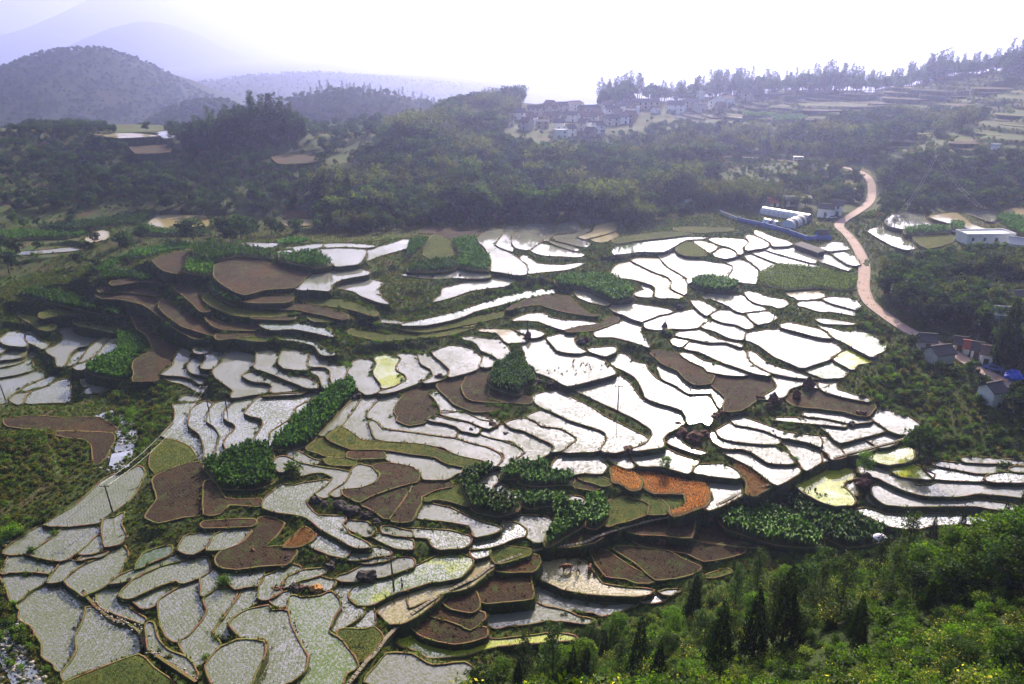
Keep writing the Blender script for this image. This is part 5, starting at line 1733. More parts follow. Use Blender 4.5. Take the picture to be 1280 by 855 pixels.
# (place, label of the mass, outline, spacing, box, mix, size range, how many stand as single plants)
REGIONS = [
 ("on the wooded slope below the village", "dense mixed forest filling the slope below the village",
  [(395,292),(400,250),(440,205),(500,165),(545,148),(560,126),(640,114),(655,128),(640,152),(620,178),(700,203),(790,200),(850,182),(905,200),(895,225),(840,262),(760,276),(700,276),(560,283),(470,292)],
  5.4, (-200, 300, 270, 760), {'broad': 7, 'bamboo': 3}, (0.75, 1.45), 110),
 ("on the slope under the village houses", "low bushes and small trees under the village houses",
  [(640,182),(690,176),(790,168),(850,150),(910,160),(910,203),(850,190),(790,208),(700,210)], 3.6, (-60, 320, 380, 760), {'bush': 4, 'broad': 2}, (0.35, 0.62), 14),
 ("on the hazy shrubby hill beside the valley floor", "scrubby bushes and small trees on the hazy hill",
  [(-30,262),(-30,170),(60,158),(130,160),(215,192),(335,190),(420,205),(420,255),(395,285),(330,270),(200,262),(90,262)],
  3.7, (-480, -40, 300, 760), {'broad': 5, 'olive_bush': 3, 'bush': 2}, (0.35, 0.8), 50),
 ("on the ridge top behind the grove", "scrub covering the ridge top behind the grove",
  [(60,176),(130,168),(215,163),(330,158),(480,148),(565,122),(570,145),(480,172),(400,205),(330,195),(200,190),(60,185)], 5.5, (-520, 20, 400, 1100), {'broad': 3, 'bush': 3, 'olive_bush': 2}, (0.4, 0.85), 12),
 ("on the verge between the road and pale fields", "weeds on the verge between the road and pale fields",
  [(1056,284),(1075,270),(1104,258),(1112,272),(1100,280),(1086,288),(1112,312),(1128,322),(1090,330),(1078,312),(1066,296)], 1.8, (90, 260, 180, 340), {'bush': 4, 'olive_bush': 3}, (0.4, 0.9), 10),
 ("in the bamboo grove above the topmost paddies", "bamboo and trees massed above the topmost paddies",
  [(742,279),(748,255),(800,238),(850,232),(940,245),(950,262),(890,262),(850,272),(800,282)], 3.8, (20, 140, 230, 420), {'bamboo': 6, 'broad': 3}, (0.55, 0.85), 40),
 ("in the grove beside the village road", "thick grove of bamboo and trees beside the road",
  [(1093,350),(1098,340),(1150,335),(1200,325),(1280,330),(1500,350),(1500,425),(1235,428),(1225,412),(1150,408),(1110,384)], 3.6, (90, 330, 160, 330), {'bamboo': 5, 'broad': 5}, (0.6, 0.95), 60),
 ("on the dark slope above the far road bend", "dark wood on the slope above the far road",
  [(905,195),(900,165),(990,160),(1010,165),(1040,152),(1120,142),(1210,140),(1235,150),(1190,165),(1110,190),(1100,215),(1080,205),(1030,200),(960,190)], 5.2, (80, 480, 300, 680), {'broad': 5, 'fir': 2, 'bamboo': 1}, (0.55, 1.0), 40),
 ("on the steep bank above the road bend", "bushes on the steep terraced bank above the road",
  [(1098,290),(1095,225),(1120,205),(1166,197),(1300,200),(1300,262),(1200,262),(1140,262),(1100,275)], 3.0, (120, 300, 240, 400), {'broad': 3, 'bush': 3, 'olive_bush': 2}, (0.4, 0.85), 30),
 ("around the lane and tunnels", "small bushes and trees around the tunnels and road",
  [(905,262),(950,235),(1050,215),(1080,225),(1075,255),(1040,252),(1000,262),(950,258)], 3.4, (60, 300, 240, 540), {'broad': 2, 'bush': 4, 'bamboo': 1}, (0.3, 0.7), 20),
 ("on the terraced dip inside the far road bend", "bushes and small trees inside the far road bend",
  [(880,235),(900,199),(960,203),(1030,210),(1062,217),(1078,228),(1075,245),(1000,238),(950,235)], 3.2, (60, 320, 260, 560), {'broad': 1, 'bush': 4, 'olive_bush': 2}, (0.3, 0.6), 20),
 ("on the bank between the road and the paddies", "weedy bushes on the bank under the road",
  [(1062,330),(1074,345),(1072,362),(1080,384),(1100,400),(1150,425),(1165,445),(1120,455),(1090,430),(1070,400),(1062,360)], 1.9, (60, 200, 140, 260), {'bush': 5, 'olive_bush': 2, 'near_bush': 1}, (0.5, 1.1), 14),
 ("among the village houses", "garden trees squeezed between the village houses",
  [(630,160),(640,140),(700,125),(800,122),(930,118),(940,138),(860,150),(790,168),(700,175)], 22.0, (-40, 330, 420, 800), {'broad': 4, 'bush': 3}, (0.35, 0.6), 16),
 ("in the gardens below the village houses", "garden bushes and leafy crops below the village houses",
  [(1065,495),(1110,450),(1150,445),(1200,460),(1240,480),(1500,490),(1500,582),(1200,590),(1140,580),(1150,545),(1100,510)], 1.6, (60, 240, 110, 240), {'bush': 6, 'olive_bush': 2, 'near_bush': 2}, (0.5, 1.2), 60),
 ("on the stream banks", "leafy bushes along the stream banks",
  [(-20,620),(20,640),(90,645),(130,610),(170,560),(130,520),(160,505),(215,515),(205,545),(165,590),(110,640),(60,690),(20,735),(10,760),(40,800),(75,855),(60,880),(-30,880)], 1.7, (-150, -60, 90, 230), {'bush': 5, 'near_bush': 3, 'olive_bush': 2}, (0.5, 1.2), 30),
 ("on the grassy knoll by the stream", "low scrub on the grassy knoll",
  [(-20,555),(40,540),(90,545),(120,560),(118,590),(80,615),(-20,630)], 1.5, (-160, -70, 120, 240), {'bush': 3, 'olive_bush': 4}, (0.5, 1.1), 14),
 ("on the terrace banks of the dark spur", "bushes lining the terrace banks of the dark spur",
  [(-20,350),(30,345),(120,335),(300,345),(430,350),(560,385),(640,350),(760,350),(600,400),(440,450),(300,440),(240,425),(200,520),(130,500),(150,420),(90,405),(40,420),(-20,420)], 2.0, (-240, 60, 120, 330), {'bush': 6, 'olive_bush': 2}, (0.4, 0.95), 40),
 ("on the valley floor below the hazy hill", "bushes and hedges across the valley floor",
  [(-20,345),(-20,262),(60,265),(200,262),(395,290),(300,305),(200,305),(110,330),(60,350)], 5.0, (-330, -60, 250, 420), {'bush': 5, 'broad': 1, 'olive_bush': 2}, (0.5, 1.1), 20),
 ("below the forest edge", "rough bushes at the foot of the forest",
  [(395,292),(500,283),(600,280),(740,279),(745,272),(600,262),(480,272)], 3.0, (-120, 80, 260, 400), {'bush': 4, 'olive_bush': 3}, (0.5, 1.2), 14),
]
IND = {}
for place, lab, poly, sp, box, mix, (s0, s1), nind in REGIONS:
    P = scatter(poly, sp, box)
    if len(P) == 0: continue
    ks = list(mix); wt = np.array([mix[k] for k in ks], float); wt /= wt.sum()
    order_ = np.argsort(np.hypot(P[:, 0], P[:, 1]) + RNG.uniform(0, 60, len(P)))
    items = []
    for q, i in enumerate(order_):
        x, y, z = P[i]
        k = ks[RNG.choice(len(ks), p=wt)]
        if 'bamboo' in mix and RNG.uniform() < 0.85:
            k = 'bamboo' if vnoise(np.array([x]), np.array([y]), 24, 61)[0] > 0.12 else 'broad'
        v = int(RNG.integers(len(PROTO[k])))
        s = float(RNG.uniform(s0, s1)) * (1 + 0.42 * float(vnoise(np.array([x]), np.array([y]), 21, 62)[0]))
        if k in ('bush', 'olive_bush', 'near_bush') and s1 < 0.9: s *= 1.9
        u, vv, d = project(x, y, z)
        if q < nind * 2 and q % 2 == 0 and -5 < u < 1285 and vv < 860:
            plant(k, (x, y, z), s, place, v)
        else:
            items.append((k, v, x, y, z, s))
    nm = {"dense": "forest", "dark": "forest", "tall": "forest", "thick": "forest"}.get(lab.split()[0], "shrubbery")
    IND[place] = (nm, lab, items)

# hedged risers of the contour terraces on the far hillside
gy_, gx_ = np.gradient(GT, YS, XS)
ris = (np.hypot(gx_, gy_) > 0.38) & (w_right > 0.5) & (GY < 760) & (GX < 480) & (own < 0)
jj, ii = np.where(ris)
pick = RNG.permutation(len(jj))[:5200]
items = []
for j, i in zip(jj[pick], ii[pick]):
    x, y = XS[i] + RNG.uniform(-1, 1), YS[j] + RNG.uniform(-1, 1)
    if np.min(np.hypot(ROADC[:, 0] - x, ROADC[:, 1] - y)) < 4: continue
    items.append((['bush', 'bush', 'olive_bush'][int(RNG.integers(3))], int(RNG.integers(3)), x, y, float(ground_z(x, y)), float(RNG.uniform(0.6, 1.2))))
IND["risers"] = ("hedge_vegetation", "hedges along the contour terraces of the far hillside", items)

# dark dome-shaped grove on the ridge
gc = hit(297, 184, GT); items = []
for q in range(230):
    a_, r_ = RNG.uniform(0, 6.28), math.sqrt(RNG.uniform())
    x, y = gc[0] + math.cos(a_) * r_ * 38, gc[1] + 12 + math.sin(a_) * r_ * 20
    key = ['broad', 'broad', 'fir', 'pine'][int(RNG.integers(4))]; v_ = int(RNG.integers(3))
    s_ = float((0.75 + 0.75 * (1 - r_ ** 2)) * RNG.uniform(0.75, 1.25) * (1.5 if key == 'broad' else 1.0))
    z = float(ground_z(x, y))
    if q < 40: plant(key, (x, y, z), s_, "in the dark grove on the ridge", v_)
    else: items.append((key, v_, x, y, z, s_))
IND["grove"] = ("forest", "dark domed grove on the ridge", items)

# tree line along the crest behind the far terraces
items = []; nl = 0
for u in np.arange(752, 1330, 3.0):
    if 795 < u < 838 and RNG.uniform() < 0.75: continue
    az = math.atan2((u - 640) / FPX, math.cos(PITCH) + 0.33 * math.sin(PITCH))
    rr = np.arange(430 if u > 960 else 690, 1100, 6.0)
    zz = ground_z(np.sin(az) * rr, np.cos(az) * rr)
    k = int(np.argmax((zz - 100) / rr))
    for q in range(3):
        r_ = rr[k] + RNG.uniform(-30, 25); aa = az + RNG.normal(0, 0.004)
        x, y = math.sin(aa) * r_, math.cos(aa) * r_
        z = float(ground_z(x, y)); key = ['pine', 'pine', 'broad', 'broad'][int(RNG.integers(4))]
        s_ = float(RNG.uniform(0.85, 1.35)) * (1.0 if key == 'pine' else 1.3) * (1 + 0.2 * math.sin(u * 0.05))
        if q == 0 and nl < 90 and 755 < u < 1282:
            plant(key, (x, y, z), s_, "in the hazy tree line behind the far terraces", int(RNG.integers(3))); nl += 1
        else: items.append((key, int(RNG.integers(3)), x, y, z, s_))
IND["crest"] = ("forest", "tall hazy tree line behind the far terraces", items)

# near slope under the viewpoint: placed trees
SL = "on the wooded near slope"
NEAR = [('cypress',798,838,1.15),('cypress',822,850,0.8),('cypress',898,832,1.25),('cypress',940,822,1.3),('cypress',977,805,1.5),('cypress',866,775,1.1),
 ('cypress',1070,800,0.8),('cypress',1073,815,0.6),('cypress',1160,765,0.55),('cypress',755,822,0.7),('cypress',733,846,0.7),('cypress',715,860,0.9),('cypress',648,862,0.7),('cypress',1252,662,0.75),('cypress',1273,652,0.9),('cypress',1200,668,0.7),('cypress',1165,672,0.6),
 ('near_pine',690,848,1.05),('near_pine',945,752,1.0),('near_pine',918,760,0.8),('near_pine',1050,770,0.95),('near_pine',1022,760,0.8),('near_pine',1128,715,1.0),('near_pine',1095,728,0.8),('near_pine',868,762,0.8),('near_pine',655,856,0.9),('near_pine',1110,745,0.8),('near_pine',965,775,0.7),
 ('near_broad',1190,712,1.05),('near_broad',1228,708,1.2),('near_broad',1262,698,1.15),('near_broad',1290,690,1.2),('near_broad',1150,728,0.95),('near_broad',1212,728,1.1),('near_broad',1246,735,1.0),('near_broad',1030,735,0.8),('near_broad',1006,752,0.75),('near_broad',1176,745,0.9),('near_broad',1275,740,1.1),('near_broad',880,800,0.6),('near_broad',840,792,0.55),('near_broad',625,858,0.6),('near_broad',600,868,0.6),('near_broad',1000,800,0.6),
 ('near_broad',1245,825,0.55),('near_broad',1275,845,0.6),('near_broad',1205,835,0.5),('near_broad',1190,868,0.5)]
for k, u, v, s in NEAR:
    plant(k, hit(u, v, GT), s * (1.35 if k == 'cypress' else (0.85 if u > 1140 else 1.15)), SL)
CYP = [hit(u, v, GT) for k, u, v, s in NEAR if k == 'cypress']
EDGE = smooth_open([(690,835),(740,812),(800,785),(900,752),(1000,730),(1100,705),(1200,690),(1290,672)], 6)
for q in range(26):
    e = EDGE[int(RNG.integers(len(EDGE)))]
    v = e[1] + abs(RNG.normal(0, 28))
    k = ['near_broad', 'near_broad', 'near_pine'][int(RNG.integers(3))]
    plant(k, hit(e[0] + RNG.uniform(-12, 12), min(v, 853), GT), float(RNG.uniform(0.45, 0.8)), SL)
P = scatter([(560,870),(620,840),(700,835),(780,790),(830,765),(900,745),(960,725),(1010,712),(1090,690),(1150,680),(1300,650),(1500,610),(1800,640),(1800,930),(560,930)], 1.0, (-10, 190, 30, 150))
items = []; na = 0
for i in np.argsort(RNG.uniform(size=len(P))):
    x, y, z = P[i]
    k = ['near_bush', 'near_bush', 'near_bush', 'flower_bush', 'bush'][int(RNG.integers(5))]
    if vnoise(np.array([x]), np.array([y]), 8, 21)[0] < -0.1 and RNG.uniform() < 0.55: continue
    if min(math.hypot(x - a_[0], y - a_[1]) for a_ in CYP) < 1.6: continue
    u, v, d = project(x, y, z)
    s = float(RNG.uniform(0.4, 1.1)) * (1.5 if RNG.uniform() < 0.12 else 0.9)
    vv = int(RNG.integers(3))
    if na < 110 and 600 < u < 1285 and v < 850:
        plant(k, (x, y, z), s * 1.25, SL, vv); na += 1
    else: items.append((k, vv, x, y, z, s))
IND[SL] = ("undergrowth", "leafy undergrowth covering the wooded near slope", items)
P = scatter([(-30,350),(250,312),(480,300),(740,282),(900,268),(1060,285),(1090,400),(1110,450),(1150,560),(1290,580),(1290,650),(1000,720),(600,860),(-30,880)], 1.05, (-175, 245, 75, 330))
items = [(['bush', 'bush', 'olive_bush', 'near_bush'][int(RNG.integers(4))], int(RNG.integers(3)), x, y, z, float(RNG.uniform(0.2, 0.5) * (1 + 0.7 * max(0, w)))) for (x, y, z), w in zip(P, vnoise(P[:, 0], P[:, 1], 11, 51))]
for f in FLD:                      # hedges along the terrace banks
    if f['far'] or 'bank' not in f['reg'] and 'spur' not in f['reg']: continue
    W = f['W']; e = np.roll(W, -1, 0) - W; L = np.linalg.norm(e, axis=1); nn = np.stack([e[:, 1], -e[:, 0]], 1) / (L[:, None] + 1e-9)
    for i in range(len(W)):
        for q in range(RNG.poisson(L[i] / 1.1)):
            p = W[i] + e[i] * RNG.uniform() + nn[i] * RNG.uniform(0.6, 1.6)
            j, k = np.searchsorted(YS, p[1]), np.searchsorted(XS, p[0])
            if own[min(j, len(YS) - 1), min(k, len(XS) - 1)] >= 0: continue
            items.append((['bush', 'bush', 'near_bush'][int(RNG.integers(3))], int(RNG.integers(3)), p[0], p[1], float(ground_z(p[0], p[1])), float(RNG.uniform(0.4, 0.85))))
IND["rough"] = ("rough_vegetation", "low weeds and grass clumps between the fields", items)


def hill_plants(H, step, mix, s0, s1, lo):
    X, Y, Z = H; out = []
    x0, x1, y0, y1 = X.min(), X.max(), Y.min(), Y.max() - (Y.max() - Y.min()) * 0.35
    xs, ts = X[0], np.arange(Y.shape[0])
    n = int((x1 - x0) * (y1 - y0) / step ** 2)
    px, py = RNG.uniform(x0, x1, n), RNG.uniform(y0, y1, n)
    ci = np.clip(np.searchsorted(xs, px), 1, len(xs) - 1)
    for x, y, c in zip(px, py, ci):
        j = np.searchsorted(Y[:, c], y)
        if j <= 0 or j >= Y.shape[0] - 1: continue
        f = (y - Y[j - 1, c]) / (Y[j, c] - Y[j - 1, c] + 1e-9); z = Z[j - 1, c] * (1 - f) + Z[j, c] * f
        if z < lo: continue
        u, v, d = project(x, y, z)
        if not (-40 < u < 760): continue
        k = mix[int(RNG.integers(len(mix)))]
        out.append((k, int(RNG.integers(3)), x, y, z - 0.5, float(RNG.uniform(s0, s1))))
    return out


IND["lh"] = ("forest", "hazy scrub and trees covering the dark rounded hill", hill_plants(LEFT_HILL, 9.5, ['broad'], 0.5, 1.05, -75))
IND["wh"] = ("forest", "hazy pines covering the low wooded hill", hill_plants(WOOD_HILL, 8.0, ['broad', 'broad', 'broad', 'broad', 'broad', 'pine'], 0.55, 1.0, -30))
IND["kh"] = ("forest", "pale trees covering the small knoll in the haze", hill_plants(LOW_HILL, 9, ['broad'], 0.8, 1.3, -50)
                + hill_plants(PALE, 34, ['broad'], 0.6, 1.1, -80))
for nm, lab, items in IND.values():
    mass(nm, lab, items)
print("plants", {k: len(v[2]) for k, v in IND.items()})
# ---------------------------------------------------------------- buildings
def gable_house(b0, w, d, h, rz, wall, roof, label, group=None, rise=1.7, floors=2, flat=False, name="house", over=0.35, doors=1, win=True, cat="house", gable_front=False):
    t = thing(name, label, cat, (b0[0], b0[1], b0[2]), rz, group)
    wb = MB(); lo = -1.6
    x0, x1, y0, y1 = -w / 2, w / 2, 0.0, d
    if flat:
        wb.box(x0, x1, y0, y1, lo, h)
        wb.build("wall", wall, t)
        rb = MB(); rb.box(x0 - 0.25, x1 + 0.25, y0 - 0.25, y1 + 0.25, h + 0.003, h + 0.28)
        rf = rb.build("roof", roof, t)
        pb = MB()
        for (a, b, c, e) in ((x0 - 0.2, x1 + 0.2, y0 - 0.2, y0 - 0.02), (x0 - 0.2, x1 + 0.2, y1 + 0.02, y1 + 0.2), (x0 - 0.2, x0 - 0.02, y0 - 0.02, y1 + 0.02), (x1 + 0.02, x1 + 0.2, y0 - 0.02, y1 + 0.02)):
            pb.box(a, b, c, e, h + 0.283, h + 0.8)
        pb.build("parapet", wall, rf)
    else:
        if gable_front:
            ym = 0
            V = [(x0, y0, lo), (x1, y0, lo), (x1, y0, h), (0, y0, h + rise), (x0, y0, h), (x0, y1, lo), (x1, y1, lo), (x1, y1, h), (0, y1, h + rise), (x0, y1, h)]
        else:
            V = [(x0, y0, lo), (x0, y1, lo), (x0, y1, h), (x0, (y0 + y1) / 2, h + rise), (x0, y0, h), (x1, y0, lo), (x1, y1, lo), (x1, y1, h), (x1, (y0 + y1) / 2, h + rise), (x1, y0, h)]
        wb.add(V, [(0, 1, 2, 3, 4), (9, 8, 7, 6, 5), (0, 4, 9, 5), (1, 6, 7, 2), (2, 7, 8, 3), (4, 3, 8, 9)])
        wb.build("wall", wall, t)
        rb = MB()
        if gable_front:
            half, a0, a1 = w / 2, y0 - over, y1 + over
        else:
            half, a0, a1 = d / 2, x0 - over, x1 + over
        sl = rise / half; e = half + over
        def P(s, q, zz): return (s, q, zz) if gable_front else (q, d / 2 + s, zz)
        for s in (-1, 1):
            zt, ze = h + rise + 0.04, h - sl * over + 0.04
            A = [P(0, a0, zt), P(0, a1, zt), P(s * e, a1, ze), P(s * e, a0, ze)]
            B = [(p[0], p[1], p[2] + 0.2) for p in A]
            rb.add(A + B, [(0, 1, 2, 3), (4, 7, 6, 5), (0, 4, 5, 1), (1, 5, 6, 2), (2, 6, 7, 3), (3, 7, 4, 0)])
        rf = rb.build("roof", roof, t)
        kb = MB(); p0, p1 = P(0, a0, 0), P(0, a1, 0)
        kb.box(min(p0[0], p1[0]) - 0.14, max(p0[0], p1[0]) + 0.14, min(p0[1], p1[1]) - 0.14, max(p0[1], p1[1]) + 0.14, h + rise + 0.2, h + rise + 0.42)
        kb.build("ridge", roof, rf)
    if win:
        nwin = max(1, int(w / 3.8))
        fh = h / floors
        for fl in range(floors):
            for k in range(nwin):
                xc = x0 + w * (k + 0.5) / nwin
                zc = fl * fh + fh * 0.58
                if fl == 0 and doors and k == nwin // 2:
                    db = MB(); db.box(xc - 0.55, xc + 0.55, -0.08, -0.005, 0.0, min(2.1, fh * 0.85)); dr = db.build("door", M['door'], t)
                    continue
                if random.random() < 0.25: continue
                fb = MB()
                fb.box(xc - 0.6, xc + 0.6, -0.07, -0.004, zc - 0.72, zc - 0.6); fb.box(xc - 0.6, xc + 0.6, -0.07, -0.004, zc + 0.6, zc + 0.72)
                fb.box(xc - 0.6, xc - 0.48, -0.06, -0.004, zc - 0.6, zc + 0.6); fb.box(xc + 0.48, xc + 0.6, -0.06, -0.004, zc - 0.6, zc + 0.6)
                wn_ = fb.build("window", wall if wall is not M['brown_wall'] else M['wood'], t)
                gb = MB(); gb.box(xc - 0.48, xc + 0.48, -0.03, -0.002, zc - 0.6, zc + 0.6); gb.build("pane", M['glass'], wn_)
    return t


WALLS = {'w': 'white_wall', 'g': 'grey_wall', 'b': 'brown_wall'}
WNAME = {'w': "white-walled", 'g': "grey-walled", 'b': "brown-walled"}
RNAME = {'roof_dark': "dark tiled roof", 'roof_brown': "brown tiled roof", 'flat': "flat roof", 'roof_grey': "grey roof", 'roof_white': "pale flat roof"}
VILLAGE_A = """125,440,105,w,d 215,375,120,w,d 350,330,140,g,d 430,330,110,g,b 530,335,110,w,b 640,300,110,g,d 690,395,140,w,d 540,400,130,b,b 435,460,125,b,f 340,420,90,w,b 260,470,100,g,b
620,590,110,w,f 720,530,90,w,d 800,480,80,g,b 860,560,90,b,d 910,330,150,b,d 885,415,130,g,b 990,500,95,w,d 1060,300,110,w,b 1095,345,120,w,d 1100,430,130,g,d 1190,310,140,w,d 1190,415,130,w,b 1240,230,80,b,b
1265,330,80,w,b 770,290,130,w,b 700,245,60,w,f 1040,240,90,g,b 150,290,110,b,b 290,370,70,w,b 590,475,100,w,d 870,470,80,w,d 960,395,90,b,b 1150,380,80,g,b 480,290,90,g,b 820,340,90,b,d"""
VILLAGE_B = """40,310,90,b,b 20,370,90,w,d 100,400,85,w,f 230,350,220,b,d 330,390,60,w,d 480,375,165,w,d 625,340,120,b,d 715,285,120,w,f 740,370,90,g,d 845,340,110,w,G 990,315,150,w,b 1140,272,80,g,d 920,388,80,b,b 40,470,100,b,b"""
spots = [(620 + float(a) / 7.53, 100 + float(b) / 7.53, float(c) / 7.53, w, r) for a, b, c, w, r in (q.split(',') for q in VILLAGE_A.split())]
spots += [(780 + float(a) / 7.53, 90 + float(b) / 7.53, float(c) / 7.53, w, r) for a, b, c, w, r in (q.split(',') for q in VILLAGE_B.split())]
for k, (u, v, wp, wl, rf) in enumerate(spots):
    p = hit(u, v, GT); _, _, dep = project(*p)
    w = wp * float(dep) / FPX
    fl = 3 if (k in (11, 43)) else (1 if wp < 9.5 else 2)
    roofm = {'d': 'roof_dark', 'b': 'roof_brown', 'f': 'roof_white', 'G': 'roof_dark'}[rf]
    size = "long" if w > 13 else ("small" if w < 6 else "mid-sized")
    place = "in the packed hill village" if u < 790 else "at the open end of the hill village"
    lab = f"{size} {['','single-storey','two-storey','three-storey'][fl]} {WNAME[wl]} house with {'flat roof' if rf == 'f' else RNAME[roofm]}{'' if rf == 'G' else ''} {place}"
    gable_house(p, w, random.uniform(6, 8.5), 2.55 * fl, math.radians(random.uniform(-40, 40)), M[WALLS[wl]], M[roofm], lab, "houses of the hill village", random.uniform(2.0, 2.7), fl, rf == 'f', gable_front=(rf == 'G'))

RH = "houses beside the village road"
def place_house(u, v, wp, d, h, rz, wall, roof, label, **kw):
    p = hit(u, v, GT); _, _, dep = project(*p)
    k = 0.72 if (v > 380) else 0.85
    kw['rise'] = kw.get('rise', 1.7) * k
    return gable_house(p, wp * float(dep) / FPX * k, d * k, h * k, math.radians(rz), M[wall], M[roof], label, **kw)

place_house(1159,440,24,5.5,3.6,-12,'grey_wall','roof_dark',"low grey stone shed behind the gabled barn",floors=1,name="stone_shed",cat="shed")
place_house(1181,456,37,6.0,3.6,16,'grey_wall','roof_dark',"grey barn with slate-dark gabled roof beside the road",floors=1,name="barn",cat="barn",win=False,rise=1.8)
place_house(1198,441,16,4.5,3.0,-25,'grey_wall','roof_dark',"small grey roadside shed with dark roof",floors=1,name="roadside_shed",cat="shed")
place_house(1207,444,9,4.0,2.6,-25,'white_wall','roof_red',"small shed with red sheet roof by the road",floors=1,name="roadside_shed",cat="shed",win=False)
place_house(1219,449,16,5.0,3.2,-28,'white_wall','roof_dark',"low white cottage with dark roof by the road",floors=1,name="cottage",cat="house")
place_house(1231,459,18,6.0,4.4,-30,'white_wall','roof_brown',"tall white roadside house next to the dark cedar",floors=1,name="roadside_house",cat="house")
place_house(1247,508,30,5.5,4.6,20,'white_wall','roof_dark',"white hut with grey tiled roof and small dark windows in the gardens",floors=2,name="garden_hut",cat="house",doors=0,rise=1.8)
place_house(1252,424,36,9,8.5,-15,'white_wall','roof_grey',"tall white village house behind the big cedar",floors=3,name="village_house",cat="house")
place_house(1276,398,24,8,7.5,10,'white_wall','roof_dark',"white village house above the big cedar",floors=2,name="village_house",cat="house")
place_house(1243,383,20,7,5.5,-10,'grey_wall','roof_grey',"grey-roofed house half hidden by the grove",floors=2,name="village_house",cat="house")
place_house(1237,305,72,8,3.4,4,'white_wall','roof_white',"long white building with flat pale roof above the grove",floors=1,flat=True,name="long_building",cat="building")
place_house(1272,316,28,8,3.2,-32,'white_wall','roof_grey',"building with broad grey sheet roof by the long white one",floors=1,name="workshop",cat="building")
place_house(1278,344,14,6,4.5,0,'white_wall','roof_dark',"small white house at the grove edge",floors=2,name="village_house",cat="house")
place_house(1031,272,22,6.0,4.2,-22,'white_wall','roof_dark',"white house with dark stepped gables beside the road bend",floors=1,name="gabled_house",cat="house",rise=1.5)
place_house(1046,269,13,6.0,4.6,-22,'white_wall','roof_dark',"dark-roofed wing next to the white gabled house",floors=2,name="gabled_house",cat="house")
place_house(968,260,15,5,2.8,12,'grey_wall','roof_red',"small house with faded red roof behind the tunnels",floors=1,name="red_roof_house",cat="house")
place_house(990,258,16,5,2.6,0,'grey_wall','roof_grey',"low shed with grey sheet roof behind the tunnels",floors=1,name="field_shed",cat="shed",win=False)
place_house(1029,300,15,4,2.0,5,'blue','roof_dark',"blue-walled shed with dark roof by the road",floors=1,name="blue_shed",cat="shed",win=False)
place_house(1246,187,9,3.0,2.2,8,'white_wall','roof_grey',"tiny white hut on the upper terraces",floors=1,flat=True,name="field_hut",cat="hut",win=False)
place_house(985,181,8,4,2.4,0,'grey_wall','roof_grey',"tiny grey-roofed hut in the dark wood",floors=1,name="field_hut",cat="hut",win=False)
place_house(885,189,10,4,2.2,0,'brown_wall','roof_brown',"tiny brown hut above the far road",floors=1,name="field_hut",cat="hut",win=False)
place_house(863,262,10,4,2.6,30,'white_wall','roof_grey',"small whitewashed hut below the bamboo grove",floors=1,name="field_hut",cat="hut",win=False)


def dark_woodpile():
    a, b = hit(993, 311, GT), hit(1022, 322, GT)
    L = float(np.linalg.norm(b[:2] - a[:2])); an = math.atan2(b[1] - a[1], b[0] - a[0])
    t = thing("timber_shed", "long low dark timber shed on a paddy bank below the blue wall", "shed", a, an)
    m = MB(); m.box(0, L, 0, 2.6, -0.5, 1.6); m.build("wall", M['wood'], t)
    m = MB(); m.add([(-.3, -.4, 1.5), (L + .3, -.4, 1.5), (L + .3, 3.0, 2.2), (-.3, 3.0, 2.2), (-.3, -.4, 1.64), (L + .3, -.4, 1.64), (L + .3, 3.0, 2.34), (-.3, 3.0, 2.34)],
                    [(0, 3, 2, 1), (4, 5, 6, 7), (0, 1, 5, 4), (1, 2, 6, 5), (2, 3, 7, 6), (3, 0, 4, 7)]); m.build("roof", M['roof_dark'], t)


dark_woodpile()


def tunnel(ua, va, ub, vb, r, label, film, ribs=8, dark=()):
    a, b = hit(ua, va, GT), hit(ub, vb, GT)
    L = float(np.linalg.norm(b[:2] - a[:2])); an = math.atan2(b[1] - a[1], b[0] - a[0])
    z = min(a[2], b[2])
    t = thing("polytunnel", label, "polytunnel", (a[0], a[1], z), an, "arched tunnels inside the blue wall")
    seg = 12
    for k in range(ribs):
        x0, x1 = L * k / ribs, L * (k + 1) / ribs - 0.03
        V = []; F = []
        for x in (x0, x1):
            for rr in (r, r - 0.06):
                for s in range(seg + 1):
                    q = math.pi * s / seg
                    V.append((x, math.cos(q) * rr, 0.7 + math.sin(q) * rr * 0.95 if 0 < s < seg else -0.3))
        n = seg + 1
        for s in range(seg):
            F += [(s, s + 1, 2 * n + s + 1, 2 * n + s), (n + s, 3 * n + s, 3 * n + s + 1, n + s + 1), (s, n + s, n + s + 1, s + 1), (2 * n + s, 2 * n + s + 1, 3 * n + s + 1, 3 * n + s)]
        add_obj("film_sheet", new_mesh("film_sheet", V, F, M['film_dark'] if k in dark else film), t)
        m = MB(); m.tube([(x0, math.cos(math.pi * s / 8) * (r + 0.04), 0.7 + math.sin(math.pi * s / 8) * (r + 0.04) * 0.95) for s in range(9)], 0.06, 5)
        m.build("hoop", M['rust'], t)
    m = MB(); m.add([(0.15, math.cos(math.pi * s / seg) * (r - .1), 0.7 + math.sin(math.pi * s / seg) * (r - .1)) for s in range(seg + 1)] + [(0.15, -(r - .1), -.3), (0.15, r - .1, -.3)], [tuple(range(seg + 3))]); m.build("end_panel", film, t)


tunnel(953, 266, 1012, 277, 2.4, "long arched tunnel with intact silvery film inside the blue wall", M['film'], 10)
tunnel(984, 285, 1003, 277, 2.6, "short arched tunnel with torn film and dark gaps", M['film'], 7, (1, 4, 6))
tunnel(955, 279, 972, 283, 1.5, "collapsed low tunnel of torn pale sheeting", M['film'], 4, (2,))


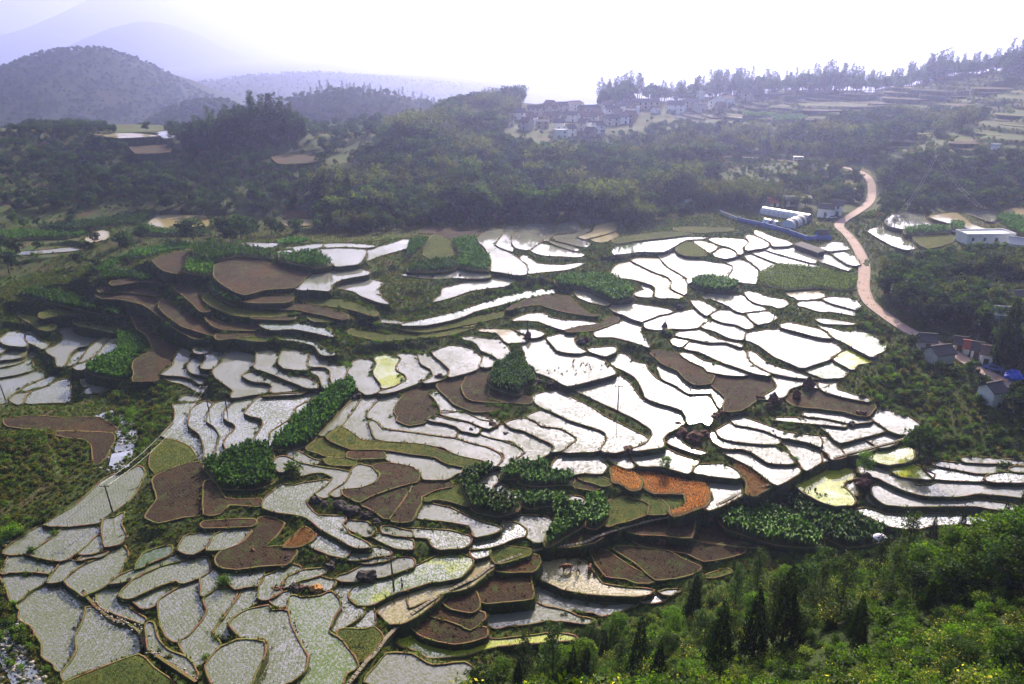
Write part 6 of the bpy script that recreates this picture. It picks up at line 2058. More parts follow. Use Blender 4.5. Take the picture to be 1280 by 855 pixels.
def blue_wall():
    px = [(900, 268), (922, 277), (955, 284), (985, 292), (1009, 301), (1039, 300)]
    P = [hit(u, v, GT) for u, v in px]
    t = thing("compound_wall", "bright blue painted compound wall round the tunnels", "wall", P[0])
    for i in range(len(P) - 1):
        a, b = P[i] - P[0], P[i + 1] - P[0]
        d = b - a; d[2] = 0; nn = np.array([-d[1], d[0], 0]); nn = nn / np.linalg.norm(nn) * 0.12
        top = 1.7
        V = [a - nn - [0, 0, 1], b - nn - [0, 0, 1], b + nn - [0, 0, 1], a + nn - [0, 0, 1], a - nn + [0, 0, top], b - nn + [0, 0, top], b + nn + [0, 0, top], a + nn + [0, 0, top]]
        m = MB(); m.add(V, [(0, 3, 2, 1), (4, 5, 6, 7), (0, 1, 5, 4), (1, 2, 6, 5), (2, 3, 7, 6), (3, 0, 4, 7)]); m.build("wall_panel", M['blue'] if i else M['grey_wall'], t)
        m = MB(); m.box(a[0] - .2, a[0] + .2, a[1] - .2, a[1] + .2, a[2] - 1, a[2] + top + 0.15); m.build("post", M['blue'], t)


blue_wall()
# ---------------------------------------------------------------- poles and wires
def pole(ub, vb, top_v, label, m='wood', lean=(0, 0), arms=1):
    p = hit(ub, vb, GT); _, _, dep = project(*p)
    h = abs(vb - top_v) * float(dep) / FPX / math.cos(PITCH) * 0.97
    t = thing("utility_pole", label, "utility pole", p, 0, "utility poles among the terraces")
    top = np.array([lean[0] * h, lean[1] * h, h])
    b = MB(); b.tube([(0, 0, -0.6), top * 0.5, top], [0.16, 0.13, 0.10], 8); b.build("shaft", M[m], t)
    for k in range(arms):
        q = top * (0.94 - 0.1 * k)
        b = MB(); b.box(q[0] - 0.85, q[0] + 0.85, q[1] - 0.17, q[1] - 0.06, q[2] - 0.06, q[2] + 0.06); a = b.build("crossarm", M[m], t)
        for s in (-0.75, 0.0, 0.75):
            b = MB(); b.tube([(q[0] + s, q[1] - 0.115, q[2] + 0.06), (q[0] + s, q[1] - 0.115, q[2] + 0.2), (q[0] + s, q[1] - 0.115, q[2] + 0.3)], [0.05, 0.085, 0.04], 6); b.build("insulator", M['porcelain'], a)
    return p + top * 0.96


def wire(a, b, sag, label, r=0.02, off=(0, 0, 0)):
    a = np.array(a) + off; b = np.array(b) + off
    pts = [a * (1 - t) + b * t - np.array([0, 0, sag * 4 * t * (1 - t)]) for t in np.linspace(0, 1, 14)]
    m = MB(); m.tube([p - pts[0] for p in pts], r, 4)
    o = m.build("power_line", M['wire']); o.location = pts[0]
    tag(o, label, "wire", "power lines over the terraces", "thing")


T1 = pole(142, 643, 601, "leaning dark pole beside the wide stream-side paddy", lean=(-0.09, 0))
T2 = pole(262, 517, 480, "dark pole of the pair in the winding terraces, nearer the spur", lean=(-0.06, 0))
T3 = pole(285, 518, 487, "dark pole of the pair in the winding terraces, nearer the crop block", lean=(-0.07, 0))
T4 = pole(772, 515, 479, "pale pole standing alone in the large bright central paddy", 'concrete_pole')
T5 = pole(493, 741, 687, "tall dark pole near the white-shirted worker", lean=(-0.04, 0))
T6 = pole(8, 502, 464, "leaning dark pole across the gully by the stream", lean=(-0.12, 0))
T7 = pole(1117, 287, 273, "thin pole in the paddy below the steep bank", 'concrete_pole')
T8 = pole(1131, 276, 255, "thin pole at the foot of the steep bank", 'concrete_pole')
T9 = pole(1167, 213, 194, "pole on the steep bank carrying the paired bright wires", 'concrete_pole')
T10 = pole(967, 401, 390, "short stake pole on a bund in the right-hand terraces".replace("right-hand ", "road-side "), arms=0)
T11 = pole(659, 417, 400, "short stake pole on the bund above the worker's paddy", arms=0)
T12 = pole(831, 409, 398, "short stake on the rocky mound between bright paddies", arms=0)
T13 = pole(1116, 322, 311, "low pole by the lane beside the grove", 'concrete_pole', arms=0)
T14 = pole(1084, 317, 304, "low pole beside the pinkish road", 'concrete_pole', arms=0)
T15 = pole(1139, 316, 302, "low pole on the bund above the grove", 'concrete_pole', arms=0)
off_left = far_point(-60, 735, 150)
for s in (-0.75, 0.75):
    wire(T1, off_left, 1.5, "thin power line running down beside the stream", off=(s, -0.1, 0.2))
    wire(T2, T1, 2.0, "thin power line from the paired poles to the leaning pole", off=(s, -0.1, 0.2))
    wire(T9, T8, 1.5, "bright paired wires dropping down the steep bank", 0.022, off=(s * 0.7, -0.1, 0.2))
    wire(T8, T7, 0.4, "thin power line along the paddies below the bank", off=(s, -0.1, 0.2))
    wire(T9, far_point(1225, 258, 300), 1.5, "thin wire crossing the terraced bank", 0.012, off=(s, 0, 0))

# ---------------------------------------------------------------- rocks and hay
def lump(name, label, cat, p, r, m, seed, sq=0.75, group=None, cone=False):
    rr = np.random.default_rng(seed)
    bm = bmesh.new(); bmesh.ops.create_icosphere(bm, subdivisions=3, radius=1.0)
    K = rr.normal(size=(9, 3)) * np.array([1, 1, 1, 1, 1, 1, 2.6, 2.6, 2.6])[:, None]; ph = rr.uniform(0, 6, 9)
    for v in bm.verts:
        d = v.co.copy()
        f = 1 + 0.13 * sum(math.sin(2.2 * (d.x * k[0] + d.y * k[1] + d.z * k[2]) + q) for k, q in zip(K, ph)) / 1.1 + rr.normal() * 0.05
        v.co = d * f
        if cone:
            h = (d.z + 1) / 2
            w = 1.05 * (1 - h) ** 0.8 + 0.06
            v.co = Vector((d.x * w * f * 1.2, d.y * w * f * 1.2, h * 2.4 * 1.0))
        else:
            v.co.z = v.co.z * sq + sq * 0.45
    me = bpy.data.meshes.new(name); bm.to_mesh(me); bm.free(); me.materials.append(m)
    if cat is None: return me
    o = add_obj(name, me, None, p); o.scale = (r, r * rr.uniform(0.8, 1.2), r); o.rotation_euler = (0, 0, rr.uniform(0, 6))
    return tag(o, label, cat, group, "thing")


PATHB = "among the boulders beside the stone path"
ROCKS = [(314,721,.7,'rock',"small dark boulder in the seedling paddies"),(328,732,.5,'rock',"small dark boulder in the seedling paddies"),(346,735,.75,'rock',"small dark boulder in the seedling paddies"),
 (368,736,1.1,'rock',"blackish boulder at the end of the boulder row"),(380,737,.95,'hay',"brown hay heap in the boulder row"),(394,739,1.15,'straw_hay',"orange hay heap in the boulder row"),
 (359,701,1.1,'rock',"dark boulder at the edge of brown soil"),(414,709,1.0,'rock',"mossy dark boulder at the corner of the brown soil"),(459,725,1.7,'rock',"large blackish boulder in the bright paddies"),(484,701,.6,'rock',"small dark boulder on a narrow bund"),
 (315,690,1.0,'hay',"reddish hay heap on ploughed soil"),(143,733,.6,'rock',"small dark rock on a seedling bund"),(162,730,.9,'rock',"dark rock on a seedling bund"),
 (395,627,1.2,'rock',"rugged dark rock of the stony ridge"),(406,632,1.0,'rock',"rugged dark rock of the stony ridge"),(425,634,1.4,'rock',"rugged dark rock of the stony ridge"),(440,642,1.7,'rock',"rugged dark rock of the stony ridge"),(456,647,1.3,'rock',"rugged dark rock of the stony ridge"),(470,655,1.0,'rock',"rugged dark rock of the stony ridge"),(402,612,.7,'rock',"rugged dark rock of the stony ridge"),
 (608,525,.6,'rock',"dark stone standing in a bright paddy"),(608,530,.55,'rock',"dark stone standing in a bright paddy"),(590,539,.9,'rock',"dark stone standing in a bright paddy"),(632,544,.8,'rock',"dark stone standing in a bright paddy"),(601,540,.7,'rock',"dark stone standing in a bright paddy"),(623,541,.5,'rock',"dark stone standing in a bright paddy"),
 (618,535,1.3,'hay',"brown hay heap among stones in a bright paddy"),(609,606,.7,'rock',"dark stone between the green crop strips"),
 (550,473,1.3,'hay',"brown hay heap at the tip of brown soil"),(672,478,1.2,'rock',"dark rock by the crop mound"),(688,481,1.1,'rock',"dark rock by the crop mound"),(447,498,1.4,'rock',"dark rock beside the long crop block"),
 (727,429,1.8,'rock',"dark rocky mound below the saddle"),(733,426,1.3,'hay',"reddish hay heap on the rocky mound"),
 (788,565,1.5,'hay',"brown hay heap on the bund by the orange crop"),(826,682,1.4,'hay',"pinkish hay heap on ploughed soil"),(886,650,1.3,'hay',"low hay heap beside the stone path"),
 (883,429,.8,'hay',"small hay heap on a thin bund"),(899,385,1.0,'hay',"hay heap where two bunds meet"),(1065,532,1.1,'rock',"dark mossy rock on a straight bund"),(1078,520,1.5,'hay',"brown hay heap below the ploughed strip"),
 (1078,608,2.2,'hay',"big reddish earth heap under the small tree"),(1082,598,1.4,'hay',"reddish earth heap beside the bigger one"),(1090,588,.8,'rock',"dark rock behind the earth heap"),
 (852,545,2.2,'hay',"reddish brown mound beside the sun glint"),(868,552,2.6,'hay',"broad reddish brown mound beside the sun glint"),(880,545,1.8,'hay',"yellowish brown mound beside the sun glint"),(894,522,1.3,'hay',"dark hay heap above the sun glint"),(904,518,1.0,'hay',"dark hay heap above the sun glint"),
 (848,531,.9,'hay',"small hay heap beside the sun glint"),(838,578,.5,'rock',"small dark stone in the paddy"),(952,500,1.2,'hay',"dark hay heap below the cone stacks"),(972,505,1.3,'hay',"dark hay heap below the cone stacks"),(962,510,1.2,'hay',"dark hay heap below the cone stacks"),(820,445,1.0,'rock',"dark rock beside the brown wedge field"),(833,418,1.7,'rock',"dark rocky mound between bright paddies"),(850,387,1.6,'rock',"dark bushy rock on the bund junction"),(560,760,.5,'rock',"pale stone on ploughed soil")]
M['straw_hay'] = plain("orange_hay", (0.38, 0.19, 0.06), 1.0, 0.4, 5, bmp=1.0)
for k, (u, v, r, m, lab) in enumerate(ROCKS):
    p = hit(u, v, GT)
    hay = 'hay' in m
    lump("hay_heap" if hay else "boulder", lab, "hay heap" if hay else "boulder", (p[0], p[1], p[2] + 0.05), r * (0.68 if r < 1.8 else 0.6), M[m], 900 + k, 0.75, "loose rocks and hay heaps on the bunds")
for k, (u, v, s, lab) in enumerate([(967, 503, 1.1, "pointed dark hay stack on a bund, next to the brown ploughed wedge"), (1010, 486, 1.3, "pointed dark hay stack at the end of the ploughed strip"), (995, 500, 1.2, "pointed reddish hay stack between two dark ones"), (660, 425, 1.2, "pointed brown hay stack above the worker's paddy"), (831, 410, 0.8, "small pointed hay stack on the rocky mound")]):
    p = hit(u, v, GT)
    lump("hay_stack", lab, "hay stack", (p[0], p[1], p[2]), s, M['hay'], 990 + k, cone=True, group="pointed hay stacks")

# ---------------------------------------------------------------- streams, stone path
def stones_along(name, label, px, w, n, s0, s1, m, lift=0.0, parent=None):
    P = smooth_open(px, 8); C = np.array([hit(u, v, GT) for u, v in P])
    T = np.gradient(C[:, :2], axis=0); T /= np.linalg.norm(T, axis=1)[:, None] + 1e-9
    protos = [lump("stone", None, None, None, 1, m, 700 + q) for q in range(4)]
    base = []
    for me in protos:
        bm = bmesh.new(); bm.from_mesh(me)
        base.append((np.array([v.co[:] for v in bm.verts]), np.array([[v.index for v in f.verts] for f in bm.faces]))); bm.free()
    ico = bmesh.new(); bmesh.ops.create_icosphere(ico, subdivisions=1, radius=1.0)
    iv = np.array([v.co[:] for v in ico.verts]); fi = np.array([[v.index for v in f.verts] for f in ico.faces]); ico.free()
    parts = []
    for q in range(n):
        t = RNG.uniform(0, len(C) - 1); i = min(int(t), len(C) - 2); f = t - i
        c = C[i] * (1 - f) + C[i + 1] * f; o = RNG.normal(0, w * 0.45)
        x, y = c[0] - T[i, 1] * o, c[1] + T[i, 0] * o
        s = RNG.uniform(s0, s1)
        v = iv * RNG.uniform(0.75, 1.2, (len(iv), 1)) * [s, s * RNG.uniform(0.7, 1.1), s * 0.6]
        parts.append((v + [x, y, float(ground_z(x, y)) + lift], fi))
    V, F = join(parts)
    o = add_obj(name, fast_mesh(name, V, F, m), parent)
    if parent is None: tag(o, label, "stones", None, "stuff")
    else: tag(o, kind="stuff")
    return o


STREAM1 = [(130,521),(148,531),(160,545),(156,560),(153,575),(148,590)]
STREAM2 = [(-12,790),(4,803),(14,816),(24,832),(33,850),(40,880)]
STREAM3 = [(-5,690),(6,678),(14,662)]
for k, (px, w, lab) in enumerate(((STREAM1, 4.0, "white foaming stream tumbling over stones in the gully"), (STREAM2, 3.2, "stream running over stones beside the bushes"), (STREAM3, 2.0, "narrow glimpse of stream between bushes"))):
    C, L, R = lay_strip(px, w, 6, 0.25, cutter=False)
    for q in (L, R): q[:, 2] = np.maximum(ground_z(L[:, 0], L[:, 1]), ground_z(R[:, 0], R[:, 1])) + 0.12
    strip_obj("stream", L, R, 0.5, M['stream'], lab)
    stones_along("stream_stones", "pale stones scattered in the stream" if k == 0 else ("grey stones lining the stream by the bushes" if k == 1 else "few stones in the narrow stream"), px, w, [150, 130, 40][k], 0.12, 0.5, M['stone'], 0.15)

PATH = [(430,864),(438,855),(484,802),(512,776),(542,754),(592,728),(620,710),(668,693),(720,685),(768,668),(830,652),(880,645),(915,625),(972,607),(1024,585),(1060,571),(1136,551)]
P_ = smooth_open(PATH, 8)
CP = np.array([hit(u, v, GT) for u, v in P_])
for _ in range(4): CP[1:-1] = 0.25 * CP[:-2] + 0.5 * CP[1:-1] + 0.25 * CP[2:]
# keep the path above the fields it borders
near_lev = np.array([max([f['z'] for f in FLD if np.min(np.hypot(f['W'][:, 0] - c[0], f['W'][:, 1] - c[1])) < 1.6] + [c[2]]) for c in CP])
CP[:, 2] = np.minimum(np.maximum(CP[:, 2], near_lev), CP[:, 2] + 0.7) + 0.12
TT = np.gradient(CP[:, :2], axis=0); TT /= np.linalg.norm(TT, axis=1)[:, None]; SS = np.stack([-TT[:, 1], TT[:, 0]], 1)
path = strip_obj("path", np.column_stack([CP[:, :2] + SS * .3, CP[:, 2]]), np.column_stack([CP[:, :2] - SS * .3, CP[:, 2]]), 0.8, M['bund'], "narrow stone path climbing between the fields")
slab = MB(); slab.box(-0.26, 0.26, -0.3, 0.3, 0.0, 0.06); slab_me = new_mesh("stone_slab", slab.V, slab.F, M['paving'])
acc = 0; last = CP[0]; cnt = 0
for i in range(1, len(CP)):
    seg = CP[i] - CP[i - 1]; L = np.linalg.norm(seg[:2]); k = 0.0
    while acc + (L - k) >= 0.75 and cnt < 260:
        k += 0.75 - acc; acc = 0
        q = CP[i - 1] + seg * (k / L)
        o = add_obj("stone_slab", slab_me, path); o.location = (q[0], q[1], q[2] + 0.004); o.rotation_euler = (random.uniform(-.05, .05), random.uniform(-.05, .05), math.atan2(TT[i, 1], TT[i, 0]) + math.pi / 2 + random.uniform(-.15, .15)); cnt += 1
    acc += L - k
CANAL = [(104,742),(112,752),(125,766),(142,778),(160,783),(176,794),(180,806),(186,815),(205,829),(225,842),(246,856)]
C, L, R = lay_strip(CANAL, 0.4, 6, 0.3, cutter=False)
C[:, 2] += 0.35; 
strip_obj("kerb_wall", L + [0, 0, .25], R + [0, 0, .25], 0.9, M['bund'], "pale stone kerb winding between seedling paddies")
stones_along("kerb_stones", "white stones along the kerb between seedling paddies", CANAL, 0.7, 160, 0.1, 0.24, M['stone'], 0.7)

# ---------------------------------------------------------------- small trees, shrubs with a place of their own
plant('near_bush', hit(280, 733, GT), 1.5, "on the dark boulder in seedling paddies", 0)
plant('bush', hit(365, 594, GT), 2.1, "on the rock above the green pond", 0)
plant('bush', hit(730, 424, GT), 1.5, "on the rocky mound below the saddle", 1)
plant('bush', hit(836, 420, GT), 1.5, "on the rocky mound between bright paddies", 2)
plant('near_broad', hit(1080, 592, GT), 0.75, "on the reddish earth heap", 0)
plant('broad', hit(1148, 572, GT), 0.85, "at the corner of the algae paddy", 1)
plant('broad', hit(1160, 560, GT), 0.6, "beside the garden path", 2)
for u, v, s in ((540, 347, .22), (522, 348, .16), (575, 346, .14), (552, 288, .4), (575, 288, .35)):
    plant('broad', hit(u, v, GT), s, "on the grassy saddle strip")
plant('near_bush', hit(15, 672, GT), 1.9, "with a fresh green crown at the stream bend", 0)
plant('near_broad', hit(831, 590, GT), 0.5, "in the bright paddy above the orange crop", 2)
plant('fir', hit(1252, 463, GT), 1.35, "standing over the village road", 0)
plant('broad', hit(1262, 455, GT), 1.3, "beside the big cedar over the village road", 1)
plant('broad', hit(948, 258, GT), 0.95, "round and dark beside the tunnels", 3)
for u, v, k, s_ in ((1215,470,'broad',.5),(1228,478,'bush',1.6),(1212,462,'bush',1.5),(1262,445,'bamboo',.8),(1240,430,'broad',.8),(1225,426,'broad',.7),(1276,440,'broad',.9),(1175,462,'bush',1.8),(1195,468,'bush',1.8),(1270,505,'broad',.7),(1278,520,'broad',.8),(1160,448,'bush',1.8),(1146,446,'bush',1.7),(1140,436,'broad',.5),(1225,505,'bush',1.7),(1262,515,'broad',.6)):
    plant(k, hit(u, v, GT), s_, "around the roadside village houses")
plant('pine', hit(655, 134, GT), 1.1, "standing above the village roofs", 1)
plant('broad', hit(1036, 190, GT), 1.5, "big and dark above the far road", 0)
plant('broad', hit(17, 280, GT), 0.7, "on the valley floor", 2); plant('broad', hit(30, 285, GT), 0.6, "on the valley floor", 1); plant('broad', hit(90, 282, GT), 0.7, "on the valley floor", 0)
plant('broad', hit(122, 338, GT), 0.6, "on the spur edge by the curved crop strip", 0)

# ---------------------------------------------------------------- people and oxen
def skin_mesh(name, verts, edges, radii, m, sub=2):
    me = bpy.data.meshes.new(name); me.from_pydata(verts, edges, []); 
    o = bpy.data.objects.new(name, me); COL.objects.link(o)
    md = o.modifiers.new("skin", 'SKIN'); md.use_smooth_shade = True
    for i, r in enumerate(radii):
        d = me.skin_vertices[0].data[i]; d.radius = r if hasattr(r, '__len__') else (r, r); d.use_root = (i == 0)
    s = o.modifiers.new("sub", 'SUBSURF'); s.levels = sub; s.render_levels = sub
    dg = bpy.context.evaluated_depsgraph_get()
    out = bpy.data.meshes.new_from_object(o.evaluated_get(dg)); out.name = name
    bpy.data.objects.remove(o)
    out.materials.clear(); out.materials.append(m)
    return out


M['skin'] = plain("skin", (0.36, 0.2, 0.13), 0.6, 0.1, 5)
M['hair'] = plain("hair", (0.012, 0.01, 0.01), 0.7, 0.2, 5)
M['shirt_blue'] = plain("pale_blue_shirt", (0.45, 0.58, 0.82), 0.9, 0.12, 5)
M['shirt_white'] = plain("white_shirt", (0.72, 0.72, 0.74), 0.9, 0.1, 5)
M['shirt_green'] = plain("green_shirt", (0.12, 0.2, 0.09), 0.9, 0.1, 5)
M['trousers'] = plain("dark_trousers", (0.035, 0.035, 0.045), 0.9, 0.15, 5)
M['straw_hat'] = plain("straw_hat", (0.5, 0.4, 0.22), 0.9, 0.15, 5)
M['ox'] = plain("ox_hide", (0.17, 0.07, 0.035), 0.75, 0.3, 2.5)
M['horn'] = plain("horn", (0.10, 0.085, 0.07), 0.5, 0.2, 5)


def person(p, rz, shirt, label, bend=0.0, stride=0.25, hat=False, arm=0.2):
    t = thing("person", label, "person", p, rz)
    B = bend  # forward lean of the torso (radians), the figure faces +y
    hipz = 0.86
    def tor(s): return (0, math.sin(B) * s, hipz + math.cos(B) * s)
    sh = tor(0.52); nk = tor(0.60); hd = tor(0.74)
    V = [(0, 0, hipz), tor(0.26), tor(0.48), nk, hd, tor(0.84)]; E = [(0, 1), (1, 2), (2, 3), (3, 4), (4, 5)]; R = [(.15, .11), (.14, .105), (.16, .10), .06, (.085, .1), .06]
    Vc, Ec, Rc = [], [], []
    hands = []
    for s in (-1, 1):
        k = len(V)
        st = stride * s
        V += [(s * .10, st * .5, hipz * .5 + .02), (s * .10, st * .8 - 0.03, .09), (s * .11, st * .8 + .13, .03)]
        E += [(0, k), (k, k + 1), (k + 1, k + 2)]; R += [.085, .055, .045]
        k = len(V)
        dn = np.array([0, math.sin(B * .2) * .3 + arm, -1.0]); dn /= np.linalg.norm(dn)
        e = np.array([s * .24, sh[1], sh[2]]) + dn * .28; w = e + np.array([0, .12 + arm * .3, -.22])
        V += [(s * .19, sh[1], sh[2] - .02), tuple(e), tuple(w), tuple(w + [0, .04, -.08])]
        E += [(2, k), (k, k + 1), (k + 1, k + 2), (k + 2, k + 3)]; R += [.06, .048, .036, (.045, .022)]
        hands.append(w)
    body = add_obj("body", skin_mesh("body", V, E, R, M['skin']), t)
    for w in hands:
        m = MB()
        for q in range(4):
            m.tube([w + [(-.03 + .02 * q), .05, -.1], w + [(-.03 + .02 * q), .075, -.15], w + [(-.03 + .02 * q), .07, -.185]], [.011, .01, .007], 5)
        m.tube([w + [.04, .05, -.05], w + [.065, .085, -.09], w + [.06, .1, -.12]], [.012, .011, .008], 5)
        m.build("fingers", M['skin'], body)
    Rs = lambda r, a: tuple(x + a for x in r) if hasattr(r, '__len__') else r + a
    sv = [tor(-.06), tor(.26), tor(.5)]; se = [(0, 1), (1, 2)]; sr = [(.17, .13), (.165, .13), (.18, .12)]
    for s in (-1, 1):
        k = len(sv); dn = np.array([0, math.sin(B * .2) * .3 + arm, -1.0]); dn /= np.linalg.norm(dn)
        sv += [(s * .2, sh[1], sh[2] - .02), tuple(np.array([s * .24, sh[1], sh[2]]) + dn * .26)]; se += [(2, k), (k, k + 1)]; sr += [.08, .066]
    add_obj("shirt", skin_mesh("shirt", sv, se, sr, M[shirt]), t)
    tv = [(0, -.0, hipz + .02), (0, 0, hipz - .08)]; te = [(0, 1)]; tr = [(.165, .125), (.16, .12)]
    for s in (-1, 1):
        k = len(tv); st = stride * s
        tv += [(s * .10, st * .5, hipz * .5), (s * .10, st * .72, .22)]; te += [(1, k), (k, k + 1)]; tr += [.1, .075]
    add_obj("trousers", skin_mesh("trousers", tv, te, tr, M['trousers']), t)
    up = np.array(tor(1.0)) - np.array(tor(0.0)); c = np.array(hd)
    hm = lump("hair", None, None, None, 1, M['hair'], 5, 1.0)
    h = add_obj("hair", hm, t); h.location = tuple(c + up * .02 + np.array([0, -.03, -.02])); h.scale = (.098, .105, .09)
    m = MB()
    f = np.array([0, math.cos(B), -math.sin(B)])
    m.tube([c + f * .085 - up * .0, c + f * .115 - up * .02], [.016, .02], 5); m.build("nose", M['skin'], body)
    if hat:
        m = MB(); n = 14; V = [tuple(c + up * .2)] + [tuple(c + up * .09 + np.array([math.cos(6.283 * q / n) * .24, math.sin(6.283 * q / n) * .24, 0])) for q in range(n)]
        m.add(V, [(0, 1 + q, 1 + (q + 1) % n) for q in range(n)]); m.build("hat", M['straw_hat'], t)
    return t


def field_level(u, v):
    best = None
    for f in FLD:
        if inside(f['px'], np.array([u]), np.array([v]))[0]: best = f
    if best is None: return hit(u, v, GT)
    return on_plane(u, v, best['z'])


def ox(p, rz, label, graze=0.0, s=1.0):
    t = thing("brown_ox", label, "ox", p, rz, None, s)   # faces +x
    V = [(0, 0, .95), (.5, 0, .98), (.78, 0, 1.06), (1.05, 0, 1.1 - graze * .5), (1.25, 0, 1.02 - graze * .85), (1.5, 0, .84 - graze * .9), (-.5, 0, 1.0), (-.72, 0, 1.0), (-.85, 0, .75), (-.88, 0, .4)]
    E = [(0, 1), (1, 2), (2, 3), (3, 4), (4, 5), (0, 6), (6, 7), (7, 8), (8, 9)]
    R = [(.34, .38), (.33, .37), (.24, .3), (.16, .2), (.14, .16), (.08, .09), (.31, .33), (.16, .18), .035, .03]
    for sx, kx, hock in ((.55, 1, 0), (-.58, 6, 1)):
        for sy in (-.2, .2):
            k = len(V)
            if hock: V += [(sx + .08, sy, .66), (sx - .1, sy, .36), (sx - .02, sy, .1), (sx + .04, sy, 0.0)]
            else: V += [(sx, sy, .62), (sx + .04, sy, .34), (sx, sy, .1), (sx + .04, sy, 0.0)]
            E += [(kx, k), (k, k + 1), (k + 1, k + 2), (k + 2, k + 3)]; R += [.13, .075, .055, .065]
    add_obj("body", skin_mesh("body", V, E, R, M['ox']), t)
    hx, hz = 1.2, 1.12 - graze * .75
    for sy in (-1, 1):
        m = MB(); m.tube([(hx, sy * .09, hz), (hx - .04, sy * .26, hz + .05), (hx + .06, sy * .36, hz + .2)], [.04, .03, .008], 6); m.build("horn", M['horn'], t)
        m = MB(); m.tube([(hx - .04, sy * .1, hz - .05), (hx - .1, sy * .24, hz - .07), (hx - .1, sy * .3, hz - .1)], [.03, .05, .01], 6); m.build("ear", M['ox'], t)
    return t


MUD = field_level(721, 712)
ox(field_level(709, 713.5), math.radians(188), "reddish brown ox pulling a plough through the muddy paddy", 0.25)
person(field_level(722.5, 716.5), math.radians(95), 'shirt_blue', "ploughman in pale blue shirt behind the ox", 0.12, 0.32, arm=0.6)
ox(field_level(737, 715), math.radians(75), "brown ox grazing at the edge of the muddy paddy", 0.7, 0.9)
person(field_level(716.5, 455), math.radians(-20), 'shirt_green', "stooping worker planting seedlings in the bright paddy", 1.35, 0.3, arm=0.1)
person(field_level(863, 491), math.radians(60), 'shirt_blue', "worker in pale blue shirt walking in a flooded paddy", 0.25, 0.3, arm=0.4)
person(hit(503, 737, GT) + [0, 0, 0.3], math.radians(20), 'shirt_white', "worker in white shirt beside the bund near the tall pole", 0.5, 0.2)


def plough():
    a = field_level(716.5, 714.5)
    t = thing("plough", "wooden plough dragged between the ox and the ploughman", "plough", a, math.radians(188))
    m = MB(); m.tube([(-0.5, 0, .75), (-.1, 0, .25), (.1, 0, -0.05)], [.03, .04, .03], 6); m.build("handle", M['wood'], t)
    m = MB(); m.tube([(-.1, 0, .25), (.5, 0, .4), (.95, 0, .5)], [.04, .04, .03], 6); m.build("beam", M['wood'], t)


plough()
# seedling bundles scattered on the worker's paddy
bun = crown_bush(77, 0.25, 0.35, 4, 10, 0.09); bun_me = fast_mesh("seedling_bundle", bun[0], bun[1], M['broad_light'])
for u, v in [(684,463),(686,467),(693,463),(698,460),(702,467),(703,468),(709,464),(720,463),(720,467),(719,469),(726,457),(727,455),(732,457),(734,455),(737,456),(739,462),(731,465),(752,457),(751,462),(672,463),(729,454),(738,459)]:
    p = field_level(u, v)
    o = add_obj("seedling_bundle", bun_me, None, (p[0], p[1], p[2] + 0.02)); o.rotation_euler = (0, 0, random.uniform(0, 6)); o.scale = (1.0, 1.0, 0.9)
    tag(o, "tied bundle of green seedlings floating in the stooping worker's paddy", "seedling bundle", "seedling bundles in the stooping worker's paddy", "thing")


# ---------------------------------------------------------------- vehicles, tarpaulins, umbrella
def car(p, rz, paint, label, L=4.2, W=1.7, H=1.45, name="car", cat="car", boxy=False):
    t = thing(name, label, cat, p, rz)
    m = MB(); prof = [(-L / 2, .35), (-L / 2, .8), (-L * .3, .9), (-L * .22, H), (L * .2, H), (L * .34, .92), (L / 2, .82), (L / 2, .35)] if not boxy else [(-L / 2, .35), (-L / 2, H), (L * .42, H), (L / 2, H * .55), (L / 2, .35)]
    n = len(prof)
    m.add([(x, -W / 2, z) for x, z in prof] + [(x, W / 2, z) for x, z in prof], [tuple(range(n)), tuple(range(2 * n - 1, n - 1, -1))] + [(i, n + i, n + (i + 1) % n, (i + 1) % n) for i in range(n)])
    m.build("body", paint, t)
    for s in (-1, 1):
        m = MB(); a, b = (-L * .24, L * .26) if not boxy else (-L * .45, L * .36)
        zb, zt = (0.95, H - .1) if not boxy else (H * .58, H - .15)
        y = s * (W / 2 + .006)
        m.add([(a, y, zb), (b, y, zb), (b - .25, y, zt), (a + .12, y, zt)], [(0, 1, 2, 3) if s < 0 else (3, 2, 1, 0)]); m.build("side_window", M['glass'], t)
        for x in (-L * .3, L * .31):
            m = MB(); m.tube([(x, s * W * .38, .32), (x, s * (W / 2 + .02), .32)], .32, 12); m.build("wheel", M['trousers'], t)
    return t


M['paint_white'] = plain("white_paint", (0.7, 0.7, 0.72), 0.3, 0.05, 2, spec=0.5)
M['paint_blue'] = plain("blue_paint", (0.08, 0.16, 0.42), 0.3, 0.1, 2, spec=0.5)
rp = lambda u, v: hit(u, v, GT) + np.array([0, 0, 0.2])
car(rp(998, 201.5), math.radians(-8), M['paint_white'], "white van driving on the far road", 5.6, 2.0, 2.3, "van", "van", True)
car(rp(1039, 274), math.radians(5), M['paint_white'], "white car parked by the gabled house")
car(rp(1241, 464), math.radians(-38), M['paint_blue'], "blue car parked on the village road")
for k, (u, v, r) in enumerate([(1262, 474, 1.9), (1269, 476, 1.5)]):
    p = hit(u, v, GT)
    lump("tarpaulin", ["large crumpled bright blue tarpaulin heap on the village road", "smaller bright blue tarpaulin heap next to the large one"][k], "tarpaulin", (p[0], p[1], p[2] + .1), r, M['tarp'], 50 + k, 0.7)
lump("sand_pile", "pale orange sand pile on the village road", "sand pile", hit(1252, 477, GT), 1.2, plain("orange_sand", (0.6, 0.33, 0.2), 1.0, 0.15, 4), 61, 0.5)


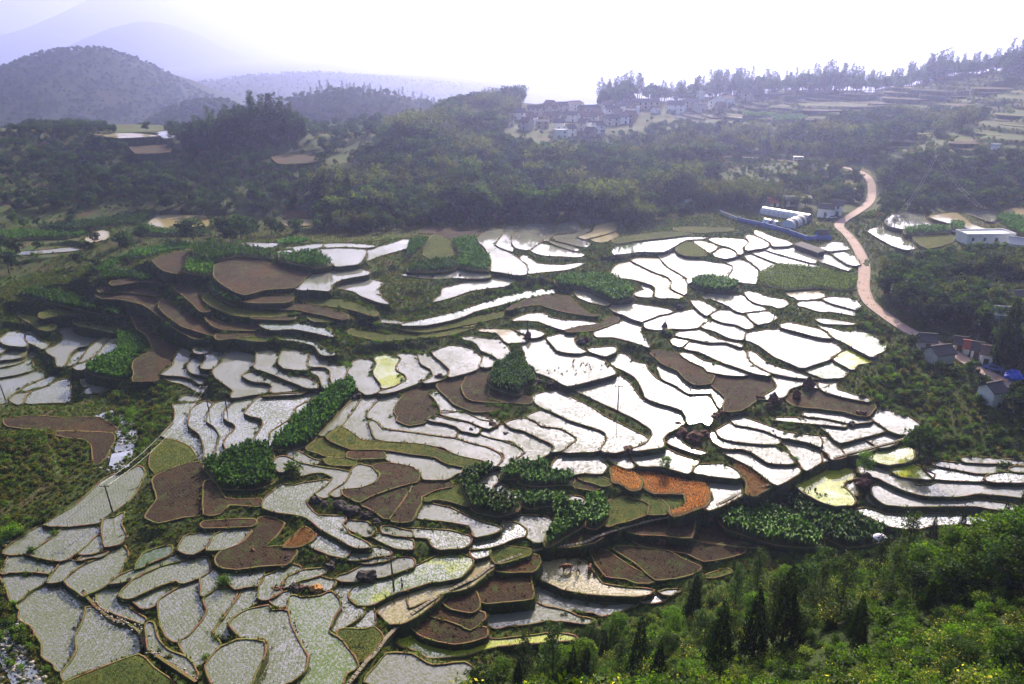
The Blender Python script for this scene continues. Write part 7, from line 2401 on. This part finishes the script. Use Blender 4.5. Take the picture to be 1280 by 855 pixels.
def umbrella():
    p = hit(1098, 684, GT)
    t = thing("umbrella", "pale lilac umbrella open among the slope-top bushes", "umbrella", p)
    m = MB(); n = 16; r = 1.15
    rings = [(0.02, 2.5), (r * .4, 2.42), (r * .75, 2.2), (r, 1.9)]
    V = [(math.cos(6.283 * k / n) * q, math.sin(6.283 * k / n) * q, z) for q, z in rings for k in range(n)]
    m.add(V, [(a * n + k, a * n + (k + 1) % n, (a + 1) * n + (k + 1) % n, (a + 1) * n + k) for a in range(3) for k in range(n)])
    m.build("canopy", plain("lilac_cloth", (0.62, 0.58, 0.72), 0.8, 0.2, 3), t)
    m = MB(); m.tube([(0, 0, -.3), (0, 0, 2.55)], .025, 6); m.build("shaft", M['wood'], t)


umbrella()


# thin fences dividing the vegetable plot
def plot_fence(pts, label):
    P = [field_level(u, v) for u, v in pts]
    t = thing("plot_fence", label, "fence", P[0], 0, "thin fences across the vegetable plot")
    for a, b in zip(P[:-1], P[1:]):
        n = max(2, int(np.linalg.norm(b - a) / 2.5))
        for k in range(n):
            q = a + (b - a) * k / n - P[0]
            m = MB(); m.tube([q - [0, 0, .3], q + [0, 0, 1.2]], .05, 5); m.build("post", M['wood'], t)
        for z in (.5, 1.05):
            m = MB(); m.tube([a - P[0] + [0, 0, z], b - P[0] + [0, 0, z]], .03, 4); m.build("rail", M['wood'], t)


plot_fence([(968, 356), (970, 343), (972, 333)], "thin fence crossing the vegetable plot near its crop end")
plot_fence([(948, 345), (985, 344), (1015, 352), (1030, 358)], "thin fence along the middle of the vegetable plot")
plot_fence([(1000, 334), (1030, 340), (1066, 345)], "thin fence along the upper vegetable beds")
# ---------------------------------------------------------------- haze
def haze():
    m, nt, nodes, links = mat("hazy_air")
    pv = nt.nodes.new("ShaderNodeVolumePrincipled")
    pv.inputs["Color"].default_value = (0.50, 0.56, 1.0, 1)
    pv.inputs["Density"].default_value = HAZE_DENSITY
    pv.inputs["Anisotropy"].default_value = 0.74
    o = nt.nodes.new("ShaderNodeOutputMaterial"); links.new(pv.outputs[0], o.inputs["Volume"])
    b = MB(); b.box(-9800, 9800, -300, 12800, -100, 760)
    h = b.build("haze", m)
    tag(h, "pale lilac haze filling the valley air", "haze", None, "stuff")


haze()
